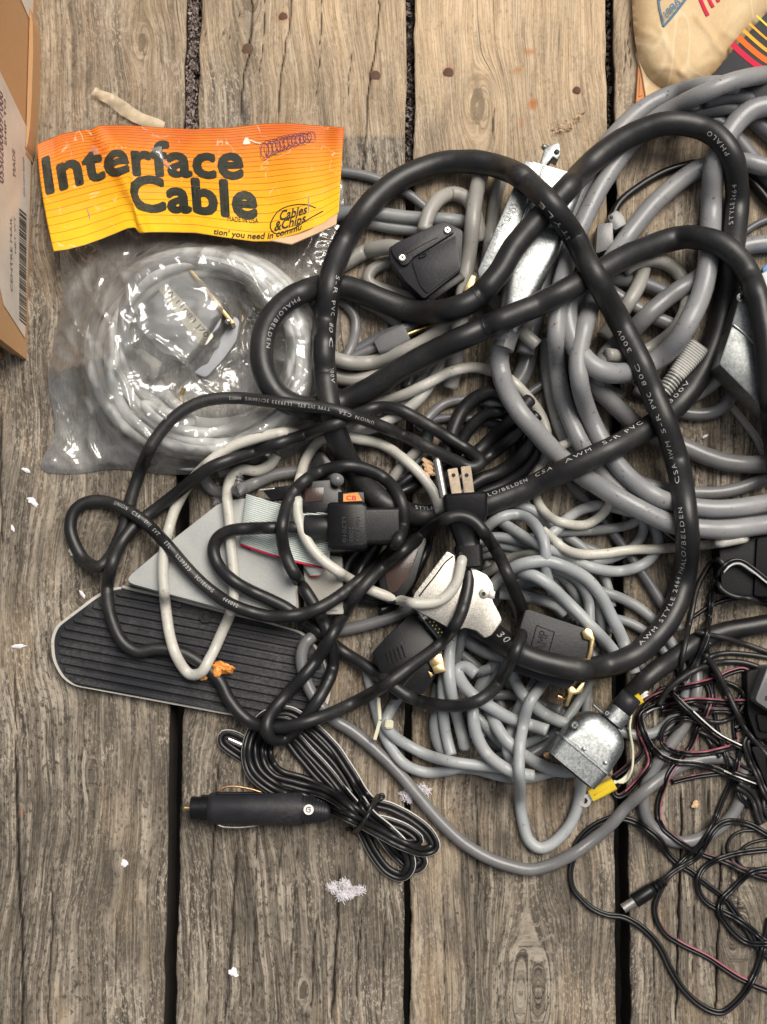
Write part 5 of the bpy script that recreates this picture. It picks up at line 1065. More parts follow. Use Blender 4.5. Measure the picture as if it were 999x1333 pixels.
    lay('printed_lettering', "tion' you need in commu", .56, .86, .985, .052, bold=.02, shear=.2, slope=-.03, cut=.6)
    lay('printed_lettering', 'Cables', .785, .88, .845, .085, bold=.02, shear=.25, slope=-.02)
    lay('printed_lettering', '&Chips', .765, .875, .925, .080, bold=.02, shear=.25, slope=-.06)
    def line_on(name, pts, r, mat, close=False):
        s = catmull([(a, q) for a, q in pts], .004); c = card(s[:, 0], np.clip(s[:, 1], 0, 1)); c[:, 2] += .0001
        return tube(name, c, r*PXM, M[mat], hc, 5)
    line_on('printed_swoosh', [(.91, .82), (.875, .76), (.835, .735), (.79, .75), (.762, .81), (.752, .89), (.775, .955), (.83, .945), (.885, .905), (.935, .875)], .8, 'ink')
    # a name scribbled out with a pen
    pts = []
    for k in range(190):
        a = k/190; w = k*1.15; pts.append((.735+.165*a+.013*math.cos(w)+.004*math.sin(w*.37), .235-.125*a+(.075-.03*a)*math.sin(w)+.012*math.sin(w*.61)))
    line_on('pen_scribble', pts, .29, 'purple')
    line_on('staple', [(.135, .70), (.14, .80)], .9, 'chrome'); line_on('staple', [(.885, .70), (.885, .84)], .9, 'chrome')
    # torn spot where the ink is gone
    bmv = []; 
    for k in range(14):
        a = k/14*2*math.pi; bmv.append((.685+.010*math.cos(a)*(1+.4*math.sin(3*a)), .135+.04*math.sin(a)*(1+.3*math.cos(2*a))))
    c = card(np.array([q[0] for q in bmv]), np.array([q[1] for q in bmv])); c[:, 2] += .0003
    link('torn_spot', mesh_np('torn_spot', c-hl, [list(range(14))[::-1]]), M['label'], hc, None, False)
    q = catmull([(.693, .13), (.705, .145), (.715, .16), (.73, .17)], .004); c = card(q[:, 0], q[:, 1]); c[:, 2] += .0001; tube('torn_edge', c, 1.3*PXM, M['label'], hc, 5)
    # bare brown back of the card showing under its torn lower right corner
    tp = [(352, 313), (385, 305), (420, 291), (440, 277), (438, 292), (415, 303), (380, 318)]
    from_bm('torn_flap', prism_bm(tp, Hcap+2, Hcap+5, .5, 1), M['tan'], t, world_loc(t), True)
bag()
def tape_strip():
    t = thing('tape_strip', [(125, 118), (210, 165)], 0, 'torn translucent tape strip curling above the orange card', 'tape')
    s = catmull([(122, 118), (132, 124), (142, 128), (154, 136), (168, 146), (184, 155), (200, 160), (214, 164)], 2)
    n = len(s); tt = np.linspace(0, 1, n); w = 5+3*np.sin(tt*3.1)+1.5*(fbm(tt*9, tt*0, 2, 3)); d = np.gradient(s[:, :2], axis=0); d /= np.linalg.norm(d, axis=1)[:, None]; nn = np.stack([-d[:, 1], d[:, 0]], -1)
    rows = [P(s[:, 0]+nn[:, 0]*w*k, s[:, 1]+nn[:, 1]*w*k, 3+4*np.abs(np.sin(tt*14+k*2))*(1-tt)+2*(1-k*k)) for k in (-1, -.35, .35, 1)]
    I = np.arange(4*n).reshape(4, n); F = np.stack([I[:-1, :-1], I[1:, :-1], I[1:, 1:], I[:-1, 1:]], -1).reshape(-1, 4)
    link('tape_film', mesh_np('tape_film', np.vstack(rows)-np.array(world_loc(t)), F), M['tapef'], t)
def tapefilm():
    s = NT('yellowed_tape'); tr = s.n('ShaderNodeBsdfTransparent'); pb = s.n('ShaderNodeBsdfPrincipled'); pb.inputs['Base Color'].default_value = (.62, .50, .34, 1); pb.inputs['Roughness'].default_value = .3
    m = s.n('ShaderNodeMixShader'); s.put(m.inputs[0], s.ramp(s.noise(s.obj(), 60, 4), [(.35, .40), (.65, .85)])); s.t.links.new(tr.outputs[0], m.inputs[1]); s.t.links.new(pb.outputs[0], m.inputs[2]); s.t.links.new(m.outputs[0], s.out.inputs[0]); return s.m
M['tapef'] = tapefilm(); tape_strip()
def bag_connectors():
    poly = [(178, 424), (192, 395), (233, 353), (262, 362), (292, 400), (286, 426), (240, 466), (212, 460)]
    t = thing('bagged_connector', poly, 8, 'slate grey connector hood with a cream label strip inside the bag', 'connector')
    from_bm('hood', prism_bm(rpoly(poly, 6), 8, 36, 2.5), M['bagconn'], t, world_loc(t), True)
    lb = [(206, 376), (217, 368), (279, 437), (268, 450), (258, 448)]
    from_bm('paper_label', prism_bm(rpoly(lb, 4), 35.5, 36.7, .2, 1), M['label'], t, world_loc(t), True)
    flat_text('written_lettering', '1A 11083 J70', (214, 377), (268, 440), 7, 37, M['ink'], t, 0)
    loft('metal_flange', [section(PV(250, 356, 26), PV(305, 425, 26)-PV(250, 356, 26), 5, 30, .3), section(PV(305, 425, 26), PV(305, 425, 26)-PV(250, 356, 26), 5, 30, .3)], 'gold', t)
    screw(297, 418, 40, 4, t, 'chrome', (.7, -.7, .2)); screw(240, 462, 36, 4, t, 'chrome')
    p2 = [(164, 468), (182, 452), (212, 472), (205, 492), (184, 500)]
    t2 = thing('bagged_plug', p2, 8, 'small pale grey plug at the end of the coiled cable inside the bag', 'plug')
    from_bm('plug_body', prism_bm(rpoly(p2, 5), 8, 32, 3), M['gwarm'], t2, world_loc(t2), True)
    lathe('metal_collar', [(0, 9), (12, 9), (12, 7), (16, 7)], PV(176, 470, 20), PV(160, 452, 20), M['gwarm'], t2, 16)
    p3 = [(300, 395), (318, 405), (312, 440), (290, 470), (262, 500), (240, 490), (268, 455), (292, 425)]
    p3 = [((x-272)*.8+276, (y-450)*.8+452) for x, y in p3]
    t3 = thing('bagged_dark_plug', p3, 8, 'second slate plug tucked beside the labelled connector inside the bag', 'plug')
    from_bm('plug_body', prism_bm(rpoly(p3, 6), 8, 20, 4), M['bagconn'], t3, world_loc(t3), True)
    lathe('gold_pin', [(0, 3.4), (9, 3.4), (10, 2), (16, 2)], PV(240, 505, 26), PV(232, 525, 22), M['gold'], t3, 12)
bag_connectors()

# ------------------------------------------------------------------ black connector at the top
def top_connector():
    o = OBS['dsubtop']; z0 = o['z']; z1 = z0+o['h']
    t = thing('black_connector', o['poly'], z0, 'black plastic connector hood with two silver screws beside the galvanised hood', 'connector')
    from_bm('lower_shell', prism_bm(rpoly(o['poly'], 4), z0, z1-5, 2), M['char'], t, world_loc(t), True)
    up = [(509, 322), (514, 317), (576, 288), (584, 291), (592, 302), (560, 322), (538, 335), (531, 344), (524, 346), (512, 332)]
    from_bm('raised_shell', prism_bm(rpoly(up, 3), z1-7, z1, 1.4), M['char'], t, world_loc(t), True)
    lo = [(536, 340), (562, 324), (594, 306), (600, 350), (556, 382), (546, 370)]
    from_bm('lower_panel', prism_bm(rpoly(lo, 3), z1-8, z1-3, 1.2), M['char'], t, world_loc(t), True)
    for x, y in ((524, 336), (583, 300)): screw(x, y, z1, 5.2, t)
    gr = np.array([560, 384.]); d = np.array([46, -32.]); d /= np.linalg.norm(d)
    from_bm('contact_block', prism_bm([(555, 386), (600, 354), (606, 362), (562, 393)], z0+4, z1-10, 1), M['black'], t, world_loc(t), True)
    for k in range(3):
        c = gr+d*(0+k*9.)+np.array([3.5, 5.]); prism('contact_pin', box_rot(c[0], c[1], 2.2, 7, -35), z0+10, z1-14, M['steel'], t, .4, 1)
    screw(558, 391, z0+18, 3.4, t, 'chrome', (.3, -.9, .1), 5, False)
    wire('embossed_line', [(530, 330, z1), (552, 318, z1), (570, 309, z1)], .5, 'black', t)
    wire('embossed_loop', [(545, 336, z1-2), (552, 334, z1-2), (556, 330, z1-2), (548, 331, z1-2), (546, 336, z1-2)], .8, 'black', t)
    flat_text('moulded_lettering', 'CAOV', (548, 330), (576, 312), 6, z1-2.6, M['black'], t, .01)
top_connector()
def long_hood():
    o = OBS['longhood']; z0 = o['z']; h = o['h']
    t = thing('galvanised_hood', o['poly'], z0, 'long galvanised connector hood with stamped lettering and a wire clip at its top', 'connector')
    a = PV(722, 226, z0+h/2); b = PV(659, 440, z0+h/2); ax = b-a
    secs = []
    for f, w, hh in ((0, 78, 34), (.06, 80, 40), (.5, 62, 40), (.8, 42, 34), (.93, 32, 30), (1., 27, 27)):
        secs.append(section(a+ax*f, ax, w, hh, .5 if f < .7 else .9, 5))
    loft('hood_shell', secs, 'gal', t)
    top = z0+h*.5+20
    pl = [(684, 210), (700, 202), (724, 232), (668, 395), (648, 402), (632, 352), (640, 332)]
    pl = [(684, 208), (704, 214), (664, 330), (644, 372), (626, 372), (622, 352)]
    from_bm('cover_plate', prism_bm(pl, z0+10, top+2, 1.5), M['gal'], t, world_loc(t), True)
    flat_text('stamped_lettering', 'AMPHENOL', (651, 302), (672, 264), 6, top+2.6, M['steel'], t, .02)
    flat_text('stamped_lettering', '57-AMOD-L3', (656, 304), (678, 262), 5.4, top+2.6, M['steel'], t, .02)
    wire('plate_rim', [(708, 216, top+2), (690, 270, top+2), (668, 332, top+2), (648, 376, top+1)], 1.2, 'gal', t)
    cl = [(709, 193), (722, 186), (729, 186), (730, 200), (726, 208), (720, 204), (706, 222), (701, 224)]
    from_bm('wire_clip', prism_bm(cl, z0+14, z0+34, 1.5), M['gal'], t, world_loc(t), True)
    screw(711, 193, z0+30, 4, t, 'steel', (-.8, .3, .5), 6, False); screw(725, 198, z0+34, 3.6, t, 'ink', (0, 0, 1), 2, False)
    loft('strain_collar', [section(b-ax.normalized()*.010, ax, 31, 31, 1, 5), section(b+ax.normalized()*.0075, ax, 28, 28, 1, 5)], 'gmid', t)
    prism('gold_tab', [(603, 378), (614, 357), (624, 362), (612, 380)], z0+18, z0+26, M['gold'], t, .8)
long_hood()
def right_hood():
    o = OBS['righthood']; z0 = o['z']; h = o['h']
    t = thing('zinc_box_hood', [(968, 372), (990, 528), (1040, 440)], z0, 'boxy zinc connector hood with a red label at the right edge', 'connector')
    from_bm('lower_shell', prism_bm([(953, 424), (936, 474), (992, 530), (1060, 560), (1060, 480)], z0, z0+h, 2.2), M['steel'], t, world_loc(t), True)
    from_bm('upper_shell', prism_bm([(968, 370), (952, 424), (1060, 506), (1060, 360), (1000, 350)], z0+2, z0+h-4, 2.0), M['steel'], t, world_loc(t), True)
    wire('seam_ridge', [(954, 422, z0+h), (970, 435, z0+h), (990, 454, z0+h), (1040, 494, z0+h)], 2.2, 'gal', t)
    screw(965, 388, z0+h-4, 6.4, t)
    from_bm('red_label', prism_bm([(976, 428), (990, 440), (1004, 450), (1008, 440), (994, 420), (983, 416)], z0+h-4.5, z0+h-3.4, .2, 1), M['red'], t, world_loc(t))
    from_bm('tan_label', prism_bm([(979, 424), (984, 417), (1000, 424), (1004, 436), (992, 434)], z0+h-3.6, z0+h-3.0, .2, 1), M['tan'], t, world_loc(t))
    b = thing('blue_plug', [(993, 345), (1030, 360)], 0, 'bright blue plastic plug peeping in at the right edge', 'plug')
    from_bm('plug_body', prism_bm(rpoly([(992, 350), (1004, 338), (1040, 338), (1040, 372), (1000, 368)], 4), 4, 40, 3), M['bluep'], b, world_loc(b), True)
    from_bm('plug_rib', prism_bm([(1006, 346), (1036, 346), (1036, 350), (1006, 350)], 39, 42, .8), M['bluep'], b, world_loc(b), True)
right_hood()
def ribbed_plug():
    z = 34
    a = PV(868, 505, z); b = PV(908, 452, z); ax = (b-a); L = ax.length; n = ax.normalized()
    t = empty('ribbed_plug', PV(885, 485, z-18), 'pale grey ribbed plug with a coiled strain relief in the middle of the coil', 'plug')
    secs = []
    for k in range(15):
        f = .30+.70*k/14
        for g in (0, .5): 
            secs.append(section(a+ax*(f+.7/14*g*.98), ax, (19+12*min(1, f*1.2))*(1 if g else .93), (18+6*f)*(1 if g else .93), .7, 4))
    loft('grip', secs, 'glight', t)
    for k in range(6):
        p = a+ax*(-.12+k*.072); lathe('strain_ring', [(0, 9.6), (.8, 11), (2.6, 11), (3.4, 9.6)], p, p+n*.01, M['glight'], t, 18)
    lathe('strain_core', [(0, 8.4), (L/PXM*.5, 8.4)], a-ax*.16, b, M['gmid'], t, 14)
    pts = [(853, 525), (845, 536), (832, 548), (818, 556)]
ribbed_plug()
def grey_rca():
    z = 26
    t = empty('grey_jack', PV(515, 444, z-14), 'grey plastic jack with a brass shaft below the black connector', 'jack')
    a = PV(494, 452, z); b = PV(530, 436, z); ax = b-a
    loft('jack_body', [section(a-ax*.1, ax, 20, 20, .6, 4), section(a+ax*.15, ax, 26, 26, .5, 4), section(b, ax, 26, 26, .4, 4)], 'gmid', t)
    lathe('brass_shaft', [(0, 3.8), (52, 3.8), (56, 2.4)], b, PV(566, 421, z), M['gold'], t, 14)
    s = catmull([(492, 452), (480, 456), (466, 462), (452, 470)], 2); c = P(s[:, 0], s[:, 1], np.full(len(s), z-4)); tube('jack_cable', c, 6*PXM, M['gmid'], t, 10)
grey_rca()
def brown_clip():
    t = thing('grey_clip', [(785, 300), (800, 275)], 0, 'grey brown plastic clip on the deck between the coil cables', 'clip')
    from_bm('clip_body', prism_bm(rpoly([(778, 292), (798, 289), (799, 322), (776, 330)], 3), 0, 24, 2), M['gmid'], t, world_loc(t), True)
    from_bm('clip_ear', prism_bm(rpoly([(791, 282), (802, 273), (812, 280), (816, 292), (800, 300)], 3), 0, 18, 2), M['gmid'], t, world_loc(t), True)
    screw(796, 283, 18, 2.6, t, 'ink', (0, 0, 1), 1, False)
brown_clip()

# ------------------------------------------------------------------ ribbon cable, sticker and dark plugs in the middle
def ribbon():
    t = thing('ribbon_cable', [(315, 645), (430, 740)], 46, 'pale flat ribbon cable with a red edge lying on the pedal body', 'ribbon cable')
    A0, A1 = np.array([321, 643.]), np.array([434, 669.]); B0, B1 = np.array([313, 710.]), np.array([428, 742.])
    N = 26
    for k in range(N):
        f = (k+.5)/N; a = A0*(1-f)+B0*f; b = A1*(1-f)+B1*f
        q = np.linspace(0, 1, 9); pts = a+(b-a)*q[:, None]; pts[:, 1] += 3*np.sin(q*3.1)
        c = P(pts[:, 0], pts[:, 1], 51+9*q**2+3*np.sin(q*5)+2*f)
        tube('ribbon_wire', c, 1.32*PXM, M['red'] if k == N-1 else M['ribbon'], t, 6)
    for k in range(9):
        f = k/8; a = np.array([396, 737.])+f*np.array([8, 13.]); b = np.array([424, 741.])+f*np.array([-8, 8.])
        q = np.linspace(0, 1, 7); pts = a+(b-a)*q[:, None]; c = P(pts[:, 0], pts[:, 1], 47+6*np.sin(q*2)-f*2)
        tube('ribbon_wire', c, 1.4*PXM, M['red'] if k == 8 else M['ribbon'], t, 6)
    from_bm('crimp_bar', prism_bm([(313, 706), (327, 712), (326, 716), (314, 711)], 44, 50, .6), M['black'], t, world_loc(t), True)
ribbon()
def dark_plug():
    t = thing('black_power_jack', [(398, 640), (445, 660)], 30, 'glossy black plug with a brown window and an orange sticker behind the socket end', 'plug')
    from_bm('plug_body', prism_bm(rpoly([(390, 628), (430, 624), (446, 640), (446, 668), (392, 668)], 4), 26, 56, 3), M['gloss'], t, world_loc(t), True)
    from_bm('brown_window', prism_bm([(396, 635), (422, 634), (421, 652), (398, 654)], 55.6, 57.4, .6), M['pinfill'], t, world_loc(t), True)
    from_bm('plug_tail', prism_bm(rpoly([(340, 636), (392, 630), (392, 648), (352, 650)], 3), 40, 60, 3), M['gloss'], t, world_loc(t), True)
    wire('metal_edge', [(337, 638, 60), (348, 637, 60), (358, 636, 60)], 1.5, 'chrome', t)
    from_bm('orange_sticker', prism_bm([(447, 643), (466, 641), (472, 652), (447, 653)], 57, 58.2, .2, 1), M['orange'], t, world_loc(t))
    from_bm('sticker_block', prism_bm([(440, 640), (474, 640), (476, 662), (440, 662)], 20, 57, 1.5), M['black'], t, world_loc(t), True)
    flat_text('sticker_lettering', 'CB', (451, 651), (464, 651), 6, 58.6, M['red'], t)
    t2 = thing('black_cover', [(420, 600), (400, 615)], 20, 'small black plastic cover between the bag corner and the lettered cable', 'plastic cover')
    from_bm('cover_plate', prism_bm([(398, 618), (414, 588), (422, 588), (440, 610), (432, 622)], 14, 36, 1.6), M['gloss'], t2, world_loc(t2), True)
    lathe('button', [(0, 4.6), (1.5, 4.4), (2, 3)], PV(422, 607, 36), PV(422, 607, 46), M['black'], t2, 14)
    t3 = thing('dark_plastic_shell', [(500, 730), (550, 720)], 10, 'dark glossy plastic shell under the cords left of the silver hood', 'plastic shell')
    from_bm('shell', prism_bm(rpoly([(488, 738), (540, 692), (558, 700), (540, 760), (520, 786), (500, 786)], 8), 8, 34, 5, 3), M['gloss'], t3, world_loc(t3), True)
    from_bm('shell_rim', prism_bm(rpoly([(500, 742), (538, 708), (546, 714), (532, 752), (514, 772), (506, 770)], 6), 33, 36, 1), M['pinfill'], t3, world_loc(t3), True)
dark_plug()
def spring_relief():
    t = empty('ribbed_strain_relief', PV(310, 636, 4), 'grey ribbed strain relief standing between the white cable and the ribbon', 'strain relief')
    a = PV(310, 612, 16); b = PV(310, 654, 26); n = (b-a).normalized()
    lathe('core', [(0, 5.6), (42, 5.6)], a, b, M['gmid'], t, 12)
    for k in range(9):
        p = a+(b-a)*(k/9); lathe('ring', [(0, 6.4), (.6, 7.4), (2, 7.4), (2.6, 6.4)], p, p+n*.01, M['gmid'], t, 14)
spring_relief()

# ------------------------------------------------------------------ socket end and three pin plug of the power cord
def iec():
    o = OBS['iec']; z0 = o['z']; zc = z0+o['h']*.5; par = OBJ['P1']
    a = PV(397, 688, zc); b = PV(522, 685, zc); ax = b-a
    lathe('socket_collar', [(0, 16), (1.5, 17), (29, 16.4), (33, 15.8)], PV(397, 688, zc), PV(430, 687, zc), M['rubber'], par, 20)
    lathe('collar_dimple', [(0, 1.8), (.6, 1.6)], PV(413, 684, zc+16), PV(413, 684, zc+30), M['ink'], par, 10)
    loft('socket_shoulder', [section(PV(428, 687, zc), ax, 56, 40, .35), section(PV(432, 687, zc), ax, 60, 44, .30), section(PV(472, 686, zc), ax, 60, 44, .30), section(PV(478, 686, zc), ax, 54, 40, .3)], 'black', par)
    loft('socket_nose', [section(PV(476, 686, zc), ax, 46, 32, .35), section(PV(519, 685, zc), ax, 45, 31, .35), section(PV(521, 685, zc), ax, 42, 28, .35)], 'gloss', par)
    for k, s in enumerate(('10A 125V', 'E7 2085', 'LL7010')):
        flat_text('moulded_lettering', s, (464-k*9, 673), (464-k*9, 706), 5, zc+22.8, M['char'], par)
    for j in range(3):
        for k in range(12): prism('embossed_dot', box_rot(438+j*3.0, 676+k*2.6, 1.1, 1.5, 0), zc+21, zc+22.7, M['char'], par, 0, 1) if False else None
iec()
M['prongm'] = metal('tarnished_brass_nickel', (.52, .42, .32), .34, 700, .15, .3)
def nema():
    o = OBS['plug']; z0 = o['z']; zc = z0+22; par = OBJ['P1']
    ax = PV(612, 745, zc)-PV(604, 650, zc)
    loft('plug_face', [section(PV(604, 644, zc), ax, 50, 42, .25), section(PV(604.5, 647, zc), ax, 54, 46, .2), section(PV(606, 672, zc), ax, 52, 44, .25), section(PV(607, 682, zc), ax, 46, 38, .4)], 'black', par)
    loft('plug_neck', [section(PV(607, 680, zc), ax, 44, 34, .5), section(PV(609, 706, zc), ax, 30, 26, .8), section(PV(609.5, 712, zc), ax, 31, 27, .8)], 'gloss', par)
    loft('cord_grip', [section(PV(609.5, 711, zc), ax, 34, 27, .5), section(PV(611, 738, zc), ax, 34, 26, .5), section(PV(611, 740, zc), ax, 31, 23, .6)], 'black', par)
    for y in (721, 732): lathe('grip_dimple', [(0, 2.4), (.5, 2.2)], PV(600, y, zc+13.4), PV(600, y, zc+30), M['ink'], par, 10)
    n = (PV(600, 600, zc+6)-PV(604, 650, zc)).normalized()
    lathe('earth_pin', [(0, 5.4), (44, 5.2), (49, 4), (51, 1.5)], PV(578, 648, zc), PV(570, 604, zc+4), M['chrome'], par, 16)
    for x0, x1 in ((595.5, 589), (611.5, 606.5)):
        p0, p1 = PV(x0, 646, zc+(1 if x0 < 600 else 5)), PV(x1, 610 if x0 < 600 else 607, zc+(4 if x0 < 600 else 9)); bl = tiltbox('prong', p0, p1, 12.5, 3.6, 'prongm', par, .7)
        hx, hy = x0+(x1-x0)*.74, 646+(609-646)*.74
        lathe('prong_hole', [(0, 2.5), (.5, 2.4)], PV(hx, hy, zc+(5.4 if x0 < 600 else 10.0)), PV(hx, hy, zc+20), M['ink'], bl, 12)
nema()

# ------------------------------------------------------------------ silver, dark and AMP hoods
def silver():
    o = OBS['silver']; z0 = o['z']; z1 = z0+o['h']
    poly = [(582, 717), (598, 726), (619, 741), (634, 748), (642, 760), (644, 772), (641, 781), (651, 800), (654, 808), (640, 827), (632, 831), (621, 821), (606, 817), (592, 822), (573, 811), (552, 800), (534, 790), (540, 772)]
    t = thing('silver_hood', poly, z0, 'shiny grainy die cast silver connector hood under the plug', 'connector')
    from_bm('hood_shell', prism_bm(rpoly(poly, 3, 3), z0, z1, 2.6, 3), M['die'], t, world_loc(t), True)
    d = np.array([42, -54.]); d /= np.linalg.norm(d)
    for k in range(9):
        c = np.array([543.6, 766.4])+d*k*7.2+np.array([2.6, 2.0]); prism('edge_tooth', box_rot(c[0], c[1], 5.0, 4.6, -52), z1-4, z1+.35, M['die'], t, .5, 1)
    ed = catmull([(546, 776), (556, 763), (568, 748), (580, 732), (590, 724)], 3); wire('edge_groove', [(x, y, z1+.2) for x, y in ed], 1.0, 'ink', t)
    for x, y in ((630, 773), (597, 811)):
        lathe('rivet', [(-1, 6.4), (.8, 6.2), (1.2, 4.8)], PV(x, y, z1), PV(x, y, z1+10), M['die'], t, 16); lathe('rivet_pit', [(0, 2.6), (.5, 2.4)], PV(x, y, z1+1.2), PV(x, y, z1+10), M['ink'], t, 10)
    prism('raised_rim', [(637, 769), (645, 770), (644, 780), (635, 778)], z1-2, z1+.9, M['die'], t, .4)
    from_bm('cable_collar', prism_bm([(634, 806), (651, 802), (654, 810), (640, 828), (630, 826)], z0+2, z1-.6, 2), M['die'], t, world_loc(t), True)
    a, b = PV(552, 797, z0+4), PV(584, 838, z0-6)
    loft('pin_shell', [section(a, b-a, 16, 18, .4), section(b, b-a, 15, 17, .4)], 'steel', t)
    loft('pin_block', [section(a+(b-a)*.12, b-a, 11, 20, .2), section(b-(b-a)*.06, b-a, 11, 20, .2)], 'ink', t)
    for k in range(7):
        for s in (-1, 1):
            p = a+(b-a)*(.2+k*.11)+Vector((s*2.4*PXM, 0, 0)); p.z += 10*PXM; lathe('pin_hole', [(0, 1.0), (.6, .9)], p, p+Vector((0, 0, .01)), M['gold'], t, 6)
    lathe('jack_screw', [(0, 4.2), (5, 4.2), (5, 6), (12, 6)], PV(546, 795, z0+8), PV(560, 812, z0+6), M['chrome'], t, 6)
silver()
def dark_hood():
    o = OBS['darkhood']; z0 = o['z']; z1 = z0+o['h']; poly = [(484, 850), (506, 826), (536, 798), (548, 806), (578, 852), (566, 882), (552, 903), (512, 912), (506, 900)]
    t = thing('dark_hood', poly, z0, 'matt black connector hood with a gold latch below the silver hood', 'connector')
    from_bm('hood_shell', prism_bm(rpoly(poly, 4), z0, z1, 2), M['black'], t, world_loc(t), True)
    for k in range(5): prism('grip_rib', box_rot(505+k*5, 858-k*2.6, 2, 17, -18), z1-1, z1+1.4, M['black'], t, .5, 1)
    prism('split_line', box_rot(533, 884, 26, 1.0, -48), z1-1, z1+.4, M['ink'], t, 0)
    la = [(556, 856), (562, 849), (575, 851), (578, 862), (581, 875), (568, 876), (560, 866)]
    from_bm('gold_latch', prism_bm(la, z1-12, z1+6, 1.5), M['gold'], t, world_loc(t), True)
    prism('latch_lip', [(562, 868), (576, 864), (581, 874), (566, 878)], z1+2, z1+10, M['gold'], t, 1); prism('latch_tongue', [(557, 873), (565, 878), (561, 883)], z1-10, z1+2, M['gold'], t, .6)
dark_hood()
def amp():
    o = OBS['amp']; z0 = o['z']; z1 = z0+o['h']; poly = [(684, 794), (690, 794), (773, 822), (775, 832), (767, 862), (742, 896), (736, 897), (664, 873), (664, 862)]
    t = thing('amp_hood', poly, z0, 'charcoal connector hood with AMP moulded on it and gold end clips', 'connector')
    from_bm('hood_shell', prism_bm(rpoly(poly, 3), z0, z1, 2), M['char'], t, world_loc(t), True)
    flat_text('moulded_lettering', 'AMP', (709, 849), (715, 823), 13, z1+.5, M['black'], t, .0)
    fr = [(690, 847), (713, 855), (722, 823), (699, 814), (690, 847)]
    for a, b in zip(fr, fr[1:]): wire('moulded_frame', [(*a, z1), ((a[0]+b[0])/2, (a[1]+b[1])/2, z1), (*b, z1)], .7, 'black', t)
    prism('grip_line', box_rot(692, 874, 20, 1.4, 20), z1-1, z1+.8, M['black'], t, 0)
    c1 = [(757, 822), (764, 817), (771, 820), (775, 832), (772, 850), (767, 866), (762, 864), (767, 846), (768, 834), (760, 832)]
    from_bm('gold_clip', prism_bm(c1, z1-10, z1+4, 1.4), M['gold'], t, world_loc(t), True)
    c2 = [(738, 893), (746, 892), (750, 898), (756, 888), (762, 888), (758, 902), (746, 905), (740, 920), (736, 918), (740, 903)]
    from_bm('gold_clip', prism_bm(c2, z0+4, z1-4, 1.2), M['gold'], t, world_loc(t), True)
    lathe('copper_screw', [(0, 4), (5, 4), (5, 2), (14, 2)], PV(726, 906, z0+6), PV(738, 911, z0+6), M['copper'], t, 10)
amp()
def steel_hood():
    o = OBS['steelhood']; z0 = o['z']; zc = z0+24
    t = thing('zinc_hood', o['poly'], z0, 'round shouldered zinc connector hood with a cable clamp at the lower right', 'connector')
    a = PV(790, 942, zc); b = PV(742, 1002, zc); ax = b-a
    secs = []
    for f, w, h in ((-.06, 26, 20), (-.02, 42, 30), (.05, 56, 38), (.14, 66, 44), (.26, 71, 47), (.36, 72, 48), (.62, 72, 48), (.63, 78, 50), (.67, 78, 50), (.68, 71, 46), (1.0, 69, 44)):
        secs.append(section(a+ax*f, ax, w, h, .75 if f < .6 else .4, 6))
    loft('hood_shell', secs, 'gal', t)
    loft('pin_face', [section(a+ax*1.001, ax, 60, 36, .3), section(a+ax*1.02, ax, 60, 36, .3)], 'black', t)
    screw(748, 944, zc+23.5, 5, t, 'steel'); 
    for x, y in ((760, 975), (788, 993)): lathe('rivet', [(0, 3), (1, 2.6), (1.6, 1.4)], PV(x, y, zc+24), PV(x, y, zc+40), M['gal'], t, 10)
    cl = [(784, 930), (790, 924), (806, 936), (800, 946), (794, 950)]
    ca, cb = PV(796, 940, zc), PV(808, 925, zc)
    loft('clamp_band', [section(ca, cb-ca, 30, 30, .8), section(cb, cb-ca, 30, 30, .8)], 'gal', t)
    wire('clamp_screw', [(772, 917, zc+10), (782, 926, zc+10), (790, 932, zc+8)], 1.8, 'steel', t); wire('clamp_screw', [(800, 938, zc+8), (806, 943, zc+6), (810, 947, zc+6)], 1.8, 'steel', t)
    screw(790, 928, zc+16, 3.4, t, 'steel')
    lathe('side_screw', [(0, 3.4), (5, 3.4), (5, 2), (10, 2)], PV(709, 984, z0+16), PV(720, 976, z0+18), M['copper'], t, 10)
    c = P(np.array([808., 815, 822]), np.array([925., 916, 906]), np.array([zc, zc+4, zc+7])); tube('rubber_boot', c, 13.6*PXM, M['char'], t, 14)
steel_hood()

# ------------------------------------------------------------------ small fittings
def terminal():
    z = 12
    t = empty('ring_terminal', PV(764, 1039, 0), 'silver ring terminal with a yellow sleeve on a braided lead', 'terminal')
    bm = bmesh.new(); n = 20; c = PV(761, 1042, z); ri, ro = 3.6*PXM, 8*PXM; vs = []
    for k in range(n):
        a = 2*math.pi*k/n
        vs.append([bm.verts.new(c+Vector((math.cos(a)*r, math.sin(a)*r, dz*PXM))) for r, dz in ((ri, 0), (ro, 0), (ro, 3), (ri, 3))])
    for k in range(n):
        p, q = vs[k], vs[(k+1) % n]
        for j in range(4): bm.faces.new((p[j], p[(j+1) % 4], q[(j+1) % 4], q[j]))
    from_bm('ring', bm, M['chrome'], t, world_loc(t), True)
    tiltbox('barrel', PV(766, 1039, z+1), PV(773, 1035, z+2), 11, 4, 'chrome', t, 1)
    a, b = PV(769, 1036, z+2), PV(800, 1020, z+6)
    loft('yellow_sleeve', [section(a, b-a, 15, 9, .6), section(a+(b-a)*.45, b-a, 16, 13, .7), section(b, b-a, 15, 13, .7)], 'yellow', t)
    wire('crimp_mark', [(774, 1035, z+8), (784, 1029, z+10), (792, 1025, z+11)], .7, 'amber', t)
    for k in range(5):
        wire('braid_strand', [(799, 1020-k*.8, z+6), (812, 1013+k*1.4, 12), (822, 1000+k*1.0, 12+k), (824, 975+k, 14), (820, 950-k*.6, 16+k), (822, 926+k*1.2, 18)], 1.7, 'stripe' if k % 2 else 'tie', t, 6, 4)
terminal()
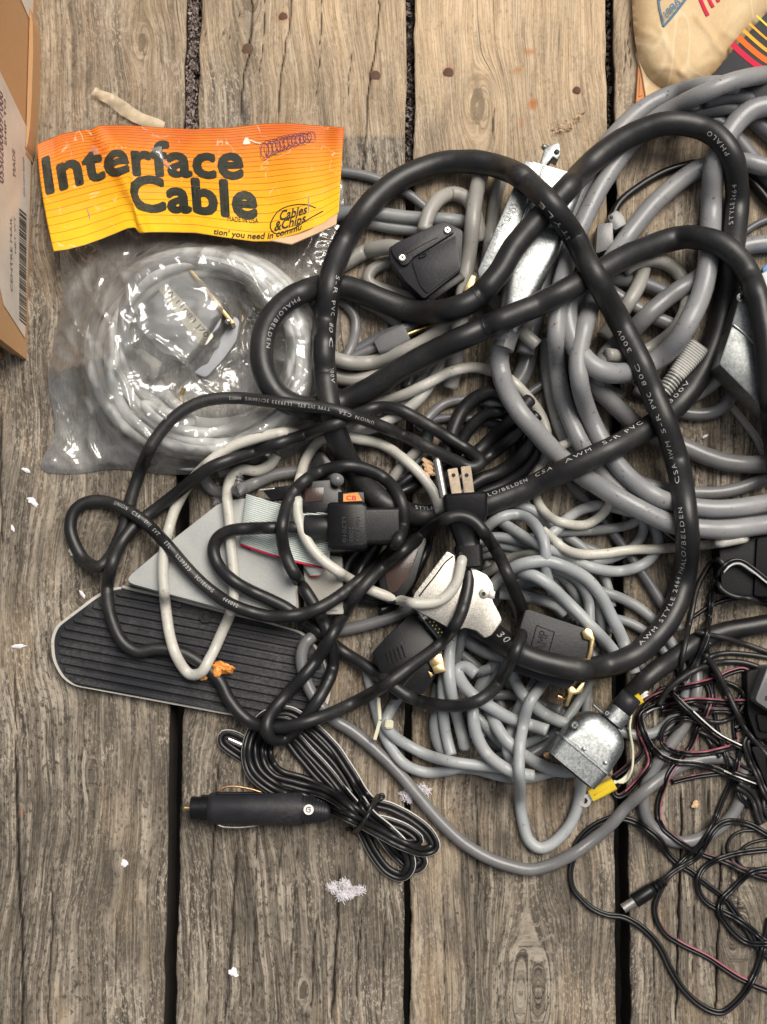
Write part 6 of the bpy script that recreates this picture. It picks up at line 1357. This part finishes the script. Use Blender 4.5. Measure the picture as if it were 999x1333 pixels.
def yellow_end():
    t = empty('yellow_sleeve', PV(826, 914, 0), 'yellow sleeve with frayed white strands beside the rubber boot', 'terminal sleeve')
    z = zat('B2', 835, 893)+0
    a, b = PV(817, 919, 34), PV(835, 908, 38)
    loft('sleeve', [section(a, b-a, 13, 11, .6), section(b, b-a, 13, 11, .6)], 'yellow', t)
    for k in range(6): wire('frayed_strand', [(834, 906+k, 38), (839, 902+k*1.1, 39+k % 3), (842+k % 3, 898+k*1.4, 38)], .8, 'stripe', t, 5)
yellow_end()
def cable_tie():
    t = empty('nylon_tie', PV(497, 940, 0), 'yellowed nylon cable tie cinched round two blue-grey cables', 'cable tie')
    z = zat('N9', 500, 943)+9
    s = catmull([(492, 909), (494, 925), (495, 938), (491, 950), (489, 962)], 1.5)
    tiltbox('tail', PV(493, 908, z), PV(495, 937, z+1), 4, 1.6, 'tie', t, .4); tiltbox('tail', PV(495, 938, z+1), PV(488, 963, z), 4.4, 1.6, 'tie', t, .4)
    tiltbox('head', PV(501, 942, z), PV(512, 943, z-1), 11, 9, 'tie', t, 1.5)
cable_tie()
def crumple(name, x, y, z, w, h, ang, mat, label, cat, n=46, amp=.35, thick=5, parent=None, seed=1, group=None):
    r = np.random.default_rng(seed); bm = bmesh.new(); bmesh.ops.create_icosphere(bm, subdivisions=3, radius=1)
    a = R(ang)
    for v in bm.verts:
        p = v.co; q = 1+amp*2*(fbm(np.array(p.x*2.1+seed*3+9), np.array(p.y*2.1+p.z*1.7+9), 3, seed)-.45)
        X, Y, Z = p.x*q*w/2, p.y*q*h/2, p.z*q*thick/2
        v.co = PV(x+X*math.cos(a)-Y*math.sin(a), y+X*math.sin(a)+Y*math.cos(a), z+Z)
    o = from_bm(name, bm, M[mat], parent, PV(x, y, max(0, z-thick/2)), False)
    if parent is None: tag(o, label, cat, group)
    return o
def twist():
    zt = 40
    t = empty('paper_tie', PV(280, 872, 20), 'crumpled orange paper tie wrapped round the black and white cables', 'paper tie')
    z = zat('P1', 285, 885)
    for k, (x, y, w, h, a, dz) in enumerate(((272, 868, 30, 12, 20, -2), (292, 868, 26, 12, 15, 2), (270, 878, 20, 10, -30, -6), (296, 873, 18, 9, -12, -4), (283, 874, 14, 12, 50, 4))):
        o = crumple('paper_fold', x, y, z+dz+4, w, h, a, 'orange', None, None, amp=.75, thick=7, parent=t, seed=k+3)
        for f in o.data.polygons: f.use_smooth = False
twist()
def tan_scrap():
    z = zat('K7b', 560, 618)+12
    t = empty('twisted_tan_scrap', PV(558, 608, z-8), 'twisted scrap of tan paper beside the round earth pin', 'paper scrap')
    for k, (x, y, w, h, a) in enumerate(((556, 601, 16, 7, 30), (558, 608, 17, 8, 35), (560, 614, 16, 7, 25), (557, 619, 10, 6, 60))): crumple('scrap_fold', x, y, z, w, h, a, 'tan', None, None, amp=.6, thick=6, parent=t, seed=k+21)
tan_scrap()
def car_plug():
    z = 21; par = OBJ['HK']
    a = PV(272, 1052, z); b = PV(392, 1053, z)
    lathe('plug_barrel', [(0, 17), (2, 19), (8, 20), (60, 20.6), (112, 20.4), (116, 20)], a, b, M['char'], par, 28)
    lathe('plug_grip', [(0, 20)]+[q for k in range(9) for q in ((1+k*4, 19.6-k*.9), (3+k*4, 19.6-k*.9), (3.4+k*4, 18-k*.9), (4.6+k*4, 18-k*.9))]+[(40, 9)], PV(388, 1053, z), PV(430, 1058, z-4), M['char'], par, 24)
    lathe('plug_nose', [(0, 13), (1, 14.5), (13, 14.5), (13, 16.6), (22, 16.6), (22, 15), (26, 15)], PV(249, 1052, z), a, M['black'], par, 24)
    lathe('centre_pin', [(0, 2.4), (1.5, 3.8), (4, 3.8), (4, 2.8), (12, 2.8)], PV(239, 1052, z), a, M['gold'], par, 14)
    for sgn, y0, pts in ((1, 1031, [(284, 1031), (290, 1026), (302, 1023.5), (316, 1025), (330, 1028), (342, 1032)]), (-1, 1070, [(281, 1071), (288, 1075.5), (302, 1077), (320, 1076.5), (334, 1074), (342, 1071)])):
        wire('contact_spring', [(x, y, z+2) for x, y in pts], 1.4, 'copper' if sgn == 1 else 'chrome', par); wire('contact_slot', [(x, y0+sgn*2.5, z+8) for x in (282, 300, 322, 343)], 2.4, 'black', par)
    lathe('white_emblem', [(0, 6.4), (.8, 6.2)], PV(402, 1054, z+18.6), PV(402, 1054, z+40), M['stripe'], par, 18)
    wire('emblem_ring', [(405, 1051.5, z+19.8), (402, 1050.5, z+19.8), (399, 1053, z+19.8), (400, 1056.6, z+19.8), (403.6, 1057, z+19.8), (404.6, 1054, z+19.8), (402, 1053.6, z+19.8)], .7, 'gmid', par)
    lathe('metal_tip', [(0, 3.2), (5, 3.2), (5, 4), (18, 4)], PV(298, 962, 10), PV(320, 972, 10), M['chrome'], par, 12)
car_plug()
def hank_tie():
    t = empty('wire_tie', PV(477, 1060, 0), 'black wire tie twisted round the waist of the cord hank', 'wire tie')
    z = max(zat('HK', 480, 1060), 24)
    z = float(np.max(SZ[ST0[CK['HK']]:ST0[CK['HK']+0]+CAB[CK['HK']]['n']][np.hypot(SX[ST0[CK['HK']]:ST0[CK['HK']]+CAB[CK['HK']]['n']]-478, SY[ST0[CK['HK']]:ST0[CK['HK']]+CAB[CK['HK']]['n']]-1058) < 20]))+7
    wire('tie_loop', [(492, 1036, 4), (489, 1040, z*.7), (483, 1050, z), (478, 1062, z+1), (472, 1072, z), (464, 1080, z*.6), (459, 1083, 3)], 2.6, 'rubber', t)
    wire('tie_loop', [(494, 1040, 4), (487, 1046, z*.8), (481, 1058, z+1), (474, 1070, z), (468, 1080, z*.6), (463, 1085, 3)], 2.3, 'rubber', t)
    wire('tie_end', [(492, 1037, 8), (498, 1034, 10), (500, 1038, 8), (494, 1041, 10)], 2.2, 'rubber', t); wire('tie_end', [(460, 1082, 6), (455, 1078, 8), (453, 1080, 6)], 2.6, 'rubber', t)
hank_tie()
def barrel():
    par = OBJ['w14']; z = 9
    a = PV(811, 1183, z-1); b = PV(862, 1149, z)
    lathe('barrel_tip', [(0, 5.4), (.6, 6.4), (19, 6.4)], a, b, M['chrome'], par, 18); lathe('tip_bore', [(-.1, 2.2), (.4, 2.1)], a, a-(b-a), M['ink'], par, 10)
    d = (b-a).normalized()
    lathe('plug_body', [(0, 7.6), (1, 9), (24, 9), (26, 8)], a+d*17*PXM, b, M['black'], par, 20)
    for k in range(4): lathe('relief_ring', [(0, 6), (1, 8-k*.6), (4, 8-k*.6), (5, 5.4-k*.4)], a+d*(42+k*5.6)*PXM, b, M['black'], par, 16)
    lathe('relief_core', [(0, 5), (24, 3.6)], a+d*38*PXM, b, M['rubber'], par, 12)
barrel()

# ------------------------------------------------------------------ power adapters at the right edge
def adapter(label, poly, z1, mat, name='wall_adapter', ridge=None):
    t = thing(name, poly, 0, label, 'power adapter')
    from_bm('adapter_body', prism_bm(rpoly(poly, 5), 0, z1, 4, 3), M[mat], t, world_loc(t), True)
    if ridge: from_bm('adapter_lid', prism_bm(rpoly(ridge, 4), z1-2, z1+5, 2.4, 2), M[mat], t, world_loc(t), True)
    return t
adapter('black wall adapter lying under the black wires at the right edge', [(936, 708), (984, 690), (1060, 690), (1060, 785), (940, 772)], 34, 'adapter', ridge=[(986, 700), (1060, 698), (1060, 778), (982, 776)])
a2 = adapter('grey wall adapter with a slotted top at the right edge', [(1000, 866), (983, 912), (1010, 930), (1070, 940), (1070, 866)], 46, 'gmid')
from_bm('adapter_slot', prism_bm([(997, 906), (1012, 906), (1012, 912), (996, 912)], 45.5, 46.6, .2, 1), M['ink'], a2, world_loc(a2))
adapter('low black box put in as the shade behind the grey adapter', [(972, 874), (1000, 868), (1060, 866), (1060, 960), (986, 962), (974, 930)], 22, 'adapter', ridge=[(985, 930), (1060, 936), (1060, 956), (990, 952)])  # black box added to stand in for the dark shadow by the grey adapter
adapter('black adapter corner in the dark heap of flat wires', [(978, 972), (1060, 974), (1060, 1030), (1000, 1026)], 14, 'adapter', ridge=[(1000, 984), (1060, 984), (1060, 1020), (1004, 1016)])

# ------------------------------------------------------------------ cartons and parcel at the upper edge
def carton():
    # upright carton wall: runs along x = wall(y) and rises from the deck out of the frame
    t = empty('cardboard_box', PV(-60, 210, 0), 'brown cardboard box with a white shipping label at the upper left', 'cardboard box')
    A, Bp = PV(50, -60, 0), PV(35, 470, 0)                       # foot of the wall facing the cables
    d = (Bp-A).normalized(); nrm = Vector((d.y, -d.x, 0)); nrm = -nrm if nrm.x < 0 else nrm
    def onwall(px, py, off=0.0):
        o = Vector(cam.location); q = PV(px, py, 0)-o; k = ((A+nrm*off-o).dot(nrm))/q.dot(nrm); return o+q*k
    def slab(name, pts, th, mat, off=0.0, par=t, bev=0):
        f = [onwall(x, y, off) for x, y in pts]; bm = bmesh.new()
        a = [bm.verts.new(p) for p in f]; b = [bm.verts.new(p-nrm*th) for p in f]; n = len(f)
        bm.faces.new(a); bm.faces.new(b[::-1])
        for i in range(n): bm.faces.new((a[i], b[i], b[(i+1) % n], a[(i+1) % n]))
        return from_bm(name, bm, M[mat], par, sum(f, Vector())/n)
    H = .082
    def wallslab(name, p, q, h0, h1, th, off=0.0, mat='card'):
        p, q = Vector(p), Vector(q); bm = bmesh.new()
        f = [p+Vector((0, 0, h0)), q+Vector((0, 0, h0)), q+Vector((0, 0, h1)), p+Vector((0, 0, h1))]; f = [v+nrm*off for v in f]
        a = [bm.verts.new(v) for v in f]; b = [bm.verts.new(v-nrm*th) for v in f]
        bm.faces.new(a); bm.faces.new(b[::-1])
        for i in range(4): bm.faces.new((a[i], b[i], b[(i+1) % 4], a[(i+1) % 4]))
        return from_bm(name, bm, M[mat], t, sum(f, Vector())/4)
    wallslab('side_wall', A, Bp-d*.001, .0005, H, .0028)
    wallslab('inner_wall', A+d*.0, Bp-d*.004, .0005, H-.01, .0028, -.0065)
    wallslab('inner_wall', A+d*.0, Bp-d*.009, .0005, H-.02, .0028, -.0125)
    back = -nrm*.22
    for off in (.002, .0085):
        p, q = Bp-d*off-nrm*.016, Bp-d*off+back
        bm = bmesh.new(); f = [p+Vector((0, 0, .0005)), q+Vector((0, 0, .0005)), q+Vector((0, 0, H-.01)), p+Vector((0, 0, H-.01))]
        a = [bm.verts.new(v) for v in f]; b = [bm.verts.new(v-d*.0028) for v in f]; bm.faces.new(a[::-1]); bm.faces.new(b)
        for i in range(4): bm.faces.new((a[i], a[(i+1) % 4], b[(i+1) % 4], b[i]))
        from_bm('end_wall', bm, M['card'], t, sum(f, Vector())/4)
    # torn flap standing proud near the foot of the wall
    fl = [A+d*(98*PXM)+nrm*.0008, A+d*(300*PXM)+nrm*.0008]
    bm = bmesh.new(); prof = [(.0, .0), (.10, .0022), (.3, .0030), (.6, .0030), (.82, .0024), (.94, .0010), (1.0, -.001)]; rows = []
    for f, w in prof:
        p = fl[0].lerp(fl[1], f); rows.append([bm.verts.new(p+Vector((0, 0, z))+nrm*x) for z, x in ((.0006, w), (.017, w), (.017, 0.), (.0006, 0.))])
    for a, b in zip(rows, rows[1:]):
        for k in range(4): bm.faces.new((a[k], a[(k+1) % 4], b[(k+1) % 4], b[k]))
    bm.faces.new(rows[0]); bm.faces.new(rows[-1][::-1]); from_bm('torn_flap', bm, M['card'], t, fl[0])
    lab = [(-30, 20), (0, 92), (41, 178), (40, 235), (37, 330), (33, 440), (6, 398), (0, 372), (-30, 300)]
    L = slab('shipping_label', lab, .0003, 'paper', .0005)
    slab('shipping_label', [(26, -40), (45, -40), (43, 34), (28, 0), (20, -20)], .0003, 'paper', .0005)
    # bar code: bars across the wall near its foot
    y = 272.
    while y < 418:
        w = float(rng.choice([.8, 1.2, 1.9])); slab('bar', [(25.6, y-1), (34.8, y+7), (34.8-.02, y+7+w), (25.6, y-1+w)], .0001, 'ink', .0007, L); y += w+float(rng.choice([1.0, 1.6, 2.4]))
    def wtext(s, y0, y1, px, h, mat='ink'):
        v, f, w = text_mesh(s); p0, p1 = onwall(px, y0, .0008), onwall(px-1, y1, .0008); e = (p1-p0); up = nrm.cross(e.normalized()); up = up if up.z > 0 else -up
        q = [p0+e*float(a/w)+up*float(b*h) for a, b in v]
        link('label_lettering', mesh_np('label_lettering', [tuple(Vector(k)-world_loc(L)) for k in q], f), M[mat], L, None, False)
    wtext('05502000097000', 240, 122, 5.2, .010, 'purple'); wtext('SHIP TO', 190, 130, 9, .004); wtext('CENTRE MAIL', 380, 282, 17, .004, 'gdark'); wtext('NET WT', 330, 282, 21.5, .003, 'gdark'); wtext('DO NOT BEND', 255, 205, 33, .003, 'gdark'); wtext('MADE', 230, 195, 21, .006, 'gdark')
carton()
def parcel():
    poly = [(822, -70), (823, 0), (826, 46), (831, 72), (843, 98), (858, 112), (872, 119), (890, 117), (922, 104), (942, 84), (970, 52), (1002, 17), (1040, -22), (1080, -70)]
    t = thing('kraft_parcel', poly, 0, 'tan kraft paper parcel with a blue boxed date stamp and red print at the top', 'parcel')
    xs = np.arange(812, 1080, 4.); ys = np.arange(-72, 128, 4.); X, Y = np.meshgrid(xs, ys); ps = [tuple(p) for p in catmull(poly, 5)[:, :2]]
    # snap the outer grid points to the outline
    m = inside(ps, X, Y); d = dist_in(ps, X, Y)
    z = 8+26*(1-np.exp(-d/16))+1.6*fbm(X/26, Y/34, 3, 9)
    for pts, a, wd in (([(858, 34), (866, 54), (876, 74), (886, 92)], 4, 1.8), ([(888, 96), (905, 80), (922, 62), (944, 38), (968, 12)], 3.4, 2.2), ([(906, 20), (916, 34), (926, 46), (934, 62), (946, 72)], 4, 2), ([(846, 96), (862, 88), (884, 92), (898, 104)], 3, 2), ([(940, 40), (962, 52), (972, 44)], 3, 2), ([(830, 40), (846, 44), (858, 52)], 2.4, 2.4), ([(890, 110), (908, 88), (930, 78)], 3, 2)):
        for q in catmull(pts, 3): z = np.maximum(z, 0)+0*z; z = z+a*.32*np.exp(-((X-q[0])**2+(Y-q[1])**2)/wd**2/2)*np.clip(d/8, 0, 1)
    B2 = np.array(ps); n0 = int(m.sum()); idx = -np.ones(X.shape, int); idx[m] = np.arange(n0)
    q = np.stack([idx[:-1, :-1], idx[1:, :-1], idx[1:, 1:], idx[:-1, 1:]], -1).reshape(-1, 4); q = q[(q >= 0).all(1)]
    V = P(X[m], Y[m], z[m]); from collections import Counter
    E = Counter(); 
    for f in q:
        for a, b in zip(f, np.roll(f, -1)): E[(int(a), int(b))] += 1
    be = [(a, b) for a, b in E if (b, a) not in E]; bi = {a: k for k, a in enumerate(sorted({a for e in be for a in e}))}
    px = np.stack([X[m], Y[m]], -1); skirt = []
    for a in bi:
        k = np.argmin(((B2-px[a])**2).sum(1)); V[a] = P(B2[k, 0], B2[k, 1], 10); c = P(B2[k, 0]*.99+9, B2[k, 1], 0); c[2] = .0003; skirt.append(c)
    F = [list(f) for f in q]+[[b, a, n0+bi[a], n0+bi[b]] for a, b in be]
    o = link('parcel_wrap', mesh_np('parcel_wrap', np.vstack([V, skirt])-np.array(world_loc(t)), F), M['kraft'], t)
    def zz(x, y):
        k = np.argmin((px[:, 0]-x)**2+(px[:, 1]-y)**2); return float(z[m][k])
    def strip(name, pts, w, mat):
        s = catmull(pts, 2); c = np.array([zz(x, y) for x, y in s[:, :2]]); c = np.convolve(np.pad(c, 3, 'edge'), np.ones(7)/7, 'valid')+1.2
        d = np.gradient(s[:, :2], axis=0); d /= np.linalg.norm(d, axis=1)[:, None]; nn = np.stack([-d[:, 1], d[:, 0]], -1)
        a = P(s[:, 0]+nn[:, 0]*w/2, s[:, 1]+nn[:, 1]*w/2, c); b = P(s[:, 0]-nn[:, 0]*w/2, s[:, 1]-nn[:, 1]*w/2, c); n = len(s)
        V = np.vstack([a, b, a-[0, 0, .0008], b-[0, 0, .0008]]); F = []
        for k in range(n-1): F += [(k, k+1, n+k+1, n+k), (k, 2*n+k, 2*n+k+1, k+1), (n+k, n+k+1, 3*n+k+1, 3*n+k)]
        return link(name, mesh_np(name, V-np.array(world_loc(t)), F), M[mat], t, None, False)
    strip('stamp_frame', [(857, -6), (859, 10), (862, 24), (864, 34)], 2.6, 'blue'); strip('stamp_frame', [(864, 34), (873, 24), (882, 13), (892, 0), (902, -12)], 3.2, 'blue'); strip('stamp_frame', [(857, 2), (861, -2), (866, -6)], 2, 'blue')
    flat_text('stamp_lettering', '1980?', (884, -6), (862, 18), 9, zz(874, 8)+5.5, M['blue'], t, .02)
    strip('red_print', [(908, -14), (912, -2), (917, 10), (922, 20)], 4.6, 'red'); strip('red_print', [(921, -8), (925, 2), (929, 9)], 4.2, 'red'); strip('red_print', [(930, -10), (933, -4), (936, 2)], 4.2, 'red')
    lo = [(829, 66), (836, 96), (842, 134), (866, 124), (876, 118), (858, 108), (842, 92)]
    from_bm('paper_flap', prism_bm(lo, 0, 9, .8, 1), M['kraft'], t, world_loc(t), True)
    e = thing('orange_carton', [(830, 90), (838, 140)], 0, 'sliver of orange carton showing left of the kraft parcel', 'carton')
    from_bm('carton_edge', prism_bm([(831, 84), (828, 136), (840, 131), (838, 100)], 0, 6, .6, 1), M['orange'] if False else M['cartono'], e, world_loc(e), True)
    from_bm('carton_flap', prism_bm([(833, 100), (832, 126), (837, 124), (836, 104)], 5.5, 7, .4, 1), M['cartono'], e, world_loc(e), True)
M['cartono'] = plastic('orange_card', (.56, .22, .07), (.6, .3, .15), .3, (.6, .75), .2)
parcel()
def retro_box():
    t = thing('striped_box', [(930, 100), (999, 60)], 0, 'black carton with red, orange and yellow stripes at the upper right corner', 'carton')
    zt = 26
    from_bm('carton_body', prism_bm([(918, 108), (960, 60), (1000, 14), (1090, 14), (1090, 140), (935, 150)], 0, zt, 1.2), M['cartonb'], t, world_loc(t), True)
    for k, (off, w, mt) in enumerate(((0, 7.5, 'red'), (11.5, 7.5, 'redor'), (22, 4.6, 'amber'), (33, 3.0, 'amber'), (46, 2.6, 'yellow'))):
        x0, y0 = 959+off*.70, 62-off*.80
        s = catmull([(x0-6, y0-5), (x0+8, y0+8), (x0+24, y0+21), (x0+36, y0+28), (x0+54, y0+31), (x0+110, y0+31)], 3)
        d = np.gradient(s[:, :2], axis=0); d /= np.linalg.norm(d, axis=1)[:, None]; nn = np.stack([-d[:, 1], d[:, 0]], -1); a = s[:, :2]+nn*w/2; b = s[:, :2]-nn*w/2; n = len(s)
        V = np.vstack([P(a[:, 0], a[:, 1], zt+.5), P(b[:, 0], b[:, 1], zt+.5)])
        link('printed_stripe', mesh_np('printed_stripe', V-np.array(world_loc(t)), [(k, k+1, n+k+1, n+k) for k in range(n-1)]), M[mt], t, None, False)
M['cartonb'] = plastic('black_card', (.035, .035, .04), (.15, .15, .16), .25, (.6, .7), .1, spec=.25)
M['redor'] = plastic('orange_red_print', (.75, .16, .03), (.5, .2, .1), .2, (.75, .85), .05, spec=.15)
retro_box()

# ------------------------------------------------------------------ flakes and fluff on the boards
for k, (x, y, w, h, a, lb) in enumerate(((34, 612, 11, 6, 20, 'white paint flake left of the bag corner'), (43, 653, 17, 10, 30, 'largest white paint flake near the left edge'), (17, 688, 9, 5, 70, 'curled white paint flake at the left edge'), (94, 718, 12, 9, 60, 'white paint flake left of the small black cord loop'), (107, 773, 12, 5, 55, 'narrow white paint flake above the pedal tip'), (24, 841, 16, 6, -5, 'curled white flake level with the pedal tip'), (162, 1124, 9, 12, 10, 'small white flake on the bare left board'), (305, 1266, 10, 14, -60, 'slim white flake near the bottom of the second board'), (918, 568, 8, 4, -30, 'tiny pale flake on the boards inside the right coil'))):
    crumple('paint_flake', x, y, 1.6, w, h*.8, a, 'fluff', lb, 'paint flake', amp=.9, thick=2.4, seed=k+40, group='paint flakes on the boards')
def fluffball(x, y, w, h, label, seed, n=34):
    r = np.random.default_rng(seed); V, F = [], []
    lobes = [(r.normal(0, w*.24), r.normal(0, h*.22), r.uniform(.5, 1.2)) for _ in range(5)]
    for k in range(n*9):
        lx, ly, ls = lobes[k % 5]; a = r.uniform(0, 6.28); L = r.uniform(3, 7)*ls; cx, cy, cz = x+lx+r.normal(0, w*.085), y+ly+r.normal(0, h*.10), abs(r.normal(2.2, 1.6))+.6
        t = np.linspace(-1, 1, 6); cu = r.normal(0, .5); px = cx+L*(t*math.cos(a)-cu*t*t*math.sin(a)); py = cy+L*(t*math.sin(a)+cu*t*t*math.cos(a)); pz = np.maximum(.5, cz+r.normal(0, .8)*t+1.2*np.sin(t*3+a))
        v, f, cp = tube_arrays(P(px, py, pz), r.uniform(.18, .42)*PXM, 4, len(V)); V += list(v); F += [list(q) for q in f]
    V = np.array(V); b = np.array([*P(x, y, 0)])
    tag(link('lint_tuft', mesh_np('lint_tuft', V-b, F), M['fluff'], None, b), label, 'lint')
fluffball(455, 1157, 34, 20, 'fluffy white lint tuft below the cord hank', 5, 60); fluffball(432, 1154, 14, 9, 'wispy white lint beside the larger tuft', 6, 16)
fluffball(551, 1028, 14, 7, 'white lint wisp on the third board beside the long grey cable', 8, 16); fluffball(284, 640, 12, 16, 'grey white lint in the shade left of the ribbed strain relief', 9, 18); fluffball(531, 1036, 12, 20, 'grey lint caught in the gap under the long grey cable', 10, 20)
def sawdust():
    r = np.random.default_rng(3); V, F = [], []
    for k in range(44):
        a = r.uniform(0, 1); x = 722+34*a+r.normal(0, 3); y = 170-24*a*a*(a > .5)-3*math.sin(a*6)+r.normal(0, 3); c = P(x, y, 1+r.uniform(0, 3)); q = r.normal(0, 1, (4, 3))*1.7*PXM; q[:, 2] = np.abs(q[:, 2]); i = len(V); V += list(c+q); F += [(i, i+1, i+2), (i, i+2, i+3), (i+1, i+3, i+2)]
    b = np.array([*P(738, 165, 0)]); tag(link('sawdust_crumbs', mesh_np('sawdust_crumbs', np.array(V)-b, F), M['chip'], None, b, False), 'little curved trail of sawdust crumbs on the tan board', 'sawdust')
sawdust()
crumple('bread_crumb', 905, 1047, 2.5, 9, 10, 0, 'tan', 'pale crumb on the boards inside the long grey loop', 'crumb', amp=.8, thick=5, seed=60)
crumple('wood_splinter', 712, 984, 2, 9, 7, 40, 'chip', 'tan splinter left of the zinc hood flange', 'splinter', amp=.7, thick=4, seed=61)
wire_s = catmull([(862, 690), (872, 698), (880, 704)], 1.5); cs = P(wire_s[:, 0], wire_s[:, 1], np.full(len(wire_s), 4.))
tag(tube('metal_pin', cs, 1.1*PXM, M['chrome'], None, 6), 'bare silver pin lying beside the lettered cable', 'pin')
